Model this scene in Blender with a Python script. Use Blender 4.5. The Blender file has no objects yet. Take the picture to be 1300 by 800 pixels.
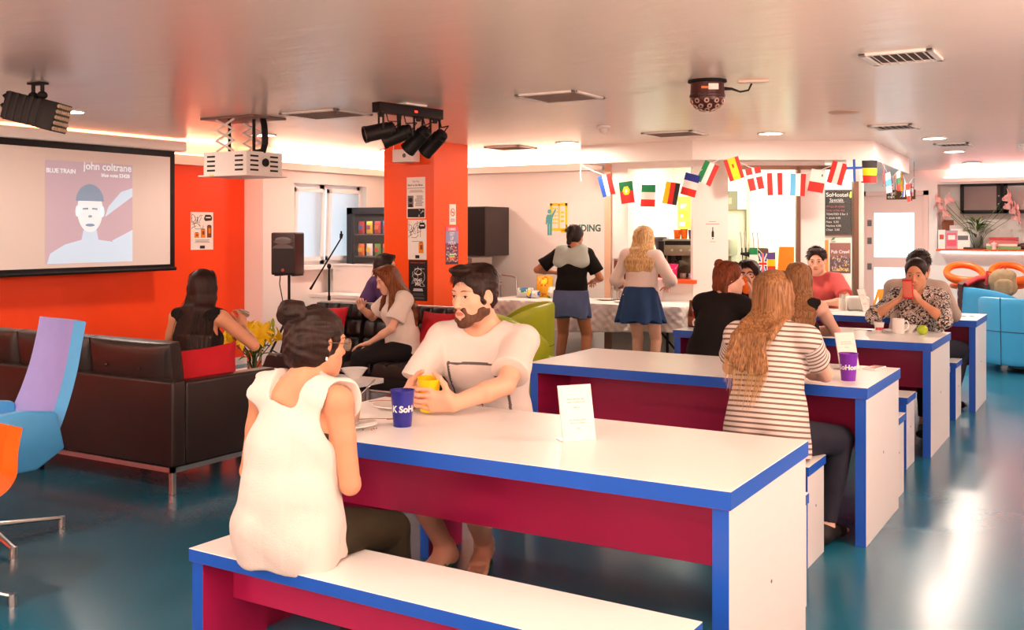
import bpy, bmesh, math, random
import numpy as np
from mathutils import Vector, Matrix, Euler
random.seed(7)
PI = math.pi
SC = bpy.context.scene
COL = SC.collection
V = Vector

# ------------------------------------------------------------------ materials
MATS = {}
def lin(c):
    return tuple(((x / 12.92) if x <= 0.04045 else ((x + 0.055) / 1.055) ** 2.4) for x in c)
def rgb(r, g, b):
    return lin((r / 255., g / 255., b / 255.))
def mat(name, col, rough=0.5, metal=0.0, var=0.06, scale=18., bump=0.0, bscale=60., spec=0.5, emit=None, estr=0.0,
        sss=0.0, trans=0.0, coat=0.0, alpha=1.0, ior=1.45, stretch=None):
    if name in MATS:
        return MATS[name]
    m = bpy.data.materials.new(name); m.use_nodes = True
    nt = m.node_tree; N = nt.nodes; L = nt.links
    b = N['Principled BSDF']
    b.inputs['Roughness'].default_value = rough
    b.inputs['Metallic'].default_value = metal
    b.inputs['Specular IOR Level'].default_value = spec
    b.inputs['IOR'].default_value = ior
    if coat: b.inputs['Coat Weight'].default_value = coat; b.inputs['Coat Roughness'].default_value = 0.08
    if trans: b.inputs['Transmission Weight'].default_value = trans
    if sss:
        b.inputs['Subsurface Weight'].default_value = sss
        b.inputs['Subsurface Radius'].default_value = (0.012, 0.005, 0.003)
        b.inputs['Subsurface Scale'].default_value = 1.0
    if alpha < 1: b.inputs['Alpha'].default_value = alpha
    tc = N.new('ShaderNodeTexCoord'); mp = N.new('ShaderNodeMapping')
    L.new(tc.outputs['Object'], mp.inputs['Vector'])
    if stretch: mp.inputs['Scale'].default_value = stretch
    nz = N.new('ShaderNodeTexNoise'); nz.inputs['Scale'].default_value = scale; nz.inputs['Detail'].default_value = 4
    L.new(mp.outputs[0], nz.inputs['Vector'])
    mx = N.new('ShaderNodeMix'); mx.data_type = 'RGBA'
    mx.inputs['A'].default_value = tuple(max(0, x * (1 - var)) for x in col) + (1,)
    mx.inputs['B'].default_value = tuple(min(1, x * (1 + var)) for x in col) + (1,)
    L.new(nz.outputs['Fac'], mx.inputs['Factor'])
    L.new(mx.outputs['Result'], b.inputs['Base Color'])
    if bump:
        n2 = N.new('ShaderNodeTexNoise'); n2.inputs['Scale'].default_value = bscale; n2.inputs['Detail'].default_value = 3
        L.new(mp.outputs[0], n2.inputs['Vector'])
        bp = N.new('ShaderNodeBump'); bp.inputs['Strength'].default_value = bump; bp.inputs['Distance'].default_value = 0.01
        L.new(n2.outputs['Fac'], bp.inputs['Height']); L.new(bp.outputs[0], b.inputs['Normal'])
    if emit:
        b.inputs['Emission Color'].default_value = emit + (1,); b.inputs['Emission Strength'].default_value = estr
    MATS[name] = m
    return m

M_white = mat('white_laminate', rgb(243, 240, 236), 0.28, var=0.015)
M_blue = mat('blue_edge_band', rgb(22, 84, 190), 0.35, var=0.04)
M_mag = mat('magenta_panel', rgb(176, 28, 84), 0.4, var=0.05)
M_black = mat('black_plastic', rgb(18, 16, 17), 0.48, var=0.1, spec=.3)
M_mattblack = mat('matt_black', rgb(16, 15, 15), 0.7, var=0.1)
M_dark = mat('dark_grey', rgb(48, 46, 48), 0.4)
M_chrome = mat('brushed_steel', rgb(200, 196, 192), 0.28, 1.0, var=0.04, bump=0.05, stretch=(1, 1, 14))
M_steel = mat('stainless_steel', rgb(186, 180, 174), 0.32, 1.0, var=0.05)
M_leather = mat('dark_brown_leather', rgb(38, 27, 25), 0.34, var=0.15, bump=0.12, bscale=140)
M_leather2 = mat('black_leather', rgb(30, 26, 26), 0.33, var=0.15, bump=0.12, bscale=140)
M_red = mat('red_fabric', rgb(190, 12, 30), 0.8, bump=0.15, bscale=300)
M_bluefab = mat('sky_blue_vinyl', rgb(70, 160, 220), 0.42, var=0.04, bump=0.04, bscale=200)
M_bluefab2 = mat('azure_vinyl', rgb(60, 160, 212), 0.4, var=0.04, bump=0.04, bscale=200)
M_orangefab = mat('orange_vinyl', rgb(240, 96, 12), 0.38, var=0.05, bump=0.04, bscale=200)
M_green = mat('lime_green_vinyl', rgb(172, 182, 22), 0.4, var=0.05, bump=0.05, bscale=180)
M_seam = mat('dark_seam', rgb(20, 60, 90), 0.7)
M_seamg = mat('olive_seam', rgb(90, 98, 10), 0.7)
M_paper = mat('white_paper', rgb(240, 234, 226), 0.7, var=0.03)
M_porc = mat('white_porcelain', rgb(244, 240, 235), 0.18, var=0.02)
M_clear = mat('clear_glass', (1, 1, 1), 0.02, trans=1.0, var=0.0, ior=1.45)
M_ink = mat('black_ink', rgb(25, 22, 24), 0.7)
M_redink = mat('red_ink', rgb(205, 80, 70), 0.7)
M_greyink = mat('grey_ink', rgb(110, 105, 105), 0.7)
M_whiteink = mat('white_ink', rgb(240, 236, 230), 0.7)
M_pane = mat('clear_pane', (.96, .98, .98), 0.03, var=0.0, alpha=0.035)
M_wood = mat('brown_wood', rgb(130, 68, 34), 0.5, var=0.25, scale=9, stretch=(1, 1, 12))
M_orangepl = mat('orange_plastic', rgb(246, 110, 14), 0.35)
M_orangeboard = mat('orange_board', rgb(232, 84, 24), 0.4)
M_leaf = mat('leaf_green', rgb(70, 105, 32), 0.5, var=0.25)
M_lily = mat('yellow_petal', rgb(250, 204, 20), 0.5, var=0.1)
M_pink = mat('pink_petal', rgb(250, 200, 196), 0.5, var=0.15)
M_whitepl = mat('white_plastic', rgb(238, 232, 226), 0.4, var=0.03)

# ------------------------------------------------------------------ mesh helpers
def BM(): return bmesh.new()
def _mark(bm, n0, mi, M=None):
    bm.faces.ensure_lookup_table()
    vs = set()
    for f in bm.faces[n0:]:
        f.material_index = mi
        for v in f.verts: vs.add(v)
    if M is not None:
        for v in vs: v.co = M @ v.co
def bx(bm, lo, hi, bev=0.0, seg=2, mi=0, M=None):
    n0 = len(bm.faces)
    lo, hi = V(lo), V(hi)
    co = [V((x, y, z)) for z in (lo.z, hi.z) for y in (lo.y, hi.y) for x in (lo.x, hi.x)]
    t = bmesh.new()
    vs = [t.verts.new(c) for c in co]
    for q in ((0, 2, 3, 1), (4, 5, 7, 6), (0, 1, 5, 4), (1, 3, 7, 5), (3, 2, 6, 7), (2, 0, 4, 6)):
        t.faces.new([vs[i] for i in q])
    if bev > 0:
        bmesh.ops.bevel(t, geom=list(t.edges), offset=bev, segments=seg, profile=0.6, affect='EDGES')
    add(bm, t, mi, M)
def add(bm, t, mi=None, M=None):
    """copy temp bmesh t into bm"""
    mp = {}
    for v in t.verts: mp[v] = bm.verts.new((M @ v.co) if M is not None else v.co)
    for f in t.faces:
        try:
            g = bm.faces.new([mp[v] for v in f.verts]); g.material_index = f.material_index if mi is None else mi
        except ValueError: pass
    t.free()
def ring_loft(bm, rings, mi=0, cap=True, close=False):
    vr = [[bm.verts.new(p) for p in r] for r in rings]
    n = len(vr[0])
    pairs = list(zip(vr, vr[1:])) + ([(vr[-1], vr[0])] if close else [])
    for a, b in pairs:
        for i in range(n):
            j = (i + 1) % n
            f = bm.faces.new((a[i], a[j], b[j], b[i])); f.material_index = mi
    if cap and not close:
        f = bm.faces.new(list(reversed(vr[0]))); f.material_index = mi
        f = bm.faces.new(vr[-1]); f.material_index = mi
def frame_for(d):
    d = V(d).normalized()
    up = V((0, 0, 1)) if abs(d.z) < 0.95 else V((1, 0, 0))
    x = d.cross(up).normalized(); y = x.cross(d).normalized()
    return x, y
def tube(bm, pts, r, n=10, mi=0, cap=True, close=False, flat=1.0):
    pts = [V(p) for p in pts]
    rr = r if isinstance(r, (list, tuple)) else [r] * len(pts)
    rings = []; px = None
    for i, p in enumerate(pts):
        if close: d = pts[(i + 1) % len(pts)] - pts[i - 1]
        else: d = pts[min(i + 1, len(pts) - 1)] - pts[max(i - 1, 0)]
        if d.length < 1e-9: d = V((0, 0, 1))
        d.normalize()
        if px is None: x, y = frame_for(d)
        else:
            x = px - d * px.dot(d)
            if x.length < 1e-6: x, _ = frame_for(d)
            x.normalize(); y = x.cross(d) * -1
            y = d.cross(x)
        px = x
        y = d.cross(x)
        rings.append([p + x * (math.cos(2 * PI * k / n) * rr[i]) + y * (math.sin(2 * PI * k / n) * rr[i] * flat) for k in range(n)])
    ring_loft(bm, rings, mi, cap, close)
def cyl(bm, p0, p1, r0, r1=None, n=24, mi=0, cap=True):
    tube(bm, [p0, p1], [r0, r0 if r1 is None else r1], n, mi, cap)
def lathe(bm, prof, c=(0, 0, 0), n=32, mi=0, M=None, sx=1.0, sy=1.0):
    """prof: list of (r, z) bottom to top (can fold back for a wall)"""
    c = V(c); n0 = len(bm.faces)
    rings = []
    for r, z in prof:
        if r < 1e-6: rings.append([bm.verts.new(c + V((0, 0, z)))])
        else: rings.append([bm.verts.new(c + V((r * sx * math.cos(2 * PI * k / n), r * sy * math.sin(2 * PI * k / n), z))) for k in range(n)])
    for a, b in zip(rings, rings[1:]):
        for i in range(n):
            j = (i + 1) % n
            if len(a) == 1 and len(b) == 1: continue
            if len(a) == 1: q = (a[0], b[j], b[i])
            elif len(b) == 1: q = (a[i], a[j], b[0])
            else: q = (a[i], a[j], b[j], b[i])
            f = bm.faces.new(q); f.material_index = mi
    if M is not None:
        for r in rings:
            for v in r: v.co = M @ v.co
def ell(bm, c, r, mi=0, seg=20, rings=12, M=None):
    t = bmesh.new()
    bmesh.ops.create_uvsphere(t, u_segments=seg, v_segments=rings, radius=1.0)
    c = V(c)
    for v in t.verts: v.co = V((v.co.x * r[0], v.co.y * r[1], v.co.z * r[2])) + c
    add(bm, t, mi, M)
def prism(bm, poly, depth, M=None, mi=0, mi_side=None):
    """poly in XY, extruded along +Z by depth"""
    a = [V((x, y, 0)) for x, y in poly]; b = [V((x, y, depth)) for x, y in poly]
    if M is not None: a = [M @ p for p in a]; b = [M @ p for p in b]
    va = [bm.verts.new(p) for p in a]; vb = [bm.verts.new(p) for p in b]
    f = bm.faces.new(list(reversed(va))); f.material_index = mi
    f = bm.faces.new(vb); f.material_index = mi
    n = len(poly)
    for i in range(n):
        j = (i + 1) % n
        f = bm.faces.new((va[i], va[j], vb[j], vb[i])); f.material_index = mi if mi_side is None else mi_side
def quad(bm, a, b, c, d, mi=0):
    f = bm.faces.new([bm.verts.new(V(p)) for p in (a, b, c, d)]); f.material_index = mi
def superell(bm, c, r, e1=0.5, e2=0.5, nu=28, nv=16, mi=0, M=None):
    def sg(v, e): return math.copysign(abs(v) ** e, v)
    rings = []; c = V(c)
    for i in range(nv + 1):
        ph = -PI / 2 + PI * i / nv
        cz = sg(math.sin(ph), e1); cr = abs(math.cos(ph)) ** e1
        if i in (0, nv): rings.append([V((0, 0, cz * r[2])) + c])
        else: rings.append([V((r[0] * cr * sg(math.cos(2 * PI * k / nu), e2), r[1] * cr * sg(math.sin(2 * PI * k / nu), e2), r[2] * cz)) + c for k in range(nu)])
    if M is not None: rings = [[M @ p for p in rr] for rr in rings]
    vr = [[bm.verts.new(p) for p in rr] for rr in rings]
    for a, b in zip(vr, vr[1:]):
        for i in range(nu):
            j = (i + 1) % nu
            if len(a) == 1: q = (a[0], b[j], b[i])
            elif len(b) == 1: q = (a[i], a[j], b[0])
            else: q = (a[i], a[j], b[j], b[i])
            f = bm.faces.new(q); f.material_index = mi
def cushion(bm, lo, hi, puff=0.03, nx=12, ny=12, axis=2, mi=0, M=None, edge=0.5):
    """rounded slab whose two big faces (normal = axis) puff out"""
    lo, hi = V(lo), V(hi); c = (lo + hi) / 2; h = (hi - lo) / 2
    ax = [0, 1, 2]; ax.remove(axis); u, w = ax
    def P(a, b, s):
        # superellipse-ish edge rounding
        e = max(abs(a), abs(b))
        k = (1 - abs(a) ** 6) * (1 - abs(b) ** 6)
        t = h[axis] * (1 - edge * (1 - k ** 0.5 if k > 0 else 1)) + puff * (1 - a * a) * (1 - b * b)
        p = V((0, 0, 0)); p[u] = h[u] * a; p[w] = h[w] * b; p[axis] = s * t
        return p + c
    def lst(n): return [-math.cos(PI * i / n) for i in range(n + 1)]
    A, B = lst(nx), lst(ny)
    g = {}
    for s in (-1, 1):
        for i, a in enumerate(A):
            for j, b in enumerate(B):
                p = P(a, b, s); p = M @ p if M is not None else p
                g[s, i, j] = bm.verts.new(p)
    for s in (-1, 1):
        for i in range(nx):
            for j in range(ny):
                q = [g[s, i, j], g[s, i + 1, j], g[s, i + 1, j + 1], g[s, i, j + 1]]
                f = bm.faces.new(q if s > 0 else q[::-1]); f.material_index = mi
    rim = [(i, 0) for i in range(nx)] + [(nx, j) for j in range(ny)] + [(i, ny) for i in range(nx, 0, -1)] + [(0, j) for j in range(ny, 0, -1)]
    for k in range(len(rim)):
        a = rim[k]; b = rim[(k + 1) % len(rim)]
        f = bm.faces.new((g[-1, a[0], a[1]], g[-1, b[0], b[1]], g[1, b[0], b[1]], g[1, a[0], a[1]])); f.material_index = mi

def sheet(bm, fn, nu, nv, thick, mi=0, closed_u=False):
    """solid sheet from fn(u,v)->Vector, u,v in 0..1, offset along normals by thick"""
    P = [[V(fn(i / nu, j / nv)) for j in range(nv + 1)] for i in range(nu + 1)]
    Nn = [[None] * (nv + 1) for _ in range(nu + 1)]
    for i in range(nu + 1):
        for j in range(nv + 1):
            a = P[min(i + 1, nu)][j] - P[max(i - 1, 0)][j]; b = P[i][min(j + 1, nv)] - P[i][max(j - 1, 0)]
            n = a.cross(b); n = n.normalized() if n.length > 1e-9 else V((0, 0, 1)); Nn[i][j] = n
    A = [[bm.verts.new(P[i][j]) for j in range(nv + 1)] for i in range(nu + 1)]
    B = [[bm.verts.new(P[i][j] + Nn[i][j] * thick) for j in range(nv + 1)] for i in range(nu + 1)]
    def F(q): f = bm.faces.new(q); f.material_index = mi
    for i in range(nu):
        for j in range(nv):
            F((A[i][j], A[i][j + 1], A[i + 1][j + 1], A[i + 1][j]))
            F((B[i][j], B[i + 1][j], B[i + 1][j + 1], B[i][j + 1]))
    for i in range(nu):
        F((A[i][0], A[i + 1][0], B[i + 1][0], B[i][0])); F((A[i + 1][nv], A[i][nv], B[i][nv], B[i + 1][nv]))
    for j in range(nv):
        F((A[0][j + 1], A[0][j], B[0][j], B[0][j + 1])); F((A[nu][j], A[nu][j + 1], B[nu][j + 1], B[nu][j]))

# ------------------------------------------------------------------ objects
def link_mesh(name, me, parent=None, loc=None, rot=None):
    o = bpy.data.objects.new(name, me); COL.objects.link(o)
    if parent is not None: o.parent = parent
    if loc is not None: o.location = loc
    if rot is not None: o.rotation_euler = rot
    return o
def obj(name, bm, mats, parent=None, loc=None, rot=None, smooth=True, sharp=35, subsurf=0, label=None, fixn=True):
    if fixn: bmesh.ops.recalc_face_normals(bm, faces=list(bm.faces))
    me = bpy.data.meshes.new(name); bm.to_mesh(me); bm.free()
    for m in (mats if isinstance(mats, (list, tuple)) else [mats]): me.materials.append(m)
    if smooth:
        me.polygons.foreach_set('use_smooth', [True] * len(me.polygons))
        try: me.set_sharp_from_angle(angle=math.radians(sharp))
        except Exception: pass
    o = link_mesh(name, me, parent, loc, rot)
    if subsurf:
        md = o.modifiers.new('s', 'SUBSURF'); md.levels = subsurf; md.render_levels = subsurf
    if label: o['label'] = label
    return o
def tag(o, label, cat, group=None, kind=None):
    o['label'] = label; o['category'] = cat
    if group: o['group'] = group
    if kind: o['kind'] = kind
    return o
def thing(name, label, cat, loc=(0, 0, 0), rz=0.0, group=None, rot=None):
    o = bpy.data.objects.new(name, None); COL.objects.link(o)
    o.empty_display_size = 0.1
    o.location = loc; o.rotation_euler = rot if rot is not None else (0, 0, rz)
    return tag(o, label, cat, group)
def struct(name, bm, m, smooth=False, parent=None, **k):
    o = obj(name, bm, m, parent=parent, smooth=smooth, **k)
    if parent is None: o['kind'] = 'structure'
    return o
def kids(o): return [c for c in bpy.data.objects if c.parent is o]
def dup(root, loc, rz=None, label=None, group=None):
    r = root.copy(); COL.objects.link(r); r.location = loc
    if rz is not None: r.rotation_euler = (0, 0, rz)
    if label: r['label'] = label
    if group: r['group'] = group
    def rec(a, b):
        for ch in kids(a):
            c = ch.copy(); COL.objects.link(c); c.parent = b
            rec(ch, c)
    rec(root, r)
    return r
def text_mesh(s, size, depth=0.001, align='LEFT', bold=0.0, spacing=1.0):
    cu = bpy.data.curves.new('writing', 'FONT'); cu.body = s; cu.size = size; cu.extrude = depth; cu.align_x = align
    cu.offset = bold; cu.space_character = spacing; cu.resolution_u = 3
    o = bpy.data.objects.new('writing', cu); COL.objects.link(o)
    dg = bpy.context.evaluated_depsgraph_get()
    me = bpy.data.meshes.new_from_object(o.evaluated_get(dg))
    bpy.data.objects.remove(o); bpy.data.curves.remove(cu)
    return me
def add_text(bm, s, size, M, mi=0, depth=0.0008, align='LEFT', bold=0.0, spacing=1.0, sx=1.0):
    me = text_mesh(s, size, depth, align, bold, spacing)
    t = bmesh.new(); t.from_mesh(me); bpy.data.meshes.remove(me)
    S = Matrix.Diagonal((sx, 1, 1, 1))
    add(bm, t, mi, M @ S)
def T(x, y, z): return Matrix.Translation((x, y, z))
def R(ax, deg): return Matrix.Rotation(math.radians(deg), 4, ax)
# basis matrices for flat graphics: local x -> right, local y -> up, local z -> out of the surface
def face_minusY(x, y, z): return Matrix(((1, 0, 0, x), (0, 0, -1, y), (0, 1, 0, z), (0, 0, 0, 1)))
def face_plusX(x, y, z): return Matrix(((0, 0, 1, x), (1, 0, 0, y), (0, 1, 0, z), (0, 0, 0, 1)))
def disc(bm, c, r, M, mi=0, n=20, d=0.001, sx=1.0):
    prism(bm, [(c[0] + r * sx * math.cos(2 * PI * k / n), c[1] + r * math.sin(2 * PI * k / n)) for k in range(n)], d, M, mi)
def rect(bm, x0, y0, x1, y1, M, mi=0, d=0.001):
    prism(bm, [(x0, y0), (x1, y0), (x1, y1), (x0, y1)], d, M, mi)
# ================================================================== ROOM SHELL
XL, XWIN, YV, YK, YFAR, XR, YB, ZC = -8.45, -8.17, 10.55, 10.2, 17.0, 1.6, -2.6, 2.40
def wallmat(name, c, rough=0.6, bump=0.04):
    return mat(name, c, rough, var=0.02, scale=3, bump=bump, bscale=90)
M_wallw = wallmat('white_wall_paint', rgb(240, 234, 228))
M_wallo = wallmat('orange_red_wall_paint', rgb(246, 70, 14), 0.45)
M_wallo2 = wallmat('orange_column_paint', rgb(248, 84, 18), 0.4)
M_cream = wallmat('cream_wall_paint', rgb(240, 240, 226))

# floor: glossy painted teal resin with scuffs
def floor_mat():
    m = bpy.data.materials.new('teal_resin_floor'); m.use_nodes = True
    nt = m.node_tree; N = nt.nodes; L = nt.links; b = N['Principled BSDF']
    tc = N.new('ShaderNodeTexCoord')
    n1 = N.new('ShaderNodeTexNoise'); n1.inputs['Scale'].default_value = 0.8; n1.inputs['Detail'].default_value = 1.0
    mp = N.new('ShaderNodeMapping'); mp.inputs['Scale'].default_value = (10, 60, 1); mp.inputs['Rotation'].default_value = (0, 0, 0.5)
    n2 = N.new('ShaderNodeTexNoise'); n2.inputs['Scale'].default_value = 3.0; n2.inputs['Detail'].default_value = 2
    L.new(tc.outputs['Object'], n1.inputs['Vector']); L.new(tc.outputs['Object'], mp.inputs['Vector']); L.new(mp.outputs[0], n2.inputs['Vector'])
    ad = N.new('ShaderNodeMath'); ad.operation = 'MULTIPLY_ADD'; ad.inputs[1].default_value = 0.35; L.new(n2.outputs['Fac'], ad.inputs[0]); L.new(n1.outputs['Fac'], ad.inputs[2])
    cr = N.new('ShaderNodeValToRGB'); e = cr.color_ramp.elements
    e[0].position = 0.40; e[0].color = rgb(16, 86, 112) + (1,)
    e[1].position = 0.95; e[1].color = rgb(30, 108, 134) + (1,)
    L.new(ad.outputs[0], cr.inputs['Fac']); L.new(cr.outputs[0], b.inputs['Base Color'])
    b.inputs['Roughness'].default_value = 0.24
    b.inputs['Specular IOR Level'].default_value = 0.55
    return m
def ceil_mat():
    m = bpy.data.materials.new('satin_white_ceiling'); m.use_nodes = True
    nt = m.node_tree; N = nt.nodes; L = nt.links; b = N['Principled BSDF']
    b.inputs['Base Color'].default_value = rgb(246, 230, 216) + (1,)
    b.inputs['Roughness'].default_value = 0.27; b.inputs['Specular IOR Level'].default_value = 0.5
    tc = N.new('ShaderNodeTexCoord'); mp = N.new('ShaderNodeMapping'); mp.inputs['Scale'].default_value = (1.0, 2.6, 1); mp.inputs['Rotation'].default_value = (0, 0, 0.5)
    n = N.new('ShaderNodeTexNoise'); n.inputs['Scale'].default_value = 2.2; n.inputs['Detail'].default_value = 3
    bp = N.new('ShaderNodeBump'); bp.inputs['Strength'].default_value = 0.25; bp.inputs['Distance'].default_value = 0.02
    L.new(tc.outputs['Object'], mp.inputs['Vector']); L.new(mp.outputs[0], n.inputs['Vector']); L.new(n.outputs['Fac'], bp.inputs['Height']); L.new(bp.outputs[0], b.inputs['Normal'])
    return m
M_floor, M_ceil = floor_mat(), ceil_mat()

bm = BM(); bx(bm, (XL - 0.4, YB - 0.2, -0.2), (XR + 0.2, YFAR + 0.4, 0)); struct('floor', bm, M_floor)

# ceiling: the satin panel stops short of the walls, a shallow slot holds the light strips
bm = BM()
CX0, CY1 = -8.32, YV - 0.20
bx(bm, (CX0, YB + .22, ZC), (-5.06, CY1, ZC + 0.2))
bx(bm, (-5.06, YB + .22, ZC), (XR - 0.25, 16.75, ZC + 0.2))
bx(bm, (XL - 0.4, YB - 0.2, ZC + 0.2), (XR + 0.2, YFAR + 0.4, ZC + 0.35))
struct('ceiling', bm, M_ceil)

def led(name, col, s): return mat(name, col, 0.5, emit=col, estr=s, var=0)
M_led_or = led('warm_orange_strip', (1.0, 0.36, 0.20), 9.0)
M_led_pk = led('pink_strip', (1.0, 0.34, 0.30), 9.0)
M_led_ww = led('warm_white_strip', (1.0, 0.74, 0.52), 9.0)

# left wall, orange-red up to 2.19 m, white soffit with a warm strip above
bm = BM()
bx(bm, (XL - 0.2, YB, 0), (XL, 8.38, 2.17)); struct('wall_left', bm, M_wallo)
bm = BM(); bx(bm, (XL - 0.2, YB, 2.17), (XL + 0.06, 8.38, 2.27)); bx(bm, (XL - 0.2, YB, 2.27), (XL - 0.1, 8.38, 2.6)); struct('trim_1', bm, M_wallw)
bm = BM(); bx(bm, (XL - 0.02, YB + 0.2, 2.272), (XL + 0.02, 8.3, 2.288)); o = struct('trim_2', bm, M_led_or)
# window wall
WY0, WY1, WZ0, WZ1 = 8.86, 10.16, 1.08, 2.03
bm = BM()
bx(bm, (XWIN - 0.3, 8.38, 0), (XWIN, WY0, 2.6)); bx(bm, (XWIN - 0.3, WY1, 0), (XWIN, YV, 2.6))
bx(bm, (XWIN - 0.3, WY0, 0), (XWIN, WY1, WZ0)); bx(bm, (XWIN - 0.3, WY0, WZ1), (XWIN, WY1, 2.6))
bx(bm, (XWIN - 0.55, 8.36, 0), (XWIN - 0.0, 8.38, 2.6))
struct('wall_window', bm, M_wallw)
bm = BM(); bx(bm, (XWIN, 8.38, 2.17), (XWIN + 0.07, YV, 2.25)); struct('trim_3', bm, M_wallw)
bm = BM(); bx(bm, (XWIN + 0.01, 8.45, 2.252), (XWIN + 0.05, YV - 0.1, 2.266)); struct('trim_4', bm, M_led_ww)
# window: white frames, two sashes, frosted panes
M_frost = mat('frosted_glass', (0.92, 0.96, 1.0), 0.35, trans=0.85, var=0.02, scale=4)
M_pvc = mat('white_window_frame', rgb(244, 242, 240), 0.3, var=0.02)
bm = BM(); bx(bm, (XWIN - 0.02, WY0 - 0.05, WZ0 - 0.05), (XWIN + 0.10, WY1 + 0.05, WZ0), 0.004); struct('trim_5', bm, M_pvc)
wn = bpy.data.objects.new('window_1', None); COL.objects.link(wn); wn.location = (XWIN - 0.16, 0, 0); wn['kind'] = 'structure'
bm = BM()
f = 0.05
bx(bm, (-.05, WY0, WZ0), (.05, WY0 + f, WZ1)); bx(bm, (-.05, WY1 - f, WZ0), (.05, WY1, WZ1))
bx(bm, (-.05, WY0, WZ0), (.05, WY1, WZ0 + f)); bx(bm, (-.05, WY0, WZ1 - f), (.05, WY1, WZ1))
WM = 9.46
bx(bm, (-.05, WM - .04, WZ0), (.05, WM + .04, WZ1))
obj('window_frame', bm, M_pvc, wn, smooth=False)
for (a, b_, tilt) in ((WY0 + f, WM - .04, 2.5), (WM + .04, WY1 - f, 2.0)):
    bm = BM(); g = 0.045
    z0, z1 = WZ0 + f, WZ1 - f
    MM = T(0.06, 0, z0) @ R('Y', tilt) @ T(0, 0, -z0)
    bx(bm, (0, a, z0), (.04, a + g, z1), M=MM); bx(bm, (0, b_ - g, z0), (.04, b_, z1), M=MM)
    bx(bm, (0, a, z0), (.04, b_, z0 + g), M=MM); bx(bm, (0, a, z1 - g), (.04, b_, z1), M=MM)
    s = obj('window_sash', bm, M_pvc, wn, smooth=False)
    bm = BM(); bx(bm, (.014, a + g - .005, z0 + g - .005), (.026, b_ - g + .005, z1 - g + .005), M=MM)
    obj('pane', bm, M_frost, s, smooth=False)
# back wall with the vending sign
bm = BM(); bx(bm, (XWIN - 0.3, YV, 0), (-4.8, YV + 0.2, 2.6)); struct('wall_back', bm, M_wallw)
bm = BM(); bx(bm, (XWIN, YV - 0.07, 2.17), (-5.06, YV, 2.25)); struct('trim_6', bm, M_wallw)
bm = BM(); bx(bm, (XWIN + .1, YV - 0.05, 2.252), (-5.1, YV - 0.01, 2.266)); struct('trim_7', bm, M_led_ww)
# column
bm = BM(); bx(bm, (-6.72, 8.65, 0), (-6.08, 9.285, ZC), 0.004, 1); struct('column', bm, M_wallo2)

# kitchen box: bulkhead over three facets
KA = V((-5.06, 9.95)); KB = V((-3.79, 9.95)); KC_ = V((-2.21, 10.92)); KD = V((-2.40, 13.9)); KE = V((-2.40, 14.6))
def wall_poly(pts, z0, z1, t, inward=-1):
    b = BM()
    return b
bm = BM()
poly = [(-5.06, 9.95), (-3.79, 9.95), (-2.21, 10.92), (-2.38, 13.9), (-2.9, 13.9), (-2.75, 11.3), (-3.95, 10.6), (-5.06, 10.6)]
prism(bm, poly, ZC - 2.205, T(0, 0, 2.205)); struct('trim_8', bm, M_wallw)
# lower kitchen front, set back under the bulkhead
bm = BM()
YH = 10.2
bx(bm, (-4.88, YH, 0), (-4.62, YH + 0.35, 2.205))            # pier left of hatch
bx(bm, (-4.62, YH, 0), (-3.86, YH + 0.20, 0.93))             # under hatch
bx(bm, (-4.62, YH, 2.15), (-3.86, YH + 0.15, 2.205))
struct('wall_kitchen', bm, M_wallw)
bm = BM(); bx(bm, (-4.885, YH - 0.03, 0), (-4.81, YH, 2.205)); struct('trim_9', bm, mat('tan_paint', rgb(220, 176, 148), 0.5))
# facet two, along direction u2
k0 = V((-3.86, 10.2, 0)); k1 = V((-2.42, 11.08, 0)); u2 = (k1 - k0).normalized(); L2 = (k1 - k0).length; n2 = V((u2.y, -u2.x, 0))
def KM(s, off=0.0, z=0.0):   # matrix: local x along facet, local y into kitchen, z up
    p = k0 + u2 * s - n2 * off
    return Matrix(((u2.x, -n2.x, 0, p.x), (u2.y, -n2.y, 0, p.y), (0, 0, 1, z), (0, 0, 0, 1)))
bm = BM()
bx(bm, (-0.02, 0, 0), (0.35, 0.12, 2.205), M=KM(0)); bx(bm, (1.10, 0, 0), (1.36, 0.12, 2.205), M=KM(0))
bx(bm, (0.35, 0.0, 0), (1.10, 0.10, 0.85), M=KM(0)); bx(bm, (0.35, 0.0, 2.12), (1.10, 0.10, 2.205), M=KM(0))
struct('wall_servery', bm, M_wallw)
M_bronze = mat('bronze_frame', rgb(120, 92, 76), 0.4, 0.6)
bm = BM()
bx(bm, (1.06, -0.02, 0.85), (1.10, 0.03, 2.15), M=KM(0)); bx(bm, (L2 - 0.03, -0.02, 0), (L2 + 0.02, 0.05, 2.205), M=KM(0))
bx(bm, (0.35, -0.02, 2.12), (L2, 0.02, 2.16), M=KM(0))
struct('trim_10', bm, M_bronze)
# kitchen glass door pane in front of the chalkboard
bm = BM(); bx(bm, (1.37, 0.0, 0.02), (L2 - 0.03, 0.012, 2.12), M=KM(0)); struct('window_2', bm, M_pane)
# inside of the kitchen
bm = BM()
bx(bm, (-5.06, 12.6, 0), (-2.78, 12.8, 2.4)); struct('wall_kitchen_back', bm, M_cream)
bm = BM(); bx(bm, (-5.2, 10.76, 0), (-5.06, 12.6, 2.4)); struct('wall_kitchen_left', bm, M_cream)
bm = BM(); bx(bm, (1.24, 0.42, 0), (1.86, 0.5, 2.205), M=KM(0)); struct('wall_chalkboard', bm, M_cream)
bm = BM(); prism(bm, [(-2.45, 11.58), (-2.74, 12.78), (-2.82, 12.78), (-2.53, 11.58)], 2.205); struct('wall_kitchen_right', bm, M_wallw)
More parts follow.
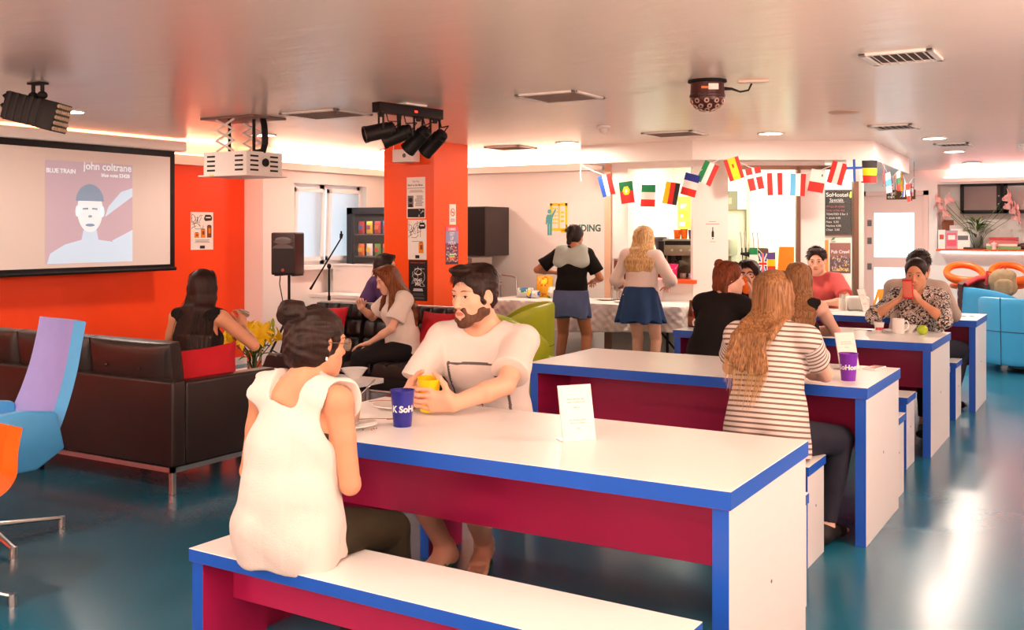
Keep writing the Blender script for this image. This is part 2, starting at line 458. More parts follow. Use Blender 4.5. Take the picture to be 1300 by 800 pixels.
# far wall with door, niche, shelf
DX0, DX1 = -3.56, -2.70
bm = BM()
XN = -2.50
bx(bm, (-5.2, YFAR, 0), (DX0, YFAR + .3, 2.6)); bx(bm, (DX1, YFAR, 0), (XN, YFAR + .3, 2.6)); bx(bm, (DX0, YFAR, 2.03), (DX1, YFAR + .3, 2.6))
bx(bm, (XN, YFAR, 0), (XR, YFAR + .3, 1.20)); bx(bm, (XN, YFAR, 2.19), (XR, YFAR + .3, 2.6)); bx(bm, (XN, YFAR + .3, 1.0), (XR, YFAR + .4, 2.4))
struct('wall_far', bm, M_wallw)
bm = BM(); bx(bm, (-2.46, YFAR - .08, 2.22), (XR, YFAR, 2.28)); struct('trim_11', bm, M_wallw)
bm = BM(); bx(bm, (-2.4, YFAR - .06, 2.282), (XR - .3, YFAR - .02, 2.296)); struct('trim_12', bm, M_led_pk)
# far door
M_door = mat('pale_pink_door', rgb(236, 200, 190), 0.45, var=0.02)
M_dglass = mat('glowing_door_glass', (0.95, 0.98, 1.0), 0.3, emit=(0.92, 0.97, 1.0), estr=1.3, var=0.03, scale=2)  # glow put into the glass in place of light behind it
dr = bpy.data.objects.new('door_1', None); COL.objects.link(dr); dr.location = (0, YFAR, 0); dr['kind'] = 'structure'
bm = BM()
bx(bm, (DX0 - .07, -.03, 0), (DX0, .05, 2.10)); bx(bm, (DX1, -.03, 0), (DX1 + .07, .05, 2.10)); bx(bm, (DX0 - .07, -.03, 2.03), (DX1 + .07, .05, 2.10))
obj('door_frame', bm, M_door, dr, smooth=False)
bm = BM()
gx0, gx1 = DX0 + .12, DX1 - .14
bx(bm, (DX0, .0, 0), (gx0, .05, 2.03)); bx(bm, (gx1, .0, 0), (DX1, .05, 2.03)); bx(bm, (gx0, .0, 1.76), (gx1, .05, 2.03)); bx(bm, (gx0, .0, 0.9), (gx1, .05, 1.06)); bx(bm, (gx0, .0, 0), (gx1, .05, .25))
obj('door_leaf', bm, M_door, dr, smooth=False)
for z0, z1 in ((1.06, 1.76), (.25, .9)):
    bm = BM(); bx(bm, (gx0, .02, z0), (gx1, .03, z1)); obj('pane', bm, M_dglass, dr, smooth=False)
for z in (1.55, 1.27, 0.86):
    bm = BM(); bx(bm, (DX0 + .02, -.012, z), (DX0 + .085, 0, z + .10), 0.004); obj('lock_plate', bm, M_greyink, dr)
# unseen sides
bm = BM(); bx(bm, (XR, YB, 0), (XR + .2, YFAR, 2.6)); struct('wall_right', bm, M_wallw)
bm = BM(); bx(bm, (XR - .12, YB + .3, 2.23), (XR, YFAR - .2, 2.29)); struct('trim_13', bm, M_wallw)
bm = BM(); bx(bm, (XR - .08, YB + .3, 2.292), (XR - .03, YFAR - .2, 2.306)); struct('trim_14', bm, M_led_pk)
bm = BM(); bx(bm, (XL - .2, YB - .2, 0), (XR + .2, YB, 2.6)); struct('wall_front', bm, M_wallw)
bm = BM(); bx(bm, (XL + .4, YB, 2.23), (XR - .3, YB + .12, 2.29)); struct('trim_15', bm, M_wallw)
bm = BM()
bx(bm, (XL, YB, 0), (XL + .015, 8.36, .08)); struct('baseboard_left', bm, M_wallw)
# ================================================================== TABLES AND BENCHES
def make_unit(name, label, cat, loc, L, W, H, th, rz=0.0, group=None, hole=0.5):
    """white slab table or bench: blue edge banding, magenta inside faces. origin at floor centre"""
    t = thing(name, label, cat, loc, rz, group)
    hx, hy = L / 2, W / 2
    big = H > .6
    bm = BM()
    bx(bm, (-hx, -hy, H - th), (hx, hy, H), 0.0015, 1)
    bm.faces.ensure_lookup_table(); bmesh.ops.recalc_face_normals(bm, faces=list(bm.faces))
    for f in bm.faces:
        if abs(f.normal.z) < 0.5: f.material_index = 1
        elif f.normal.z < -0.5: f.material_index = 2
    obj('tabletop' if big else 'seat', bm, [M_white, M_blue, M_mag], t, sharp=20)
    e = 0.008; pt = 0.05
    for s in (-1, 1):
        bm = BM()
        x0, x1 = sorted((s * (hx - e), s * (hx - e - pt)))
        bx(bm, (x0, -hy + e, 0.0), (x1, hy - e, H - th), 0.001, 1)
        bmesh.ops.recalc_face_normals(bm, faces=list(bm.faces))
        for f in bm.faces:
            if abs(f.normal.y) > .5: f.material_index = 1
            elif f.normal.x * s < -.5: f.material_index = 2
        # small cap screw on the outer face
        M = Matrix(((0, 0, s, s * (hx - e)), (1, 0, 0, 0), (0, 1, 0, H * hole), (0, 0, 0, 1)))
        disc(bm, (0, 0), 0.006, M, 3, 12, 0.001)
        obj('end_panel', bm, [M_white, M_blue, M_mag, M_greyink], t, sharp=20)
    bm = BM()
    ph = 0.30 if big else 0.15
    bx(bm, (-hx + e + pt, -0.012, H - th - ph), (hx - e - pt, 0.012, H - th), 0.001, 1)
    obj('modesty_panel' if big else 'stretcher', bm, M_mag, t, sharp=20)
    return t
TH = 0.055
tabs = [(-1.895, 3.235, 1.87, .83, 'white table with blue edges nearest the camera, holding the blue cup'),
        (-1.955, 5.405, 1.83, .82, 'white blue-edged table where the striped-shirt woman leans, second from the camera'),
        (-1.99, 7.61, 1.80, .85, 'white blue-edged table with the mug and green apple, third from the camera'),
        (-1.97, 9.55, 1.84, .76, 'white blue-edged table farthest from the camera, beside the blue armchair')]
for x, y, L, W, lb in tabs:
    make_unit('dining_table', lb, 'table', (x, y, 0), L, W, .75, TH, 0, 'white and blue canteen tables')
bens = [(-1.80, 2.485, 1.66, .30, -1.5, 'white bench with blue edges in the foreground, woman in white top sitting on it'),
        (-1.93, 3.97, 1.70, .29, 0, 'white bench with the bearded man on it, on the far side of the nearest table'),
        (-2.02, 4.70, 1.65, .30, 0, 'white bench under the woman in the striped shirt'),
        (-1.93, 6.05, 1.70, .29, 0, 'empty white bench on the far side of the table with the purple cup'),
        (-2.00, 6.895, 1.67, .30, 0, 'white bench under the woman in the black shirt'),
        (-1.98, 8.30, 1.66, .29, 0, 'white bench under the woman holding the red phone'),
        (-1.97, 8.87, 1.66, .32, 0, 'white bench under the man in the grey jacket'),
        (-1.97, 10.20, 1.66, .29, 0, 'white bench beyond the farthest table, person in red shirt on it')]
for x, y, L, W, rz, lb in bens:
    make_unit('bench', lb, 'bench', (x, y, 0), L, W, .45, .042, math.radians(rz), 'white and blue benches', .55)

# ================================================================== SOFAS
def sofa_back():
    t = thing('leather_sofa', 'dark brown leather sofa seen from behind, with steel rail, long-haired woman on it', 'sofa', (-5.8, 4.4, 0))
    L = 2.4; hx = L / 2; y0 = -.40; y1 = .42
    bm = BM(); bx(bm, (-hx, y0, .15), (hx, y0 + .10, .635), .018, 3); obj('back_panel', bm, M_leather, t)
    for s in (-1, 1):
        bm = BM(); x0, x1 = sorted((s * hx, s * (hx - .11))); bx(bm, (x0, y0 + .102, .15), (x1, y1, .625), .018, 3); obj('armrest', bm, M_leather, t)
    bm = BM(); bx(bm, (-hx + .11, y0 + .10, .15), (hx - .11, y1, .27), .01); obj('seat_base', bm, M_leather, t)
    w = (L - .24) / 3
    for k in range(3):
        x0 = -hx + .12 + k * w
        bm = BM(); cushion(bm, (x0 + .006, y0 + .24, .27), (x0 + w - .006, y1 - .005, .42), .03); obj('seat_cushion', bm, M_leather, t)
        bm = BM(); MM = T(0, y0 + .17, .45) @ R('X', 7) @ T(0, -y0 - .17, -.45)
        cushion(bm, (x0 + .006, y0 + .105, .42), (x0 + w - .006, y0 + .245, .84), .03, axis=1, M=MM)
        c = obj('back_cushion', bm, M_leather, t)
        bm = BM()
        for a in (.3, .7):
            for z in (.53, .70):
                ell(bm, MM @ V((x0 + w * a, y0 + .10 - .024, z)), (.010, .006, .010), seg=10, rings=6)
        obj('buttons', bm, M_leather, c)
    bm = BM()
    for (a, b) in (((-hx, y0), (hx, y0 + .025)), ((-hx, y1 - .025), (hx, y1)), ((-hx, y0), (-hx + .025, y1)), ((hx - .025, y0), (hx, y1))):
        bx(bm, (a[0], a[1], .122), (b[0], b[1], .15))
    obj('base_rail', bm, M_chrome, t, smooth=False)
    for x in (-hx + .015, hx - .015):
        for y in (y0 + .015, y1 - .015):
            bm = BM(); bx(bm, (x - .015, y - .015, 0), (x + .015, y + .015, .125), .002, 1); obj('leg', bm, M_chrome, t)
    for y in (y0 + .015, y1 - .015):
        bm = BM(); bx(bm, (-.015, y - .015, 0), (.015, y + .015, .125), .002, 1); obj('leg', bm, M_black, t)
sofa_back()

def tufted(bm, W, Hh, th, nx, ny, M, u0=0.0):
    """tufted slab in local XY (W x Hh), +Z out"""
    NX, NY = nx * 8, ny * 8
    def F(u, v):
        x = u * W; y = v * Hh
        a = abs(math.sin(PI * u * nx)); b = abs(math.sin(PI * v * ny))
        h = th * (.74 + .26 * (a ** .3) * (b ** .3))
        e = min(u * W, (1 - u) * W, v * Hh, (1 - v) * Hh) / .03
        if e < 1: h *= math.sqrt(max(0, 1 - (1 - e) ** 2)) * .6 + .4
        return V((x - W / 2, y, h))
    A = [[bm.verts.new(M @ F(i / NX, j / NY)) for j in range(NY + 1)] for i in range(NX + 1)]
    for i in range(NX):
        for j in range(NY):
            bm.faces.new((A[i][j], A[i + 1][j], A[i + 1][j + 1], A[i][j + 1]))
    rim = [(i, 0) for i in range(NX)] + [(NX, j) for j in range(NY)] + [(i, NY) for i in range(NX, 0, -1)] + [(0, j) for j in range(NY, 0, -1)]
    B = []
    for (i, j) in rim:
        p = F(i / NX, j / NY); p.z = 0; B.append(bm.verts.new(M @ p))
    n = len(rim)
    for k in range(n):
        a = rim[k]; b = rim[(k + 1) % n]
        bm.faces.new((A[b[0]][b[1]], A[a[0]][a[1]], B[k], B[(k + 1) % n]))
    bm.faces.new(list(reversed(B)))
def sofa_tuft():
    t = thing('tufted_sofa', 'black tufted leather sofa in front of the orange column', 'sofa', (-5.55, 7.0, 0))
    L = 1.76; hx = L / 2
    bm = BM(); bx(bm, (-hx, -.42, .20), (hx, .32, .29), .012); obj('seat_base', bm, M_leather2, t)
    for k in range(3):
        w = L / 3; x = -hx + w * (k + .5)
        bm = BM(); tufted(bm, w - .01, .66, .13, 4, 4, T(x, -.42, .29)); obj('seat_cushion', bm, M_leather2, t)
        bm = BM(); tufted(bm, w - .01, .46, .13, 4, 3, T(x, .28, .37) @ R('X', 80)); obj('back_cushion', bm, M_leather2, t)
    bm = BM(); bx(bm, (-hx, .30, .30), (hx, .345, .80), .01, M=T(0, .3, .3) @ R('X', -8) @ T(0, -.3, -.3)); obj('back_panel', bm, M_leather2, t)
    bm = BM()
    tube(bm, [(-hx - .0, .40, .822), (hx, .40, .822)], .008, 8)
    tube(bm, [(-hx, -.40, .19), (hx, -.40, .19)], .014, 8); tube(bm, [(-hx, .30, .19), (hx, .30, .19)], .014, 8)
    obj('steel_rail', bm, M_chrome, t)
    for x in (-hx + .03, hx - .03):
        for y in (-.40, .30):
            bm = BM(); cyl(bm, (x, y, 0), (x, y, .20), .015, n=14); obj('leg', bm, M_chrome, t)
sofa_tuft()
def scatter_cushion(label, loc, rot, s=(.42, .42, .12), grp='red scatter cushions'):
    bm = BM(); cushion(bm, (-s[0] / 2, -s[1] / 2, -.012), (s[0] / 2, s[1] / 2, .012), s[2] / 2, 14, 14)
    # pinched corners
    for v in bm.verts:
        u = abs(v.co.x) / (s[0] / 2); w = abs(v.co.y) / (s[1] / 2)
        v.co.x *= 1 - .07 * (1 - w * w); v.co.y *= 1 - .07 * (1 - u * u)
    o = obj('scatter_cushion', bm, M_red, None, loc, rot, subsurf=1); tag(o, label, 'cushion', grp)
    return o
scatter_cushion('red cushion leaning on the arm of the brown sofa', (-4.80, 4.42, .615), (math.radians(90), math.radians(-4), math.radians(74)), (.44, .34, .13))
scatter_cushion('red cushion at the left end of the tufted sofa', (-6.12, 7.03, .615), (math.radians(72), 0, math.radians(14)), (.40, .40, .14))
scatter_cushion('red cushion at the right end of the tufted sofa, behind the bearded man', (-4.92, 7.03, .615), (math.radians(72), 0, math.radians(-10)), (.40, .40, .14))

# coffee table and what stands on it
t = thing('coffee_table', 'low white coffee table between the two sofas', 'table', (-5.10, 5.43, 0))
bm = BM(); bx(bm, (-.62, -.34, .415), (.62, .335, .45), .004); obj('tabletop', bm, M_white, t)
bm = BM()
for s in (-1, 1): tube(bm, [(s * .52, -.28, .415), (s * .52, -.28, .012), (s * .52, .28, .012), (s * .52, .28, .415)], .012, 8)
obj('sled_base', bm, M_chrome, t)
def bowl(label, loc, r=.085, h=.07, m=None, name='bowl', grp=None):
    bm = BM(); lathe(bm, [(0, 0), (r * .45, 0), (r * .5, .008), (r * .98, h), (r, h), (r * .95, h - .002), (r * .44, .014), (0, .012)], n=36)
    return tag(obj(name, bm, m or M_porc, None, loc), label, 'bowl', grp)
def plate(label, loc, r=.1, name='plate', grp=None, m=None):
    bm = BM(); lathe(bm, [(0, 0), (r * .55, 0), (r * .62, .004), (r, .016), (r * .99, .019), (r * .62, .008), (0, .006)], n=40)
    return tag(obj(name, bm, m or M_porc, None, loc), label, 'plate', grp)
def spoon(label, p, d, L=.17, fork=False, name=None, m=None, tilt=0.0, cat='cutlery'):
    bm = BM()
    tube(bm, [(0, 0, .004), (L * .35, 0, .008), (L * .7, 0, .006)], [.004, .003, .0025], 8, flat=.5)
    if fork:
        bx(bm, (L * .7, -.009, .003), (L * .8, .009, .006), .001, 1)
        for k in range(4): bx(bm, (L * .8, -.009 + k * .0049, .004), (L, -.0058 + k * .0049, .006))
    else: ell(bm, (L * .84, 0, .006), (L * .16, .013, .004))
    rz = math.atan2(d[1], d[0])
    return tag(obj(name or ('fork' if fork else 'spoon'), bm, m or M_steel, None, p, (0, -tilt, rz)), label, cat)
bowl('white bowl on the right end of the coffee table', (-4.66, 5.66, .45), .095, .068)
spoon('spoon standing in the white bowl on the coffee table', (-4.71, 5.60, .49), (-.8, -.5), .17, tilt=.5)
plate('round plate of food on the coffee table behind the bowl', (-4.92, 5.62, .45), .12)
def crumbs(name, label, loc, r, cols, n=9, s=.022, cat='food', seed=1):
    rnd = random.Random(seed); bm = BM()
    for k in range(n):
        a = rnd.random() * 6.28; d = rnd.random() * r
        ell(bm, (d * math.cos(a), d * math.sin(a), s * .6), (s * (.6 + rnd.random() * .6), s * (.6 + rnd.random() * .5), s * .6), mi=k % len(cols), seg=10, rings=6)
    o = obj(name, bm, cols, None, loc); tag(o, label, cat); o['kind'] = 'stuff'
    return o
crumbs('food', 'brown cooked food on the coffee table plate', (-4.92, 5.62, .458), .06, [mat('fried_food', rgb(170, 100, 40), .6, var=.3), M_orangepl], 10, .02)
spoon('fork lying on the coffee table left of the bowl', (-4.80, 5.34, .45), (-.5, .8), .18, True)
M_clear2 = mat('tumbler_glass', (.98, 1, .99), .03, trans=1.0, var=0, ior=1.3)
bm = BM(); lathe(bm, [(0, 0), (.028, 0), (.034, .10), (.031, .10), (.026, .006), (0, .006)], n=28)
tag(obj('glass_tumbler', bm, M_clear2, None, (-4.74, 5.48, .45)), 'small clear glass on the coffee table', 'glass')

# ------------------------------------------------------------- flowers
def lily(bm, c, d, s, mi, petals=6):
    d = V(d).normalized(); x, y = frame_for(d)
    for k in range(petals):
        a = 2 * PI * k / petals + .3
        o = x * math.cos(a) + y * math.sin(a)
        w = d.cross(o)
        L = s * (1.0 if k % 2 == 0 else .9)
        prev = None
        for i in range(7):
            t = i / 6
            p = V(c) + d * (L * .55 * math.sin(t * 1.9)) + o * (L * (t ** 1.5) * .85)
            hw = L * .24 * math.sin(PI * min(1, t * .86 + .14)) + .0005
            cup = d * (hw * .35)
            r = [bm.verts.new(p - w * hw + cup), bm.verts.new(p), bm.verts.new(p + w * hw + cup)]
            if prev:
                for q in ((0, 1), (1, 2)):
                    f = bm.faces.new((prev[q[0]], prev[q[1]], r[q[1]], r[q[0]])); f.material_index = mi
            prev = r
def leaf(bm, base, d, L, w, mi, droop=.5):
    d = V(d).normalized(); s = d.cross(V((0, 0, 1)));
    s = s.normalized() if s.length > .01 else V((1, 0, 0))
    prev = None
    for i in range(7):
        t = i / 6
        p = V(base) + d * (L * t) - V((0, 0, 1)) * (L * droop * t * t)
        hw = w * math.sin(PI * min(1, t * .9 + .08)) + .0008
        r = [bm.verts.new(p - s * hw + V((0, 0, hw * .4))), bm.verts.new(p), bm.verts.new(p + s * hw + V((0, 0, hw * .4)))]
        if prev:
            for q in ((0, 1), (1, 2)):
                f = bm.faces.new((prev[q[0]], prev[q[1]], r[q[1]], r[q[0]])); f.material_index = mi
        prev = r
def flower_vase(label, loc, m_petal, heads, height, spread, vr, vh, leafn, seed, lab2, buds=True, nleafL=.12, sz=.085):
    rnd = random.Random(seed)
    t = thing('flower_vase', label, 'vase', loc)
    bm = BM(); lathe(bm, [(0, 0), (vr * .85, 0), (vr * .9, .005), (vr, vh), (vr - .004, vh), (vr * .85, .012), (0, .012)], n=36); obj('glass_vase', bm, M_clear2, t)
    bm = BM(); lathe(bm, [(0, .013), (vr * .84, .013), (vr * .91, vh * .6), (0, vh * .6)], n=30); obj('water', bm, mat('vase_water', (.85, .95, .85), .02, trans=1.0, var=0, ior=1.33), t)
    hd = []
    for k in range(heads):
        if isinstance(spread, list): px, py, pz = spread[k % len(spread)]
        else:
            a = 6.28 * k / heads + rnd.random() * .5; r = spread * (.35 + .65 * rnd.random()) if k else 0
            px, py, pz = r * math.cos(a), r * math.sin(a), height * (.82 + .25 * rnd.random()) - r * .3
        hd.append((px, py, pz))
        bm = BM(); tube(bm, [(px * .05, py * .05, .02), (px * .3, py * .3, pz * .5), (px * .85, py * .85, pz * .88), (px, py, pz)], .004, 7); obj('stem', bm, M_leaf, t)
        bm = BM(); lily(bm, (px, py, pz), (px + rnd.uniform(-.03, .03), py - .05 + rnd.uniform(-.03, .03), .07), sz, 0)
        lily(bm, (px, py, pz), (px, py - .03, .10), sz * .28, 1, 5)
        fl = obj('flower', bm, [m_petal, M_orangepl], t, fixn=False)
    if buds:
        for k in range(6):
            a = rnd.random() * 6.28; r = .09 + rnd.random() * .06; z = height * (.75 + .4 * rnd.random())
            bm = BM(); tube(bm, [(r * .2 * math.cos(a), r * .2 * math.sin(a), height * .4), (r * math.cos(a), r * math.sin(a), z)], .003, 6)
            ell(bm, (r * math.cos(a), r * math.sin(a), z + .03), (.013, .013, .036)); obj('bud', bm, mat('green_yellow_bud', rgb(150, 160, 30), .5), t)
    bm = BM()
    for k in range(leafn):
        a = rnd.random() * 6.28; z = height * (.35 + .5 * rnd.random())
        leaf(bm, (.03 * math.cos(a), .03 * math.sin(a), z), (math.cos(a), math.sin(a), .5 + rnd.random()), nleafL * (.7 + .6 * rnd.random()), .016, 0)
    obj('leaves', bm, M_leaf, t, fixn=False)
    return t
flower_vase('glass vase of yellow lilies on the coffee table', (-5.46, 5.50, .45), M_lily, 12, .29, .15, .055, .15, 50, 3, 'yellow lilies', sz=.12)
bm = BM(); bx(bm, (-.06, -.05, 0), (.06, .05, .13), .003); bx(bm, (-.061, -.051, .07), (.061, .051, .125), .001, 1, 1); o = obj('paper_box', bm, [M_paper, M_red], None, (-5.66, 5.36, .45), (0, 0, .3)); tag(o, 'small red and white carton beside the yellow lilies', 'box')
bm = BM(); lathe(bm, [(0, 0), (.03, 0), (.036, .11), (.033, .11), (.028, .006), (0, .006)], n=26); tag(obj('yellow_tumbler', bm, mat('amber_drink', rgb(250, 180, 10), .25), None, (-5.60, 5.22, .45)), 'yellow tumbler at the left end of the coffee table', 'cup')

# ================================================================== LOUNGE CHAIRS (left edge)
def lounge(name, label, m, m_front, loc, yaw, prof, wtop, wseat, thick, base_r, feet_a, arms=True, stem=.3):
    t = thing(name, label, 'chair', loc, yaw)
    # prof: list of (y fwd, z, halfwidth, curl)
    def cat(ps, u):
        n = len(ps) - 1; f = min(u * n, n - 1e-6); i = int(f); w = f - i
        p0 = ps[max(i - 1, 0)]; p1 = ps[i]; p2 = ps[i + 1]; p3 = ps[min(i + 2, n)]
        return [0.5 * ((2 * b) + (-a + c) * w + (2 * a - 5 * b + 4 * c - d) * w * w + (-a + 3 * b - 3 * c + d) * w ** 3) for a, b, c, d in zip(p0, p1, p2, p3)]
    def fn(u, v):
        y, z, hw, curl = cat(prof, u); q = 2 * v - 1
        y2, z2, _, _ = cat(prof, min(u + .02, 1)); y1, z1, _, _ = cat(prof, max(u - .02, 0))
        ny, nz = -(z2 - z1), (y2 - y1)
        l = math.hypot(ny, nz) or 1
        s = 1 if True else -1
        k = curl * (abs(q) ** 2.2)
        return V((hw * q, y + s * -ny / l * -k * -1, z + nz / l * -k))
    bm = BM(); sheet(bm, fn, 40, 16, thick)
    bmesh.ops.recalc_face_normals(bm, faces=list(bm.faces))
    for q in bm.faces:
        if q.normal.y * .75 + q.normal.z * .66 > .45: q.material_index = 1
    sh = obj('shell', bm, [m, m_front], t, sharp=60)
    bmesh_ = None
    if arms:
        for s in (-1, 1):
            bm = BM()
            MM = T(s * (wseat - .01), 0, 0) @ R('Z', s * -6)
            poly = [(-.26, .44), (-.22, .62), (-.05, .645), (.12, .635), (.27, .60), (.30, .52), (.27, .42), (.10, .36), (-.12, .36)]
            Mx = MM @ Matrix(((0, 0, 1, -.035), (1, 0, 0, 0), (0, 1, 0, 0), (0, 0, 0, 1)))
            tb = BM(); prism(tb, poly, .07, Mx); bmesh.ops.bevel(tb, geom=list(tb.edges), offset=.016, segments=3, profile=.6, affect='EDGES')
            add(bm, tb, 0); obj('armrest', bm, m, t)
    bm = BM(); cyl(bm, (0, 0, .07), (0, 0, stem), .028, .022, 16); cyl(bm, (0, 0, .05), (0, 0, .09), .045, .04, 18); obj('column', bm, M_chrome, t)
    for a in feet_a:
        bm = BM(); c, s_ = math.cos(a), math.sin(a)
        tube(bm, [(.02 * c, .02 * s_, .075), (base_r * .5 * c, base_r * .5 * s_, .06), (base_r * c, base_r * s_, .042)], [.022, .017, .014], 8, flat=.7)
        cyl(bm, (base_r * .985 * c, base_r * .985 * s_, 0), (base_r * .985 * c, base_r * .985 * s_, .05), .016, .016, 12)
        obj('foot', bm, M_chrome, t)
    return t
hub = V((-4.685, 2.955))
def ang(p, yaw): return math.atan2(p[1] - hub.y, p[0] - hub.x) - yaw
M_bluefront = mat('blue_lilac_seat_fabric', rgb(150, 150, 214), .6, bump=.1, bscale=300)
# facing: mostly camera-left with a little towards the camera
face = V((-.859, -.5116)) * .66 + V((.5116, -.859)) * .75
yaw = math.atan2(face.y, face.x) - PI / 2
prof = [(.34, .37, .25, .0), (.27, .405, .26, .01), (.06, .375, .27, .03), (-.13, .365, .265, .045), (-.255, .45, .25, .055), (-.33, .60, .235, .055), (-.385, .78, .22, .05), (-.415, .94, .21, .045), (-.42, 1.035, .205, .03)]
c1 = lounge('lounge_chair', 'sky blue high-backed swivel lounge chair at the left edge', M_bluefab, M_bluefront, (hub.x, hub.y, 0), yaw, prof, .2, .26, .055, .36,
       [ang((-4.597, 3.305), yaw) + k * PI / 2 for k in range(4)])
prof2 = [(.30, .39, .24, .0), (.24, .42, .25, .01), (.04, .395, .26, .03), (-.14, .39, .255, .04), (-.24, .46, .24, .045), (-.295, .56, .17, .045), (-.33, .65, .10, .02)]
hub = V((-4.115, 2.375))
c2 = lounge('orange_lounge_chair', 'orange low-backed swivel chair at the left edge, in front of the blue one', M_orangefab, M_orangefab, (hub.x, hub.y, 0), yaw + .1, prof2, .2, .25, .055, .355,
       [ang((-3.782, 2.501), yaw + .1) + k * PI / 2 for k in range(4)], arms=False)

# ================================================================== LIME CHAIRS behind the man
def tub(name, label, m, loc, yaw, w=.30, h=.80, grp=None, seat=.42, top=None, seam=None, quartered=False):
    t = thing(name, label, 'chair', loc, yaw, grp)
    # wrap-round back in plan: arc opening forward(+y)
    def fn(u, v):
        a = math.radians(-28 + u * 236)            # from right arm round the back to left arm
        r = w + .02 * v
        hh = h - (.22 * (abs(2 * u - 1) ** 3))
        z = .08 + (hh - .08) * v
        return V((r * math.cos(a + PI) * -1 * -1, r * math.sin(a + PI), z))
    bm = BM(); sheet(bm, fn, 40, 10, .06)
    bmesh.ops.recalc_face_normals(bm, faces=list(bm.faces))
    obj('back_shell', bm, m, t, sharp=50, subsurf=1)
    bm = BM(); superell(bm, (0, .03, seat - .10), (w - .015, w, .12), .4, .7, 32, 14); obj('seat', bm, m, t)
    if seam:
        bm = BM()
        zs = .08 + (h - .08) * .5
        tube(bm, [fn(u / 30, .5) + V((fn(u / 30, .5).x, fn(u / 30, .5).y, 0)).normalized() * .0605 for u in range(31)], .004, 6)
        if quartered:
            tube(bm, [fn(.5, v / 10) + V((0, -1, 0)) * .0605 for v in range(11)], .004, 6)
        obj('seam', bm, seam, t)
    bm = BM(); cyl(bm, (0, 0, 0), (0, 0, .03), .20, .19, 28); cyl(bm, (0, 0, .03), (0, 0, .25), .03, .03, 14); obj('base', bm, M_black, t)
    return t
tub('tub_chair', 'lime green chair with squared back, right behind the bearded man', M_green, (-4.30, 7.42, 0), math.radians(-50), .27, .80, 'lime green chairs', seam=M_seamg)
tub('tub_chair', 'lime green chair with rounded back, nearer the buffet', M_green, (-4.72, 7.98, 0), math.radians(120), .28, .85, 'lime green chairs', seam=M_seamg)
# blue armchairs on the right
tub('armchair', 'azure blue tub armchair at the right edge, back turned, quartered by dark seams', M_bluefab2, (-.90, 12.2, 0), math.radians(-28), .40, .79, 'azure armchairs', seam=M_seam, quartered=True)
tub('armchair', 'azure blue armchair behind the front one, jacket and backpack hung on it', M_bluefab2, (-1.27, 13.1, 0), math.radians(-60), .36, .84, 'azure armchairs', seam=M_seam)

# ================================================================== BAR STOOLS
def stool(loc, yaw, label):
    t = thing('bar_stool', label, 'stool', loc, yaw, 'orange ring-backed bar stools')
    bm = BM()
    # padded seat + ring back, one moulded shell: a torus tilted up at the back
    pts = []; rr = []
    for k in range(40):
        a = 2 * PI * k / 40
        pts.append((.235 * math.cos(a), .20 * math.sin(a), .88 + .09 * math.sin(a) + .03 * max(0, math.sin(a)))); rr.append(.046 + .016 * max(0, -math.sin(a)))
    tube(bm, pts, rr, 14, close=True); obj('ring_back', bm, M_orangefab, t)
    bm = BM(); superell(bm, (0, .03, .715), (.19, .17, .045), .6, .9, 28, 12); obj('seat', bm, M_orangefab, t)
    bm = BM(); cyl(bm, (0, .02, .03), (0, .02, .69), .025, .025, 16); tube(bm, [(.0, .02, .30), (.10, .12, .28), (0, .2, .28), (-.10, .12, .28), (0, .02, .30)], .009, 8); obj('pole', bm, M_chrome, t)
    bm = BM(); lathe(bm, [(0, 0), (.2, 0), (.2, .012), (.05, .035), (0, .035)], (0, .02, 0), 32); obj('foot_plate', bm, M_chrome, t)
    return t
stool((-1.92, 15.47, 0), math.radians(20), 'orange bar stool left of the others, under the red shelf')
stool((-1.38, 15.76, 0), math.radians(20), 'middle orange bar stool under the red shelf, above the backpack')
stool((-.86, 15.95, 0), math.radians(20), 'orange bar stool cut by the right edge, under the red shelf')
# ================================================================== CEILING FITTINGS
M_disc = mat('downlight_diffuser', (1, .9, .78), .5, emit=(1.0, .90, .78), estr=22.0, var=0)
LIGHTS = [(-2.87, 9.57), (-5.0, 9.52), (-6.95, 5.05), (-7.08, 7.25), (-1.63, 10.89), (-1.71, 12.86), (-1.80, 15.2), (-7.16, 9.34),
          (-4.1, 1.6), (-1.6, 1.6), (.6, 4.4), (.6, 8.5), (-6.6, 1.8), (.6, 12.4), (-1.6, -1.0), (-5.0, -.8), (-3.2, 15.3)]  # last one added behind the bulkhead, unseen, to brighten the far door
LL = ['round ceiling light above the flag bunting at centre', 'round ceiling light left of the kitchen bulkhead', 'round ceiling light beside the black panel spotlight',
      'round ceiling light just behind the projector lift', 'round ceiling light nearest the small vents on the right', 'round ceiling light in the middle of the right-hand three', 'round ceiling light farthest back near the pink wall',
      'round ceiling light left of the orange column top']
M_ring = mat('white_light_rim', rgb(240, 236, 230), .4)
for i, (x, y) in enumerate(LIGHTS):
    t = thing('ceiling_light', LL[i] if i < len(LL) else 'unseen round recessed ceiling light', 'ceiling light', (x, y, ZC), 0, 'round ceiling lights')
    bm = BM(); lathe(bm, [(.125, 0), (.125, -.008), (.105, -.010), (.105, -.002)], n=36); obj('rim', bm, M_ring, t)
    bm = BM(); lathe(bm, [(0, -.006), (.104, -.006), (.104, -.001), (0, -.001)], n=36); obj('diffuser', bm, M_disc, t)
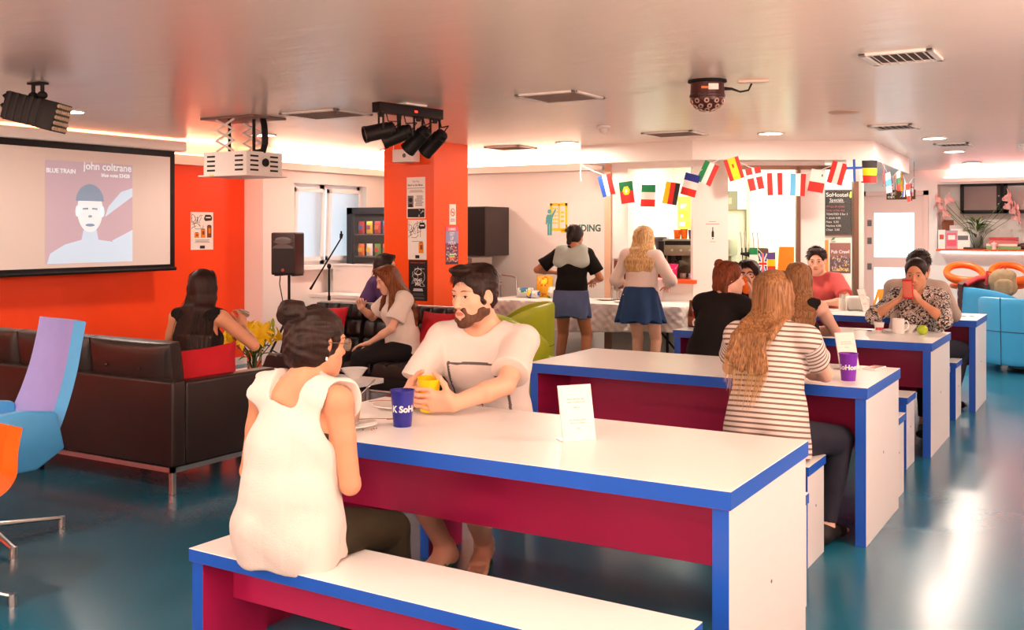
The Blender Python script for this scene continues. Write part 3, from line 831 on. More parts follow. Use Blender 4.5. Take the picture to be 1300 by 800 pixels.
def vent(label, x0, y0, x1, y1, slats, along='x', grp='ceiling vents'):
    t = thing('ceiling_vent', label, 'vent', ((x0 + x1) / 2, (y0 + y1) / 2, ZC), 0, grp)
    hx, hy = (x1 - x0) / 2, (y1 - y0) / 2; w = .035
    bm = BM()
    for a in ((-hx, -hy, hx, -hy + w), (-hx, hy - w, hx, hy), (-hx, -hy, -hx + w, hy), (hx - w, -hy, hx, hy)): bx(bm, (a[0], a[1], -.014), (a[2], a[3], 0), .003, 1)
    obj('frame', bm, M_ring, t)
    bm = BM(); bx(bm, (-hx + w, -hy + w, -.003), (hx - w, hy - w, -.001)); obj('duct', bm, mat('duct_brown', rgb(96, 78, 70), .6), t)
    for k in range(slats):
        u = (k + .5) / slats
        bm = BM()
        if along == 'x': y = -hy + w + (2 * hy - 2 * w) * u; bx(bm, (-hx + w, -.011, -.001), (hx - w, .011, .001), M=T(0, y, -.009) @ R('X', 35))
        else: x = -hx + w + (2 * hx - 2 * w) * u; bx(bm, (-.011, -hy + w, -.001), (.011, hy - w, .001), M=T(x, 0, -.009) @ R('Y', 35))
        obj('slat', bm, mat('vent_slat_grey', rgb(178, 158, 148), .5) if slats > 8 else M_ring, t, smooth=False)
vent('square ceiling vent nearest the orange column lights', -3.53, 5.96, -3.07, 6.41, 11)
vent('square ceiling vent left of the row of spotlights', -5.66, 5.96, -5.08, 6.40, 11)
vent('ceiling vent with open slats at the upper right', -1.19, 5.49, -.83, 5.88, 7, 'y')
vent('small slotted ceiling vent left of the right-hand lights', -1.94, 9.3, -1.57, 9.72, 6, 'y')
vent('faint slotted vent between two right-hand lights', -1.75, 11.6, -1.40, 12.0, 6, 'y')
vent('flat vent above the kitchen bulkhead', -3.9, 8.9, -3.4, 9.35, 9)
vent('flat vent behind the orange column top', -6.05, 9.55, -5.6, 9.95, 9)
# disc speaker, smoke detectors
bm = BM(); lathe(bm, [(0, -.010), (.10, -.010), (.115, -.004), (.115, 0), (0, 0)], n=36); tag(obj('ceiling_speaker', bm, mat('speaker_grille', rgb(214, 178, 160), .6), None, (-1.87, 8.13, ZC)), 'flat round pinkish speaker disc in the ceiling', 'speaker')
def smoke(label, x, y):
    t = thing('smoke_detector', label, 'smoke detector', (x, y, ZC), 0, 'smoke detectors')
    bm = BM(); lathe(bm, [(0, -.018), (.055, -.018), (.06, -.01), (.06, 0), (0, 0)], n=28); obj('base', bm, M_whitepl, t)
    bm = BM(); lathe(bm, [(0, -.065), (.02, -.065), (.032, -.05), (.036, -.022), (.03, -.018), (0, -.018)], n=24)
    obj('sensor_head', bm, M_whitepl, t)
smoke('smoke detector left of the mirror-ball light', -3.93, 8.17)
smoke('smoke detector at the far right of the ceiling', -.95, 12.2)

# ------------------------------------------------- LED panel spotlight, top left
t = thing('panel_spotlight', 'black LED panel spotlight hanging at the top left above the screen', 'spotlight', (-5.78, 3.98, ZC))
bm = BM(); bx(bm, (-.06, -.035, -.012), (.06, .035, 0), .003); obj('mount_plate', bm, M_mattblack, t)
bm = BM()
for s in (-1, 1): cyl(bm, (s * .045, 0, -.005), (s * .045, 0, -.075), .012, n=12); ell(bm, (s * .045, 0, -.08), (.03, .03, .026))
bx(bm, (-.07, -.012, -.09), (.07, .012, -.07), .003)
obj('yoke', bm, M_mattblack, t)
MM = T(0, 0, -.185) @ R('Z', 32) @ R('Y', 14)
bm = BM(); bx(bm, (-.17, -.11, -.085), (.06, .11, .085), .012, M=MM); bx(bm, (.06, -.115, -.09), (.15, .115, .09), .006, M=MM)
for k in range(5): bx(bm, (-.15 + k * .045, -.114, -.088), (-.13 + k * .045, .114, .088), .002, 1, M=MM)
obj('housing', bm, M_black, t)
bm = BM()
for i in range(7):
    for j in range(5): cyl(bm, MM @ V((.15, -.095 + i * .0315, -.07 + j * .035)), MM @ V((.158, -.095 + i * .0315, -.07 + j * .035)), .011, .013, 10)
obj('led_lenses', bm, mat('led_lens', rgb(210, 190, 160), .15), t)
bm = BM()
for z in (-.03, .03): tube(bm, [MM @ V((-.17, .03, z)), MM @ V((-.22, .03, z + .01)), MM @ V((-.24, .02, z + .03))], .012, 8)
obj('cable_plugs', bm, M_mattblack, t)

# ------------------------------------------------- projector on its scissor lift
PX, PY = -6.18, 6.10
t = thing('projector_lift', 'white scissor lift holding the projector cage below the ceiling', 'projector lift', (PX, PY, ZC), math.radians(0))
bm = BM(); bx(bm, (-.30, -.18, -.016), (.30, .18, 0), .003); obj('recess_plate', bm, mat('shadow_grey_plate', rgb(128, 104, 96), .5), t)  # plate in place of the open recess, its shade put into the grey
for y in (-.15, .15):
    bm = BM()
    for k in range(3):
        z0, z1 = -.02 - k * .085, -.02 - (k + 1) * .085
        for s in (-1, 1):
            tube(bm, [(s * .10 - .05, y, z0), (-s * .10 - .05, y + .006 * s, z1)], .009, 6)
    obj('scissor_arm', bm, M_whitepl, t)
bm = BM()
for x, y in ((-.05, -.1), (.12, .0)): cyl(bm, (x, y, 0), (x, y, -.29), .013, n=10)
tube(bm, [(.2, .02, -.01), (.235, .0, -.08), (.27, -.03, -.16), (.27, -.03, -.22), (.22, .0, -.28), (.1, .02, -.285)], .026, 10)
obj('cable_hose', bm, M_mattblack, t)
z0, z1 = -.47, -.285
bm = BM(); bx(bm, (-.24, -.20, z1 - .004), (.24, .20, z1), .001, 1); bx(bm, (-.27, -.23, z0 - .012), (.27, .23, z0), .002, 1)
for y in (-.195, .195): bx(bm, (-.24, y - .003, z0), (.24, y + .003, z1), .001, 1)
for x in (-.235, .235): bx(bm, (x - .003, -.2, z0), (x + .003, .2, z1), .001, 1)
cg = obj('cage', bm, M_whitepl, t)
bm = BM()
for x0 in (-.20, .11):
    for k in range(4): bx(bm, (x0, -.2005, z0 + .03 + k * .037), (x0 + .09, -.1978, z0 + .045 + k * .037), .001, 1)
for y0 in (-.16, .06):
    for k in range(4): bx(bm, (.2375, y0, z0 + .03 + k * .037), (.2405, y0 + .09, z0 + .045 + k * .037), .001, 1)
obj('vent_slots', bm, M_mattblack, cg)
bm = BM()
MMx = T(.239, .0, z0 + .10) @ R('Y', 90)
lathe(bm, [(0, .0), (.030, 0), (.034, .012), (.03, .02), (.022, .010), (0, .006)], n=28, M=MMx); 
obj('lens', bm, M_black, t)
bm = BM(); rect(bm, -.14, -.008, -.09, .004, face_minusY(0, -.2302, z0 - .004), 0, .001); obj('warning_sticker', bm, mat('yellow_sticker', rgb(230, 200, 40), .5), t)
# ------------------------------------------------- bar of four spots
sx, sy = -4.47, 6.045
t = thing('spotlight_bar', 'black bar of four tilted spotlights in front of the orange column', 'spotlight', (sx, sy, ZC), math.radians(82.5))
bm = BM(); bx(bm, (-.33, -.04, -.085), (.33, .04, -.012), .004); obj('bar', bm, M_black, t)
bm = BM(); bx(bm, (-.1, -.07, -.012), (.12, .07, 0), .002, 1); obj('mount_plate', bm, M_whitepl, t)
bm = BM(); bx(bm, (.02, -.0412, -.06), (.05, -.040, -.045)); obj('status_light', bm, mat('red_indicator', (1, .05, .03), .4, emit=(1, .05, .03), estr=2), t)
camdir = V((-.5116, .859))
for k, (x, yaw_, pit) in enumerate(((-.28, 150, -14), (-.10, 128, -22), (.10, 104, -42), (.28, 100, -40))):
    c = V((x, 0, -.215 - .012 * k))
    bm = BM()
    for s in (-1, 1):
        a = math.radians(yaw_ + 90)
        o_ = V((math.cos(a), math.sin(a), 0)) * (s * .062)
        tube(bm, [(x + o_.x, o_.y, -.085), (x + o_.x, o_.y, c.z)], .011, 6, flat=.4)
    a = math.radians(yaw_ + 90); o_ = V((math.cos(a), math.sin(a), 0)) * .066
    tube(bm, [V((x, 0, -.088)) - o_, V((x, 0, -.088)) + o_], .010, 6)
    cyl(bm, (x, 0, -.085), (x, 0, -.115), .018, n=12)
    obj('yoke', bm, M_mattblack, t)
    MM = T(*c) @ R('Z', yaw_) @ R('Y', -pit) @ R('Y', 90)
    bm = BM(); lathe(bm, [(0, -.10), (.035, -.10), (.048, -.09), (.05, -.06), (.055, -.055), (.057, .10), (.060, .105), (.060, .125), (.052, .125), (.050, .105), (0, .10)], n=30, M=MM)
    hd = obj('spotlight_head', bm, M_black, t)
    bm = BM(); lathe(bm, [(0, .101), (.049, .101), (.049, .106), (0, .112)], n=24, M=MM); obj('lens', bm, mat('spot_lens', rgb(150, 130, 120), .1), hd)
    bm = BM(); q = MM @ V((0, 0, -.1)); tube(bm, [q, q + V((.03, -.02, .05)), V((x + .07, .0, -.14)), V((x + .05, 0, -.08))], .005, 6); obj('cable', bm, M_mattblack, hd)
# ------------------------------------------------- mirror ball light
t = thing('dome_light', 'dark dome effect light with round lenses hanging from the ceiling', 'effect light', (-2.19, 6.0, ZC))
bm = BM(); lathe(bm, [(0, 0), (.115, 0), (.118, -.012), (.10, -.018), (0, -.018)], n=36); obj('mount_plate', bm, M_mattblack, t)
M_maroon = mat('dark_maroon_plastic', rgb(58, 24, 24), .35)
bm = BM(); lathe(bm, [(0, -.018), (.100, -.018), (.103, -.085), (.107, -.09), (.107, -.105), (.10, -.108), (0, -.108)], n=40); obj('housing', bm, M_maroon, t)
bm = BM(); lathe(bm, [(.1, -.10)] + [(.1 * math.cos(a * PI / 24), -.105 - .082 * math.sin(a * PI / 24)) for a in range(1, 12)] + [(0, -.187)], n=40); dm = obj('dome', bm, M_maroon, t)
for row, (el, n) in enumerate(((18, 10), (42, 9), (66, 5))):
    for k in range(n):
        a = 2 * PI * (k + .5 * row) / n; e = math.radians(el)
        p = V((.1 * math.cos(e) * math.cos(a), .1 * math.cos(e) * math.sin(a), -.105 - .082 * math.sin(e)))
        nn = V((math.cos(e) * math.cos(a), math.cos(e) * math.sin(a), -math.sin(e) * 1.1)).normalized()
        bm = BM(); cyl(bm, p - nn * .004, p + nn * .006, .0155, .0155, 14); cyl(bm, p + nn * .003, p + nn * .0075, .011, .006, 12, 1)
        obj('lens', bm, [mat('lens_bezel', rgb(200, 170, 150), .25, .4), mat('lens_face', rgb(70, 34, 30), .1)], dm)
fn_ = V((.5, -.85, 0)).normalized(); MF = Matrix(((.859, .5116 * -1, 0, 0), (0, 0, 1, 0), (0, 0, 1, 0), (0, 0, 0, 1)))
rr_ = V((.859, .5116, 0)); ff_ = V((.5116, -.859, 0))
MF = Matrix(((rr_.x, 0, ff_.x, ff_.x * .1015), (rr_.y, 0, ff_.y, ff_.y * .1015), (0, 1, 0, -.05), (0, 0, 0, 1)))
bm = BM(); rect(bm, -.012, -.018, .048, .018, MF, 0); rect(bm, -.055, -.012, -.014, .002, MF, 1); obj('rating_label', bm, [M_paper, M_orangepl], t)
bm = BM(); tube(bm, [rr_ * .10 + V((0, 0, -.05)), rr_ * .15 + V((0, 0, -.052)), rr_ * .20 + V((0, 0, -.07)), rr_ * .25 + V((0, 0, -.06)), rr_ * .27 + V((0, 0, -.02))], [.012, .008, .006, .006, .006], 8); obj('power_cable', bm, M_mattblack, t)
bm = BM(); bx(bm, (-.09, -.03, -.014), (.09, .03, 0), .003, M=T(rr_.x * .28, rr_.y * .28, 0) @ R('Z', 20)); obj('socket_plate', bm, mat('pink_white_plastic', rgb(244, 206, 192), .4), t)

# ================================================================== LEFT WALL: screen, poster
XS = -8.18
t = thing('projector_screen', 'large projector screen showing a pale blue portrait on the orange wall', 'screen', (XS, 5.2, 0))
y0, y1 = -2.6, 1.943
M_screen = mat('screen_fabric', rgb(226, 214, 208), .8, var=.01)
bm = BM(); bx(bm, (-.05, y0 - .10, 2.275), (.07, y1 + .10, 2.375), .02, 3); obj('case', bm, M_whitepl, t)
bm = BM(); bx(bm, (-.004, y0, 1.12), (0, y1, 2.275)); obj('border', bm, M_black, t)
bm = BM(); bx(bm, (0, y0 + .06, 1.15), (.002, y1 - .06, 2.215)); sf = obj('fabric', bm, M_screen, t)
bm = BM(); cyl(bm, (0, y0 - .01, 1.105), (0, y1 + .01, 1.105), .018, n=16); obj('bottom_bar', bm, M_black, t)
# projected picture: generic portrait and lettering
def em(name, c, s=.25): return mat(name, c, .8, emit=c, estr=s, var=0)
PI_bg, PI_a, PI_b, PI_c = em('projected_mauve', rgb(200, 184, 200), .12), em('projected_pale_blue', rgb(196, 222, 246), .3), em('projected_grey_blue', rgb(140, 166, 196), .15), em('projected_light', rgb(228, 242, 250), .32)
MP = face_plusX(.0022, .50, 1.19)
Wp, Hp = .93, .92
bm = BM(); rect(bm, 0, 0, Wp, Hp, MP, 0, .0006)
def poly(pts, mi, d=.001): prism(bm, pts, d, MP, mi)
def epts(cx, cy, rx, ry, a0=0, a1=360, n=32): return [(cx + rx * math.cos(math.radians(a0 + (a1 - a0) * k / n)), cy + ry * math.sin(math.radians(a0 + (a1 - a0) * k / n))) for k in range(n + (0 if a1 - a0 >= 360 else 1))]
poly([(.02, .0), (.05, .09), (.20, .17), (.37, .21), (.39, .30), (.53, .30), (.55, .21), (.70, .19), (.86, .10), (.90, .0)], 1, .0010)      # shoulders
poly(epts(.46, .48, .135, .20), 3, .0014)                       # face
poly(epts(.46, .55, .15, .17, 5, 175) , 2, .0018)               # hair
poly(epts(.325, .47, .02, .05), 3, .0014); poly(epts(.595, .47, .02, .05), 3, .0014)
poly([(.38, .50), (.44, .505), (.44, .488), (.38, .485)], 2, .002); poly([(.48, .505), (.54, .50), (.54, .485), (.48, .488)], 2, .002)
poly(epts(.46, .345, .05, .014), 2, .002); poly(epts(.46, .425, .022, .012), 2, .002)
poly([(.62, .42), (.93, .62), (.93, .70), (.80, .66), (.66, .52)], 1, .0010)
poly([(.70, .20), (.93, .30), (.93, .0), (.88, .0)], 1, .0013)
obj('projected_picture', bm, [PI_bg, PI_a, PI_b, PI_c], sf, smooth=False)
for s_, z_, y_, h_ in (('john coltrane', .098, .89, 2.045), ('BLUE TRAIN', .055, .51, 2.0), ('blue note 53428', .048, 1.08, 1.985)):
    bm = BM(); add_text(bm, s_, z_, face_plusX(.0035, y_, h_), 0, .0004, bold=.0012); obj('projected_lettering', bm, PI_c, sf, smooth=False)

def poster(name, label, M, w, h, mats, draw, loc=None, cat='poster', grp=None, bend=0):
    """flat sheet at matrix M (origin lower-left), draw(bm, M) adds print"""
    bm = BM(); rect(bm, 0, 0, w, h, M, 0, .0012); draw(bm, M @ T(0, 0, .0012))
    o = obj(name, bm, mats, None, smooth=False); tag(o, label, cat, grp)
    return o
def lines(bm, M, x0, x1, ys, h, mi, rag=.3, seed=0):
    r = random.Random(seed)
    for y in ys: rect(bm, x0 + (x1 - x0) * rag * r.random() * .5, y, x1 - (x1 - x0) * rag * r.random() * .5, y + h, M, mi, .0004)
def scribble(bm, M, x0, y0, x1, y1, n, w, mi, seed=0):
    r = random.Random(seed)
    for k in range(n):
        p = V((r.uniform(x0, x1), r.uniform(y0, y1))); a = r.random() * 6.28
        for s in range(5):
            a += r.uniform(-.9, .9); q = p + V((math.cos(a), math.sin(a))) * (min(x1 - x0, y1 - y0) * .16)
            q.x = min(max(q.x, x0), x1); q.y = min(max(q.y, y0), y1)
            d = (q - p)
            if d.length > 1e-4:
                nrm = V((-d.y, d.x)).normalized() * w
                prism(bm, [tuple(p - nrm), tuple(q - nrm), tuple(q + nrm), tuple(p + nrm)], .0005, M, mi)
            p = q
M_amber = mat('amber_drink_ink', rgb(226, 130, 20), .6); M_brownink = mat('brown_ink', rgb(120, 60, 30), .6)
def drinks_poster(bm, M, w, h, jars):
    scribble(bm, M, .01, h * .55, w * .55, h * .97, 12, .0022, 1, 4)
    poly_ = [(w * .58, h * .82), (w * .64, h * .93), (w * .88, h * .93), (w * .95, h * .86), (w * .93, h * .78), (w * .64, h * .76)]
    prism(bm, poly_, .0006, M, 1); rect(bm, w * .66, h * .84, w * .88, h * .87, M, 4, .0009)
    for k in range(jars):
        x = w * (.16 + .28 * k) if jars > 1 else w * .58; b = h * (.32 if jars > 1 else .16); hh = h * (.12 + .10 * k) if jars > 1 else h * .26; ww = w * .2 if jars > 1 else w * .26
        rect(bm, x, b, x + ww, b + hh, M, 2 if k < 2 else 3, .0006); rect(bm, x + ww * .15, b + hh, x + ww * .85, b + hh + h * .02, M, 1, .0006)
        rect(bm, x + ww * .3, b + hh * .35, x + ww * .8, b + hh * .8, M, 3 if k < 2 else 2, .0009)
    lines(bm, M, w * .12, w * .88, [h * .22, h * .19, h * .25] if jars > 1 else [h * .45], h * .012, 5)
    rect(bm, w * .4, h * .03, w * .62, h * .11, M, 1, .0006)
PM = [M_paper, M_ink, M_amber, M_brownink, M_whiteink, M_greyink]
Mx = face_plusX(XL + .001, 7.59, 1.28)
poster('poster', 'drinks poster with three amber jars on the orange wall right of the screen', Mx, .31, .40, PM, lambda b, M: drinks_poster(b, M, .31, .40, 3))
# column posters, left face (faces -Y) and right face (faces +X)
YC, XC = 8.65 - .0015, -6.08 + .0015
def bw_poster(bm, M):
    w, h = .235, .425
    add_text(bm, 'Tiger Rag', .022, M @ T(.07, h - .05, 0), 3, .0003); add_text(bm, 'Back to the Blues', .027, M @ T(.014, h - .09, 0), 1, .0003, bold=.0005)
    rect(bm, .01, h - .115, w - .01, h - .111, M, 1, .0004); lines(bm, M, .015, w - .015, [h - .14, h - .155], .005, 3)
    rect(bm, .012, .115, .085, .235, M, 3, .0005); disc(bm, (.048, .19), .024, M, 1, 18, .0007); prism(bm, [(.02, .115), (.03, .15), (.066, .15), (.078, .115)], .0007, M, 1)
    lines(bm, M, .1, w - .02, [.13 + k * .016 for k in range(7)], .006, 1, .5, 3)
    rect(bm, .01, .01, w - .01, .10, M, 1, .0005); lines(bm, M, .02, .14, [.03, .05, .07], .010, 2, .2); scribble(bm, M @ T(0, 0, .0004), .15, .02, .215, .09, 5, .002, 2, 9)
poster('poster', 'black and white music poster with a small portrait, topmost on the column', face_minusY(-6.42, YC, 1.61), .235, .425, [M_paper, M_ink, M_whiteink, M_greyink], bw_poster, grp='posters on the column')
poster('poster', 'white poster with black scrawl and one amber jar, in the middle of the column', face_minusY(-6.405, YC, 1.185), .235, .41, PM, lambda b, M: (drinks_poster(b, M, .235, .41, 1), scribble(b, M, .12, .22, .225, .40, 10, .002, 1, 12)), grp='posters on the column')
def black_poster(bm, M):
    w, h = .235, .42
    add_text(bm, 'WEDNESDAY NIGHTS', .019, M @ T(.02, h - .035, 0), 2, .0003)
    for a0 in range(0, 360, 45):
        a = math.radians(a0); p = (w / 2 + .035 * math.cos(a), .30 + .03 * math.sin(a)); q = (w / 2 + .06 * math.cos(a), .30 + .055 * math.sin(a))
        n = (-(q[1] - p[1]) * .05, (q[0] - p[0]) * .05); prism(bm, [(p[0] - n[0], p[1] - n[1]), (q[0] - n[0], q[1] - n[1]), (q[0] + n[0], q[1] + n[1]), (p[0] + n[0], p[1] + n[1])], .0005, M, 1)
    for a0, a1 in ((20, 160), (200, 340)):
        pts = epts(w / 2, .30, .052, .036, a0, a1, 14) + epts(w / 2, .30, .042, .026, a1, a0, 14)
        prism(bm, pts, .0005, M, 1)
    add_text(bm, 'Open', .045, M @ T(w / 2, .20, 0), 1, .0004, 'CENTER', .001); add_text(bm, 'Mic', .05, M @ T(w / 2, .155, 0), 1, .0004, 'CENTER', .001)
    scribble(bm, M, .04, .15, .20, .33, 12, .0018, 1, 21)
    lines(bm, M, .05, w - .05, [.115, .10], .010, 1, .2); lines(bm, M, .03, w - .03, [.07, .055, .03, .02], .005, 3, .3)
poster('poster', 'black poster with white line drawing, lowest on the column', face_minusY(-6.395, YC, .76), .235, .42, [M_ink, M_whiteink, M_redink, M_greyink], black_poster, grp='posters on the column')
def nosmoke(bm, M):
    pts = epts(.065, .135, .045, .045, 0, 360, 30)
    for k in range(30):
        a, b = math.radians(12 * k), math.radians(12 * k + 12)
        prism(bm, [(.06 + .042 * math.cos(a), .13 + .042 * math.sin(a)), (.06 + .042 * math.cos(b), .13 + .042 * math.sin(b)), (.06 + .032 * math.cos(b), .13 + .032 * math.sin(b)), (.06 + .032 * math.cos(a), .13 + .032 * math.sin(a))], .0005, M, 1)
    prism(bm, [(.034, .158), (.028, .152), (.086, .102), (.092, .108)], .0006, M, 1)
    rect(bm, .035, .126, .085, .134, M, 2, .0004); lines(bm, M, .015, .105, [.055, .035], .007, 3, .2)
def face_plusX2(x, y, z): return face_plusX(x, y, z)
poster('no_smoking_sign', 'small white no-smoking sign on the right face of the column', face_plusX(XC, 8.93, 1.545), .12, .215, [M_paper, M_redink, M_ink, M_greyink], nosmoke, cat='sign')
PC = [mat('festival_violet', rgb(110, 50, 110), .6)] + [mat('festival_%d' % i, rgb(*c), .6) for i, c in enumerate(((230, 90, 110), (150, 150, 190), (236, 200, 90), (70, 40, 60), (230, 226, 220), (80, 190, 120)))]
def fest(bm, M, w, h):
    r = random.Random(5)
    rect(bm, 0, h * .55, w, h, M, 2, .0003)
    for k in range(170): disc(bm, (r.uniform(.012, w - .012), h * (.06 + .46 * r.random() ** 1.4)), r.uniform(.004, .010), M, r.choice([1, 4, 4, 3, 5, 6, 1]), 7, .0004 + .0001 * r.random())
    rect(bm, 0, h * .86, w, h, M, 1, .0005)
    add_text(bm, 'SUMMER', .036, M @ T(w / 2, h * .89, .0004), 5, .0003, 'CENTER', .001)
    for k, s in enumerate(('GET', 'UP', 'HOLA')): add_text(bm, s, .05, M @ T(w / 2, h * (.75 - .115 * k), .0004), 5, .0003, 'CENTER', .001)
    for k, c in enumerate((1, 3, 6, 5)): rect(bm, w * .3, h * (.14 + .035 * k), w * .72, h * (.172 + .035 * k), M, c, .0008)
    rect(bm, 0, 0, w, h * .06, M, 4, .0006)
poster('poster', 'colourful festival crowd poster on the right face of the column', face_plusX(XC, 8.86, 1.13), .235, .40, PC, lambda b, M: fest(b, M, .235, .40))
# small white box speaker at the top of the column
t = thing('wall_speaker', 'small white box with a dark round lens at the top of the column', 'speaker', (-6.36, 8.65, 2.25))
bm = BM(); bx(bm, (-.12, -.17, -.065), (.12, -.02, .065), .006); obj('body', bm, M_whitepl, t)
bm = BM(); cyl(bm, (.03, -.172, 0), (.03, -.168, 0), .022, n=22); obj('lens', bm, M_greyink, t)
bm = BM(); tube(bm, [(-.05, -.02, .03), (-.05, 0, .03)], .02, 8); tube(bm, [(-.12, -.1, .02), (-.16, -.1, .03), (-.17, -.08, .15)], .005, 6); obj('bracket', bm, M_whitepl, t)

# ================================================================== PA SPEAKER, MIC STAND, WHITE BOXES
t = thing('speaker_stand', 'black tripod stand under the loudspeaker by the window', 'stand', (-7.18, 7.71, 0))
bm = BM(); cyl(bm, (0, 0, .10), (0, 0, .75), .019, n=16); cyl(bm, (0, 0, .7), (0, 0, 1.05), .014, n=14); obj('pole', bm, M_black, t)
bm = BM(); cyl(bm, (0, 0, .72), (0, 0, .78), .028, n=16); cyl(bm, (0, 0, .75), (.07, -.04, .75), .01, n=10); obj('clamp_knob', bm, M_black, t)
for k in range(3):
    a = 2 * PI * k / 3 + .5
    bm = BM(); tube(bm, [(.02 * math.cos(a), .02 * math.sin(a), .62), (.45 * math.cos(a), .45 * math.sin(a), .02)], .012, 8); tube(bm, [(.0, .0, .2), (.24 * math.cos(a), .24 * math.sin(a), .315)], .007, 6); ell(bm, (.45 * math.cos(a), .45 * math.sin(a), .018), (.02, .02, .018)); obj('leg', bm, M_black, t)
t = thing('loudspeaker', 'black loudspeaker on a tripod stand by the window', 'speaker', (-7.18, 7.71, 1.045), math.radians(18))
bm = BM(); tb = BM()
poly_ = [(-.13, -.14), (.13, -.14), (.11, .12), (.06, .15), (-.06, .15), (-.11, .12)]
prism(tb, poly_, .42); bmesh.ops.bevel(tb, geom=list(tb.edges), offset=.018, segments=3, profile=.6, affect='EDGES'); add(bm, tb, 0)
obj('cabinet', bm, mat('loudspeaker_shell', rgb(46, 24, 24), .4), t)
bm = BM(); bx(bm, (-.118, -.1445, .02), (.118, -.139, .27), .002, 1)
for k in range(16): bx(bm, (-.115, -.1455, .03 + k * .015), (.115, -.144, .034 + k * .015))
obj('grille', bm, mat('dark_speaker_grille', rgb(26, 22, 22), .5), t)
bm = BM(); 
for k in range(9):
    u = k / 8 * 2 - 1
ell(bm, (0, -.135, .345), (.095, .012, .035)); 
MS = face_minusY(0, -.1395, 0)
prism(bm, epts(0, .262, .11, .045, 0, 180, 20), .006, MS); prism(bm, epts(0, .335, .10, .03, 180, 360, 20), .008, MS)
obj('horn', bm, mat('glossy_grey_horn', rgb(92, 84, 82), .2), t)
bm = BM(); disc(bm, (0, .05), .016, face_minusY(0, -.1455, 0), 0, 18, .002); obj('badge', bm, mat('reddish_badge', rgb(170, 70, 60), .4), t)
bm = BM(); bx(bm, (-.11, -.1, -.012), (-.07, .1, .0)); bx(bm, (.07, -.1, -.012), (.11, .1, .0)); obj('rubber_foot', bm, M_mattblack, t)
bm = BM(); tube(bm, [(-.13, .1, .08), (-.15, .1, -.1), (-.1, .08, -.3), (-.02, .03, -.5), (-.02, .02, -.62)], .005, 6); obj('cable', bm, M_mattblack, t)
t = thing('microphone_stand', 'black microphone stand with angled boom in front of the window', 'stand', (-7.17, 8.30, 0))
bm = BM(); cyl(bm, (0, 0, .05), (0, 0, 1.09), .010, n=12); cyl(bm, (0, 0, .70), (0, 0, .80), .016, n=12); obj('pole', bm, M_black, t)
bm = BM(); p0, p1 = V((-.17, -.10, .888 - .02)), V((.107, .063, 1.40)); tube(bm, [p0, p0.lerp(p1, .2), p1], [.014, .008, .008], 8); ell(bm, (0, 0, 1.11), (.022, .022, .028)); obj('boom', bm, M_black, t)
bm = BM(); tube(bm, [p1, p1 + V((.005, .003, .05))], [.014, .02], 10); tube(bm, [p1 + V((.005, .003, .035)), p1 + V((.018, -.02, .075))], .008, 6); tube(bm, [p1 + V((.005, .003, .035)), p1 + V((-.012, .02, .075))], .008, 6); obj('microphone_clip', bm, M_mattblack, t)
for k in range(3):
    a = 2 * PI * k / 3 + .9; bm = BM(); tube(bm, [(0, 0, .09), (.3 * math.cos(a), .3 * math.sin(a), .015)], .009, 8); obj('leg', bm, M_black, t)
# white partition counter and low box
bm = BM(); bx(bm, (-8.02, 9.35, 0), (-6.75, 9.45, 1.07), .004); bx(bm, (-8.03, 9.33, 1.07), (-6.75, 9.47, 1.09), .003); tag(obj('partition', bm, M_white), 'white waist-high partition in front of the vending machine', 'partition')
bm = BM(); bx(bm, (-8.05, 9.0, 0), (-7.35, 9.3, .72), .01); bx(bm, (-8.07, 8.98, .72), (-7.33, 9.32, .76), .008); tag(obj('white_cabinet', bm, M_white), 'low white cabinet against the partition under the window', 'cabinet')

# ================================================================== VENDING MACHINE + WALL CABINET
t = thing('vending_machine', 'black vending machine with snack window behind the column', 'vending machine', (-7.62, 10.12, 0))
hx, hy, Hv = .52, .36, 1.76
bm = BM()
for (a, b) in (((-hx, -hy + .02, .05), (-hx + .03, hy, Hv)), ((hx - .03, -hy + .02, .05), (hx, hy, Hv)), ((-hx, hy - .03, .05), (hx, hy, Hv)), ((-hx, -hy + .02, Hv - .05), (hx, hy, Hv)), ((-hx, -hy + .02, .05), (hx, hy, .45))): bx(bm, a, b, .004, 1)
obj('cabinet', bm, M_black, t)
bm = BM(); fr = -hy
for (a, b) in (((-hx, fr - .02, .45), (-hx + .09, fr + .03, Hv)), ((.27, fr - .02, .45), (hx, fr + .03, Hv)), ((-hx, fr - .02, Hv - .08), (hx, fr + .03, Hv)), ((-hx, fr - .02, .05), (hx, fr + .03, .48))): bx(bm, a, b, .004, 1)
bx(bm, (.33, fr - .026, .95), (.36, fr - .02, 1.6), .002, 1); bx(bm, (.40, fr - .024, .9), (.48, fr - .02, 1.25), .002, 1, 1)
d_ = obj('door', bm, [mat('dark_slate_plastic', rgb(44, 46, 54), .35), M_mattblack], t)
bm = BM(); bx(bm, (-hx + .09, fr, .48), (.27, fr + .006, Hv - .08)); obj('window_glass', bm, M_pane, d_)
for k in range(4):
    bm = BM(); bx(bm, (-hx + .04, -hy + .06, .62 + k * .27), (.30, hy - .05, .63 + k * .27)); obj('shelf', bm, M_greyink, t)
bm = BM(); bx(bm, (-hx + .06, hy - .05, .5), (.30, hy - .04, Hv - .08)); bx(bm, (-hx+.1,-hy+.05,Hv-.075),(.26,-hy+.08,Hv-.06), mi=1); obj('lit_backboard', bm, [mat('slate_blue_board', rgb(72, 84, 100), .6), mat('machine_lamp', (1, 1, 1), .5, emit=(.85, .92, 1), estr=14, var=0)], t)
scol = [mat('snack_%d' % i, rgb(*c), .35) for i, c in enumerate(((200, 40, 40), (236, 190, 40), (60, 110, 190), (230, 226, 220), (230, 120, 40), (90, 140, 60), (150, 60, 110)))]
base_snack = None
rnd = random.Random(11)
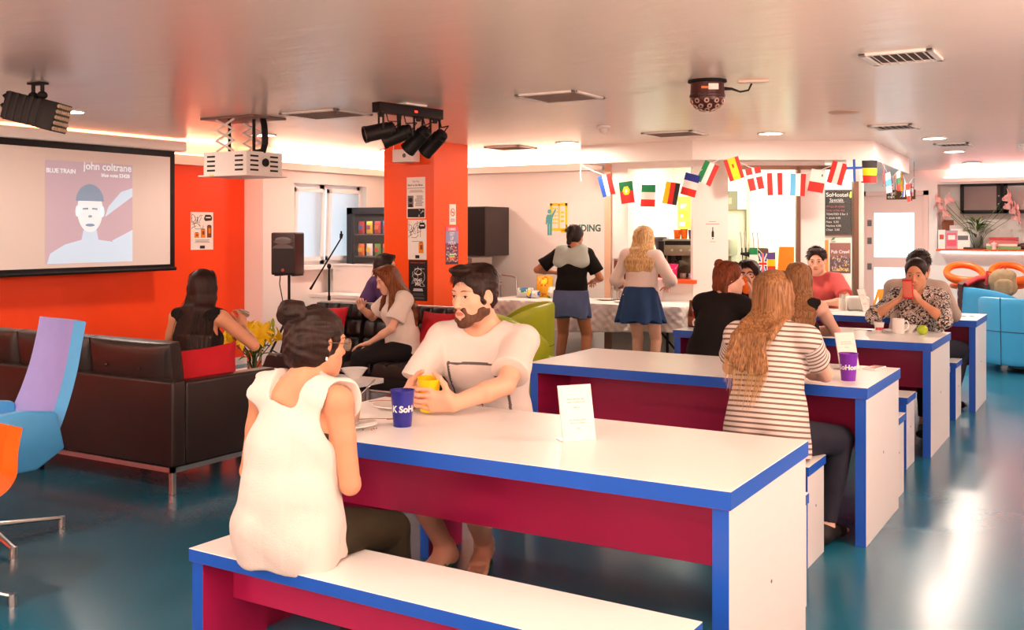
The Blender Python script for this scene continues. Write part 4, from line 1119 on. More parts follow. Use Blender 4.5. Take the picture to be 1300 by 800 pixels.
for r_ in range(4):
    for c_ in range(6):
        bm = BM(); cushion(bm, (-.045, -.006, 0), (.045, .006, .15), .022, 8, 8, axis=1); rect(bm, -.03, .05, .03, .10, face_minusY(0, -.028, 0), 1, .0005)
        a = rnd.randrange(7); b = (a + 1 + rnd.randrange(5)) % 7
        o = obj('snack_bag', bm, [scol[a], scol[b]], None, (-7.62 - .40 + c_ * .125, 10.12 - .24, .635 + r_ * .27)); tag(o, 'shiny bag of snacks on a shelf of the vending machine', 'snack', 'snack bags in the vending machine')
t = thing('wall_cabinet', 'black box fixed on the wall right of the column', 'cabinet', (-6.64, 10.29, 1.19))
bm = BM(); bx(bm, (-.32, -.27, 0), (.32, .255, .57), .006); obj('body', bm, mat('dark_brown_panel', rgb(56, 44, 44), .5), t)
bm = BM(); bx(bm, (-.31, -.275, .01), (.31, -.27, .56), .003, 1); obj('front', bm, M_black, t)
# steel trolley with toaster
t = thing('steel_trolley', 'stainless trolley with curved handle left of the buffet', 'trolley', (-6.42, 9.85, 0))
bm = BM()
for z in (.30, .86): bx(bm, (-.38, -.25, z), (.30, .25, z + .025), .004)
obj('shelf', bm, M_steel, t)
for x in (-.35, .28):
    for y in (-.22, .22):
        bm = BM(); cyl(bm, (x, y, .06), (x, y, .90), .012, n=10); ell(bm, (x, y, .03), (.02, .03, .03)); obj('leg', bm, M_steel, t)
bm = BM()
for y in (-.22, .22): tube(bm, [(.28, y, .98), (.42, y, .97), (.475, y, .95), (.48, y, .90), (.48, y, .80)], .012, 8)
tube(bm, [(.28, -.22, .98), (.28, .22, .98)], .012, 8); tube(bm, [(.28, -.22, .88), (.48, -.22, .86)], .012, 8)
obj('handle', bm, M_steel, t)
t = thing('conveyor_toaster', 'stainless steel conveyor toaster on the trolley below the black wall box', 'toaster', (-6.44, 9.82, .886))
bm = BM(); prism(bm, [(-.20, 0), (.20, 0), (.20, .29), (-.10, .29), (-.20, .20)], .42, Matrix(((1, 0, 0, 0), (0, 0, -1, .21), (0, 1, 0, 0), (0, 0, 0, 1)))); obj('body', bm, mat('dull_steel', rgb(158, 146, 138), .42, .55), t, smooth=False)
bm = BM(); add_text(bm, 'TOAST', .05, face_minusY(.0, -.2105, .225), 0, .0004); obj('lettering', bm, M_whiteink, t, smooth=False)
bm = BM(); bx(bm, (-.34, -.14, .22), (-.19, .14, .23), .002, 1); 
for k in range(6): tube(bm, [(-.34, -.12 + k * .048, .235), (-.19, -.12 + k * .048, .225)], .004, 6)
obj('feed_rack', bm, M_steel, t)

# ================================================================== VENDING SIGN
t = thing('wall_sign', 'white wall sign reading VENDING with a yellow machine and teal figure', 'sign', (0, YV, 0))
M_tealink, M_yelink, M_dgreen = mat('teal_ink', rgb(90, 178, 180), .6), mat('yellow_ink', rgb(252, 214, 30), .6), mat('dark_green_ink', rgb(58, 108, 92), .6)
bm = BM(); rect(bm, -5.86, 1.44, -5.07, 1.82, face_minusY(0, 0, 0), 0, .004); obj('panel', bm, mat('sign_white', rgb(242, 236, 230), .4, var=.01), t, smooth=False)
MV = face_minusY(-5.82, -.0042, 1.46)
bm = BM(); 
for (a, b, c, d) in ((.055, 0, .085, .34), (.20, 0, .285, .03), (.055, .31, .285, .34), (.255, 0, .285, .34), (.055, .02, .285, .05), (.165, .05, .185, .33)): rect(bm, a, b, c, d, MV, 0, .001)
for i in range(3):
    for j in range(5): rect(bm, .09 + i * .026, .10 + j * .042, .108 + i * .026, .122 + j * .042, MV, 0, .0012)
for j in range(3): rect(bm, .195, .12 + j * .05, .24, .145 + j * .05, MV, 0, .0012)
obj('machine_pictogram', bm, M_yelink, t, smooth=False)
bm = BM(); disc(bm, (.05, .245), .026, MV, 0, 22, .002); prism(bm, [(.02, .21), (.08, .21), (.125, .275), (.138, .265), (.088, .165), (.08, -.03), (.053, -.03), (.053, .10), (.048, .10), (.048, -.03), (.022, -.03), (.02, .12), (.008, .09), (-.002, .10), (.005, .18)], .002, MV, 0); obj('figure_pictogram', bm, M_tealink, t, smooth=False)
bm = BM(); add_text(bm, 'VENDING', .108, face_minusY(-5.555, -.0045, 1.475), 0, .0008, bold=.0035, sx=.94); obj('lettering', bm, M_dgreen, t, smooth=False)

# ================================================================== BUFFET
bt = (-4.82, 9.76)
t = thing('buffet_table', 'long buffet table under a crumpled white cloth against the wall', 'table', (bt[0], bt[1], 0))
bm = BM(); bx(bm, (-1.12, -.36, .70), (1.12, .36, .735), .004); obj('tabletop', bm, M_wood, t)
for s in (-1, 1):
    bm = BM()
    for y in (-.28, .28): tube(bm, [(s * .95, y, .70), (s * .95, y, .02)], .014, 8)
    tube(bm, [(s * .95, -.28, .25), (s * .95, .28, .25)], .012, 8); tube(bm, [(s * .95, .0, .25), (s * .55, 0, .70)], .010, 8); obj('leg', bm, M_mattblack, t)
def cloth(hx, hy, z, drop, seed, lob=.03, n=180):
    bm = BM(); r = random.Random(seed); ph = [r.random() * 6.28 for _ in range(6)]
    per = []
    def corner(cx, cy, a0):
        return [(cx + .03 * math.cos(math.radians(a0 + k * 15)), cy + .03 * math.sin(math.radians(a0 + k * 15))) for k in range(7)]
    base = []
    segs = [((hx, -hy + .03), (hx, hy - .03)), ((hx - .03, hy), (-hx + .03, hy)), ((-hx, hy - .03), (-hx, -hy + .03)), ((-hx + .03, -hy), (hx - .03, -hy))]
    corners = [((hx - .03, hy - .03), 0), ((-hx + .03, hy - .03), 90), ((-hx + .03, -hy + .03), 180), ((hx - .03, -hy + .03), 270)]
    for (a, b), (c, a0) in zip(segs, corners):
        m = max(8, int(math.dist(a, b) / .025))
        for k in range(m): base.append((a[0] + (b[0] - a[0]) * k / m, a[1] + (b[1] - a[1]) * k / m))
        base += corner(c[0], c[1], a0)[:-1]
    N = len(base)
    nrm = []
    for i in range(N):
        a, b = base[i - 1], base[(i + 1) % N]; d = V((b[0] - a[0], b[1] - a[1])).normalized(); nrm.append(V((d.y, -d.x)))
    s = [0]
    for i in range(1, N): s.append(s[-1] + math.dist(base[i - 1], base[i]))
    rows = 16; rings = []
    for j in range(rows + 1):
        v = j / rows; ring = []
        for i in range(N):
            w = (math.sin(s[i] * 17 + ph[0]) + .7 * math.sin(s[i] * 29 + ph[1] + 2 * v) + .5 * math.sin(s[i] * 47 + ph[2] + 5 * v)) / 2.2
            fold = .012 * math.sin(s[i] * 38 + v * 14 + ph[3]) * math.sin(v * 9 + s[i] * 11) + .008 * math.sin(s[i] * 71 - v * 19)
            o = .004 + v * (.03 + lob * w) + fold * min(1, v * 3)
            p = V(base[i]) + nrm[i] * o
            dr = drop * (1 + .10 * math.sin(s[i] * 2.1 + ph[4]))
            ring.append(V((p.x, p.y, z - dr * v)))
        rings.append(ring)
    vr = [[bm.verts.new(p) for p in r_] for r_ in rings]
    for a, b in zip(vr, vr[1:]):
        for i in range(N):
            k = (i + 1) % N; bm.faces.new((a[i], b[i], b[k], a[k]))
    bm.faces.new(vr[0])
    return bm
M_cloth = mat('white_table_linen', rgb(232, 222, 214), .75, bump=.35, bscale=22, var=.04)
o = obj('tablecloth', cloth(1.135, .375, .742, .27, 5), M_cloth, None, (bt[0], bt[1], 0), sharp=80); o.modifiers.new('s', 'SOLIDIFY').thickness = -.004
tag(o, 'crumpled white tablecloth hanging over the buffet table', 'tablecloth')
# side table with longer cloth at right of buffet
bm = BM()
o = obj('tablecloth', cloth(.24, .30, .76, .62, 9, .02), M_cloth, None, (-3.40, 9.80, 0), sharp=80); o.modifiers.new('s', 'SOLIDIFY').thickness = -.004
tag(o, 'long white cloth over the small stand right of the girl in the blue skirt', 'tablecloth')
t = thing('side_table', 'small stand hidden under the long white cloth', 'table', (-3.40, 9.8, 0)); bm = BM(); bx(bm, (-.22, -.28, .72), (.22, .28, .755), .003); obj('tabletop', bm, M_wood, t)
for x in (-.18, .18):
    for y in (-.22, .22): bm = BM(); cyl(bm, (x, y, 0), (x, y, .72), .015, n=10); obj('leg', bm, M_mattblack, t)
zt = .743
def bag(label, loc, cols, s, rz=0, seed=0):
    rnd = random.Random(seed); bm = BM(); cushion(bm, (-s[0] / 2, -.01, 0), (s[0] / 2, .01, s[2]), s[1] / 2, 14, 14, axis=1)
    for v in bm.verts: v.co += V((rnd.uniform(-1, 1), rnd.uniform(-1, 1), 0)) * .006
    bmesh.ops.recalc_face_normals(bm, faces=list(bm.faces))
    for f in bm.faces:
        c = f.calc_center_median(); k = math.sin(c.x * 40 + seed) + math.sin(c.z * 34 + seed * 2)
        f.material_index = 0 if k < .5 else (1 if k < 1.2 else len(cols) - 1)
    o = obj('snack_bag', bm, cols, None, loc, (math.radians(-6), 0, rz)); tag(o, label, 'snack', 'bags on the buffet')
    return o
C = lambda n, *c: mat(n, rgb(*c), .3)
bag('tall golden crisp bag on the buffet', (-5.53, 9.98, zt), [C('gold_foil', 240, 176, 40), C('foil_orange', 220, 110, 30), M_yelink], (.19, .10, .24), .1, 1)
bag('green and white packet left of the golden bag', (-5.70, 9.85, zt), [C('foil_white', 226, 230, 226), C('foil_green', 60, 150, 80), C('foil_blue', 60, 110, 190)], (.18, .09, .11), .3, 2)
bag('blue and white packet in front of the golden bag', (-5.56, 9.78, zt), [C('foil_white', 226, 230, 226), C('foil_blue', 60, 110, 190), M_yelink], (.16, .09, .09), -.1, 3)
bag('white and yellow packet right of the golden bag', (-5.36, 9.88, zt), [C('foil_white', 226, 230, 226), M_yelink, C('foil_green', 60, 150, 80)], (.15, .09, .13), -.3, 4)
for lb, x, y in (('flat plate on the buffet left of the person in black', -5.15, 9.70), ('round plate on the buffet right of the person in black', -4.42, 9.70), ('plate at the back of the buffet near the dispenser', -4.72, 9.92)): plate(lb, (x, y, zt), .13, grp='plates on the buffet')
t = thing('juice_dispenser', 'brown drinks dispenser with steel lid on the buffet', 'dispenser', (-4.62, 10.08, zt))
bm = BM(); lathe(bm, [(0, .12), (.10, .12), (.10, .42), (0, .42)], n=36); obj('tank', bm, mat('brown_drink_tank', rgb(120, 62, 40), .15), t)
bm = BM(); lathe(bm, [(0, 0), (.11, 0), (.11, .015), (.05, .02), (.05, .10), (.104, .105), (.104, .125), (0, .125)], n=36); lathe(bm, [(0, .42), (.105, .42), (.105, .44), (.03, .455), (.02, .48), (0, .48)], n=36); obj('stand', bm, M_chrome, t)
bm = BM(); tube(bm, [(0, -.10, .15), (0, -.15, .15), (0, -.155, .10)], .012, 8); tube(bm, [(-.05, -.14, .17), (.05, -.14, .17)], .008, 8); obj('tap', bm, M_chrome, t)
bm = BM(); lathe(bm, [(0, 0), (.03, 0), (.032, .14), (.029, .14), (.027, .005), (0, .005)], n=24); tag(obj('glass', bm, M_clear2, None, (-4.62, 9.86, zt)), 'clear glass under the dispenser tap', 'glass')
t = thing('food_container', 'clear plastic tub with pink lid rim on the buffet beside the girl', 'container', (-4.30, 9.98, zt))
bm = BM(); tb = BM(); bx(bm, (-.14, -.10, 0), (.14, .10, .22), .015); obj('tub', bm, mat('clear_pinkish_plastic', rgb(250, 232, 232), .2, trans=.6, var=.02), t)
bm = BM(); bx(bm, (-.15, -.11, .22), (.15, .11, .245), .008); obj('lid', bm, mat('pink_lid', rgb(246, 190, 196), .35), t)
t = thing('bread_basket', 'white patterned box of pastries on the buffet beside the girl', 'box', (-4.22, 9.72, zt))
bm = BM(); bx(bm, (-.10, -.09, 0), (.10, .09, .10), .008); 
for k in range(5): disc(bm, (-.08 + k * .04, .05), .014, face_minusY(0, -.0905, 0), 1, 12, .0006)
obj('carton', bm, [M_paper, M_greyink], t)
for i, (x, y) in enumerate(((-.05, -.02), (.03, .02), (.05, -.05), (-.03, .05))):
    bm = BM(); ell(bm, (0, 0, 0), (.045, .032, .03)); tag(obj('pastry', bm, mat('golden_crust', rgb(206, 140, 70), .6, var=.25), None, (-4.22 + x, 9.72 + y, zt + .115), (0, 0, i)), 'golden pastry heaped in the patterned box on the buffet', 'pastry', 'pastries in the box')
bm = BM(); bx(bm, (-.05, -.04, 0), (.05, .04, .05), .006); tag(obj('snack_box', bm, mat('plum_box', rgb(120, 60, 70), .5), None, (-3.42, 9.72, .765)), 'small plum-coloured box on the white-clothed stand', 'box')
bm = BM(); bx(bm, (-.11, -.02, 0), (.11, .02, .30), .008); tag(obj('tray', bm, M_whitepl, None, (-5.22, 10.12, zt), (math.radians(-8), 0, 0)), 'white tray standing at the back of the buffet', 'tray')
# ================================================================== KITCHEN HATCH
t = thing('hatch_counter', 'orange-red counter ledge of the kitchen hatch', 'counter', (-4.24, 10.2, .93))
bm = BM(); bx(bm, (-.44, -.06, 0), (.40, .55, .04), .004); obj('ledge', bm, M_orangeboard, t)
ZH = .972
t = thing('espresso_machine', 'steel and black two-level espresso machine on the hatch counter', 'coffee machine', (-3.98, 10.62, ZH - .1), math.radians(6))
bm = BM(); bx(bm, (-.34, -.12, 0), (.34, .28, .06), .01); bx(bm, (-.34, .10, .06), (.34, .28, .34), .01); bx(bm, (-.36, -.14, .34), (.36, .30, .52), .015); obj('body', bm, mat('greenish_steel', rgb(150, 152, 130), .35, .7), t)
bm = BM(); bx(bm, (-.33, -.145, .455), (.33, -.138, .50), .002, 1); bx(bm, (-.33, -.13, .062), (.33, .10, .075), .002, 1); bx(bm, (-.40, -.15, .28), (-.34, .1, .50), .01); obj('panel', bm, M_black, t)
for x in (-.2, .1):
    bm = BM(); cyl(bm, (x, -.05, .34), (x, -.05, .29), .035, .03, 18); tube(bm, [(x, -.05, .30), (x, -.19, .28)], .012, 8); obj('brew_head', bm, M_black, t)
bm = BM()
for k in range(6): cyl(bm, (-.25 + k * .1, -.142, .40), (-.25 + k * .1, -.15, .40), .012, n=12)
for x in (-.31, .31): tube(bm, [(x, -.12, .36), (x, -.16, .25), (x, -.15, .12)], .006, 6)
obj('knobs', bm, M_steel, t)
def cup(label, loc, col, r=.04, h=.11, taper=.75, grp=None, name='cup', rot=(0, 0, 0)):
    bm = BM(); lathe(bm, [(0, 0), (r * taper, 0), (r * taper + .001, .003), (r * .985, h - .004), (r, h), (r * .93, h - .001), (r * taper * .92, .005), (0, .005)], n=36)
    return tag(obj(name, bm, col, None, loc, rot), label, 'cup', grp)
M_purple = mat('purple_plastic', rgb(112, 40, 168), .3); M_indigo = mat('indigo_plastic', rgb(36, 40, 140), .28); M_yellowpl = mat('yellow_plastic', rgb(250, 206, 10), .3, sss=.05); M_violetdark = mat('dark_violet_plastic', rgb(66, 40, 100), .35)
zt2 = ZH - .1 + .52
for i, (x, c, lb) in enumerate(((-4.22, M_orangepl, 'leftmost orange cup on top of the coffee machine'), (-4.14, M_orangepl, 'second orange cup on top of the coffee machine'), (-4.05, M_violetdark, 'dark purple cup on top of the coffee machine'), (-3.95, M_orangepl, 'orange cup right of the dark purple cup on the coffee machine'), (-3.86, M_orangepl, 'rightmost orange cup on the coffee machine'))): cup(lb, (x, 10.62, zt2), c, .042, .10 + .01 * (i % 2), grp='cups on the coffee machine')
def mug(label, loc, rz=0, r=.04, h=.09, m=None, grp=None):
    t = thing('mug', label, 'mug', loc, rz, grp)
    bm = BM(); lathe(bm, [(0, 0), (r * .92, 0), (r, .006), (r, h), (r * .92, h), (r * .9, .008), (0, .008)], n=34); obj('bowl', bm, m or M_porc, t)
    bm = BM(); tube(bm, [(r * .96, 0, h * .82), (r * 1.45, 0, h * .84), (r * 1.75, 0, h * .6), (r * 1.65, 0, h * .3), (r * .96, 0, h * .16)], .006, 8); obj('handle', bm, m or M_porc, t)
    return t
for x, lb in ((-4.13, 'white mug left under the coffee machine spouts'), (-4.03, 'white mug in the middle under the coffee machine spouts'), (-3.94, 'white mug right under the coffee machine spouts')): mug(lb, (x, 10.56, ZH - .1 + .078), -1.2, .035, .07, grp='mugs under the spouts')
t = thing('bucket', 'bright pink bucket on the hatch counter', 'bucket', (-4.16, 10.33, ZH))
bm = BM(); lathe(bm, [(0, 0), (.045, 0), (.062, .15), (.066, .15), (.066, .156), (.058, .156), (.042, .006), (0, .006)], n=30); obj('pail', bm, mat('pink_plastic', rgb(236, 40, 130), .35), t)
bm = BM(); tube(bm, [(.063, 0, .15), (.05, -.03, .11), (0, -.066, .09), (-.05, -.03, .11), (-.063, 0, .15)], .003, 6); obj('handle', bm, M_whitepl, t)
t = thing('coffee_grinder', 'black and red coffee grinder beside the espresso machine', 'coffee grinder', (-4.40, 10.60, ZH))
bm = BM(); bx(bm, (-.08, -.1, 0), (.08, .12, .28), .02); bx(bm, (-.07, -.16, .14), (.07, -.1, .2), .01); obj('body', bm, M_black, t)
bm = BM(); lathe(bm, [(0, .28), (.05, .28), (.09, .42), (.08, .44), (0, .45)], n=24); obj('hopper', bm, mat('smoky_plastic', rgb(90, 80, 84), .2), t)
cup('red jug beside the coffee grinder', (-4.30, 10.42, ZH), mat('red_plastic', rgb(220, 40, 20), .35), .05, .20, .8, name='jug')
cup('steel milk pitcher in front of the coffee machine', (-4.23, 10.46, ZH), M_steel, .045, .13, .95, name='pitcher')
t = thing('soap_bottle', 'small blue spray bottle on the hatch counter', 'bottle', (-3.96, 10.40, ZH)); bm = BM(); lathe(bm, [(0, 0), (.04, 0), (.045, .02), (.02, .07), (.012, .08), (.012, .10), (0, .10)], n=22); obj('body', bm, mat('pale_blue_plastic', rgb(150, 170, 220), .3), t); bm = BM(); cyl(bm, (0, 0, .10), (0, 0, .13), .012, .01, 12); obj('cap', bm, M_whitepl, t)
# inner wall of the kitchen: pictures, pipes, tiles
def simple_poster(name, label, M, w, h, cols, seed, grp):
    def d(bm, M_):
        r = random.Random(seed)
        for k in range(7):
            x = r.uniform(.05, .6) * w; y = r.uniform(.08, .75) * h; rect(bm, x, y, x + w * r.uniform(.15, .35), y + h * r.uniform(.06, .2), M_, 1 + k % (len(cols) - 1), .0005 + .0001 * k)
    return poster(name, label, M, w, h, cols, d, grp=grp)
YB2 = 12.6 - .002
simple_poster('poster', 'yellow poster on the kitchen wall seen through the hatch', face_minusY(-5.0, YB2, 1.50), .24, .42, [mat('pale_yellow', rgb(244, 214, 90), .6), M_paper, mat('dull_yellow', rgb(210, 180, 60), .6)], 1, 'posters on the kitchen wall')
simple_poster('poster', 'poster with red and green fruit on the kitchen wall seen through the hatch', face_minusY(-4.72, YB2, 1.48), .22, .40, [mat('pale_green_paper', rgb(190, 190, 150), .6), M_redink, mat('dull_green', rgb(90, 140, 80), .6), mat('pale_red', rgb(210, 110, 90), .6)], 2, 'posters on the kitchen wall')
simple_poster('poster', 'dark olive poster on the kitchen wall seen through the hatch', face_minusY(-4.42, YB2, 1.50), .22, .48, [mat('dark_olive', rgb(120, 116, 90), .6), mat('olive_grey', rgb(150, 146, 120), .6), M_paper], 3, 'posters on the kitchen wall')
simple_poster('poster', 'small grey poster at the left of the kitchen wall seen through the hatch', face_minusY(-5.05 + .0, YB2 - .0, 1.0), .15, .3, [M_greyink, M_paper], 4, 'posters on the kitchen wall')
bm = BM(); 
for x in (-4.60, -4.05): cyl(bm, (x, 12.55, 0), (x, 12.55, 2.4), .018, n=10)
tag(obj('water_pipe', bm, mat('steel_pipe', rgb(190, 184, 160), .3, .6)), 'pair of vertical metal pipes on the kitchen wall', 'pipe')
bm = BM(); bx(bm, (-5.04, 11.5, 0), (-4.56, 12.1, .9), .005); bx(bm, (-5.05, 11.48, .9), (-4.55, 12.1, .93), .003); tag(obj('kitchen_unit', bm, M_steel), 'steel kitchen unit behind the coffee machine', 'cabinet')
bm = BM(); bx(bm, (-3.80, 12.12, 0), (-3.36, 12.55, 1.62), .012); tag(obj('kitchen_cupboard', bm, mat('cream_cupboard', rgb(226, 226, 196), .45)), 'tall cream cupboard inside the kitchen right of the coffee machine', 'cupboard')
# fridge, taps, orange board inside the servery
def ktag(o, *a, **k): return tag(o, *a, **k)
def KT(s, off, z=0): return KM(s, off, z)
t = thing('fridge', 'pale green-white tall fridge behind the beer taps', 'fridge', (0, 0, 0))
bm = BM(); bx(bm, (.28, 1.05, 0), (.78, 1.6, 1.72), .01, M=KT(0, 0)); obj('cabinet', bm, mat('mint_white_enamel', rgb(226, 232, 212), .35), t)
bm = BM(); bx(bm, (.275, 1.035, .06), (.285, 1.05, 1.72), M=KT(0, 0)); bx(bm, (.772, 1.035, .06), (.79, 1.05, 1.72), M=KT(0, 0)); bx(bm, (.28, 1.035, 1.71), (.79, 1.05, 1.725), M=KT(0, 0)); obj('door_edge', bm, mat('olive_rubber', rgb(140, 138, 96), .6), t, smooth=False)
t = thing('servery_counter', 'counter inside the servery carrying the beer taps', 'counter', (0, 0, 0))
bm = BM(); bx(bm, (.37, .125, 0), (1.09, .55, .87), .004, M=KT(0, 0)); bx(bm, (.355, .0, .87), (1.095, .56, .91), .004, M=KT(0, 0)); obj('worktop', bm, M_wallw, t, smooth=False)
t = thing('beer_tap_tower', 'beer tap tower with four tall handles inside the servery', 'beer tap', tuple(KT(.70, .33, .91) @ V((0, 0, 0))), math.atan2(u2.y, u2.x)); t.scale = (.62, .8, 1.05)
bm = BM(); cyl(bm, (-.02, 0, 0), (-.02, 0, .32), .035, .035, 20); cyl(bm, (.16, 0, 0), (.16, 0, .32), .035, .035, 20); bx(bm, (-.10, -.06, .27), (.05, .06, .36), .025, 3); bx(bm, (.08, -.06, .26), (.24, .06, .37), .03, 3); obj('tower', bm, mat('patterned_tap_badge', rgb(96, 66, 56), .4, var=.6, scale=40), t)
for x, xx in ((-.22, -.2), (-.15, -.14), (-.01, -.02), (.07, .06)):
    bm = BM(); tube(bm, [(x, -.03, .36), (x - .01, -.03, .46), (x - .02, -.03, .50)], [.009, .012, .010], 10); ell(bm, (x - .022, -.03, .52), (.014, .012, .025)); cyl(bm, (x, -.03, .32), (x, -.03, .37), .012, .01, 10, 1); obj('tap_handle', bm, [M_chrome, M_black], t)
bm = BM(); tube(bm, [(-.05, -.03, .30), (-.24, -.03, .31)], [.03, .012], 10)
for x in (-.21, -.14): tube(bm, [(x, -.03, .31), (x, -.04, .23)], [.010, .006], 8)
obj('spout', bm, M_black, t)
FC = {k: mat('flag_' + k, rgb(*c), .7, var=.03) for k, c in dict(blue=(40, 92, 190), navy=(36, 50, 140), lblue=(96, 180, 226), red=(222, 46, 40), white=(244, 240, 234), green=(20, 132, 74), dgreen=(0, 110, 60), yellow=(250, 206, 20), black=(40, 36, 36), orange=(250, 130, 20), olive=(90, 92, 60), purple=(90, 70, 150)).items()}
FK = list(FC)
def flag_mesh(w, h, draw, mid=0.02, seed=0, curl=.012):
    """flag hanging from z=0 down, top edge along +x, in the XZ plane facing -y"""
    r = random.Random(seed); bm = BM()
    nx, ny = 24, 18
    ph = r.random() * 6
    def P(u, v, o): return V((w * (u - .5), -o + curl * math.sin(u * 5 + ph) * v + curl * .8 * v * v * math.sin(ph), -h * v))
    for side, o in ((0, 0), (1, -.0015)):
        g = [[bm.verts.new(P(i / nx, j / ny, o)) for j in range(ny + 1)] for i in range(nx + 1)]
        for i in range(nx):
            for j in range(ny):
                f = bm.faces.new((g[i][j], g[i][j + 1], g[i + 1][j + 1], g[i + 1][j])); f.material_index = FK.index(draw((i + .5) / nx, (j + .5) / ny))
    return bm
def VS(*c): return lambda u, v: c[min(len(c) - 1, int(u * len(c)))]
def HS(*c): return lambda u, v: c[min(len(c) - 1, int(v * len(c)))]
def spain(u, v): return 'yellow' if .25 < u < .75 and not (.40 < u < .55 and .25 < v < .45) else 'red'
def portugal(u, v):
    d = math.hypot((u - .5) * .72, v - .42)
    return 'white' if d < .07 else ('yellow' if d < .2 else ('dgreen' if v < .42 else 'red'))
def denmark(u, v): return 'white' if abs(u - .5) < .08 or abs(v - .36) < .06 else 'red'
def malta(u, v): return 'black' if abs(u - .75) < .05 and abs(v - .2) < .05 else ('white' if v < .55 else 'red')
def finland(u, v): return 'blue' if abs(u - .5) < .10 or abs(v - .40) < .07 else 'white'
def uk(u, v): return 'red' if abs(u - .5) < .08 or abs(v - .5) < .06 else ('white' if abs(u - .5) < .14 or abs(v - .5) < .1 or abs(u - v) < .08 or abs(u + v - 1) < .08 else 'navy')
def garland(label, pts, flags, w, h, faces, seed=0, droop=0.0):
    """pts: string polyline; flags: list of (t index float along polyline, draw, tilt deg, label)"""
    t = thing('flag_bunting', label, 'bunting', tuple(pts[0]))
    o0 = V(pts[0])
    bm = BM(); tube(bm, [V(p) - o0 for p in pts], .004, 6); obj('string', bm, M_whiteink, t)
    for k, (p, d, draw, tilt, lb, dz) in enumerate(flags):
        bm = flag_mesh(w, h, draw, seed=seed + k)
        d = V(d).normalized(); y = V((-d.y, d.x, 0)).normalized(); z = d.cross(y)
        Mx = Matrix(((d.x, y.x, z.x, 0), (d.y, y.y, z.y, 0), (d.z, y.z, z.z, 0), (0, 0, 0, 1))) @ R('Y', tilt)
        for v in bm.verts: v.co = Mx @ v.co
        f = obj('flag', bm, [FC[c] for c in FK], t, tuple(V(p) - o0), fixn=False, sharp=80)
        f['label'] = lb
    return t
# geometry of the bunting: camera-independent world points along the bulkhead face
A0 = V((-5.03, 9.90, 2.19)); 
def lerp(a, b, t): return a + (b - a) * t
e1 = V((-3.79, 9.90, 0)); e2 = V((-2.21, 10.87, 0))
def pf(q, z):   # q in [0,1] facet one, [1,2] facet two
    a = V((-5.03, 9.90, 0))
    p = lerp(a, e1, q) if q <= 1 else lerp(e1, e2, q - 1)
    return V((p.x, p.y - .02, z))
zs = [(0, 2.19), (.12, 2.12), (.25, 2.06), (.4, 2.0), (.6, 1.955), (.75, 1.955), (.9, 1.98), (1.03, 2.06), (1.16, 2.205), (1.23, 2.215), (1.32, 2.13), (1.42, 2.075), (1.52, 2.055), (1.62, 2.06), (1.72, 2.10), (1.82, 2.17), (1.90, 2.205), (2.0, 2.19)]
SP = [pf(q, z) for q, z in zs]
def onstr(q):
    for (a, za), (b, zb) in zip(zs, zs[1:]):
        if a <= q <= b: return pf(q, za + (zb - za) * (q - a) / (b - a)), (pf(b, zb) - pf(a, za)).normalized()
FL = [(.23, VS('blue', 'white', 'red'), 'blue white and red striped flag at the left end of the string'), (.43, portugal, 'green and red flag with yellow disc'), (.64, HS('green', 'white', 'red'), 'green white red flag with level stripes'),
      (.86, VS('yellow', 'red', 'black'), 'yellow red and black flag'), (1.02, HS('navy', 'white', 'red'), 'dark blue white red flag with level stripes'), (1.125, VS('green', 'white', 'red'), 'green white red tilted flag by the knot'),
      (1.225, spain, 'red and yellow flag with a small crest'), (1.345, denmark, 'red flag with a white cross'), (1.465, VS('red', 'white', 'red'), 'pale red and white striped flag'),
      (1.595, VS('lblue', 'white', 'red'), 'light blue white red flag'), (1.71, malta, 'white over red flag with a small cross'), (1.825, VS('red', 'white', 'red'), 'red white red flag near the right knot'), (1.90, finland, 'white flag with a blue cross'), (1.985, HS('black', 'yellow', 'red'), 'black yellow red flag at the corner')]
tilts = [0, 0, 0, 0, 0, 0, 0, 0, 0, 0, 0, 0, 0, 0]
tl = [-14, -6, 2, 10, 16, 24, -18, -12, -2, 2, 10, 16, -2, 0]
fl = []
for (q, d, lb), ti in zip(FL, tl):
    p, dd = onstr(min(q, 1.999)); dd = V((dd.x, dd.y, 0))
    fl.append((p + V((0, -.012, 0)), dd, d, ti, lb, 0))
garland('string of national flags hung across the front of the kitchen bulkhead', SP, fl, .155, .225, None, 3)
# loose string end
bm = BM(); tube(bm, [(-5.03, 9.9, 2.19), (-5.035, 9.89, 2.12), (-5.02, 9.88, 2.02)], .004, 6); tag(obj('string_end', bm, M_whiteink), 'loose white string end hanging at the left of the flags', 'string')
# side garland along the right facet
s0, s1 = V((-2.17, 10.95, 2.19)), V((-2.33, 13.85, 2.16))
SP2 = [lerp(s0, s1, k / 10) + V((0.02, 0, -.14 * math.sin(PI * k / 10 * 2) ** 2)) for k in range(11)]
draws = [VS('red', 'white', 'navy'), HS('white', 'lblue', 'white'), uk, VS('black', 'yellow', 'red'), HS('white', 'green', 'red'), spain, VS('navy', 'white', 'red'), HS('red', 'white', 'red'), denmark, uk]
fl = []
for k, d in enumerate(draws):
    q = (k + .6) / 10.3; i = min(9, int(q * 10)); p = lerp(SP2[i], SP2[i + 1], q * 10 - i)
    fl.append((p + V((.008, 0, 0)), (-.12 + .3 * math.sin(k * 2.1), 1, 0), d, random.Random(k).uniform(-14, 14), ['red white and blue flag', 'white and light blue flag', 'blue flag with red and white crosses', 'black yellow red flag', 'white green red flag', 'red and yellow flag', 'blue white red flag', 'red white red flag', 'red flag with white cross', 'crossed blue flag at the far end'][k] + ' seen nearly edge-on', 0))
garland('string of national flags running back along the right side of the kitchen bulkhead', SP2, fl, .15, .215, None, 30)
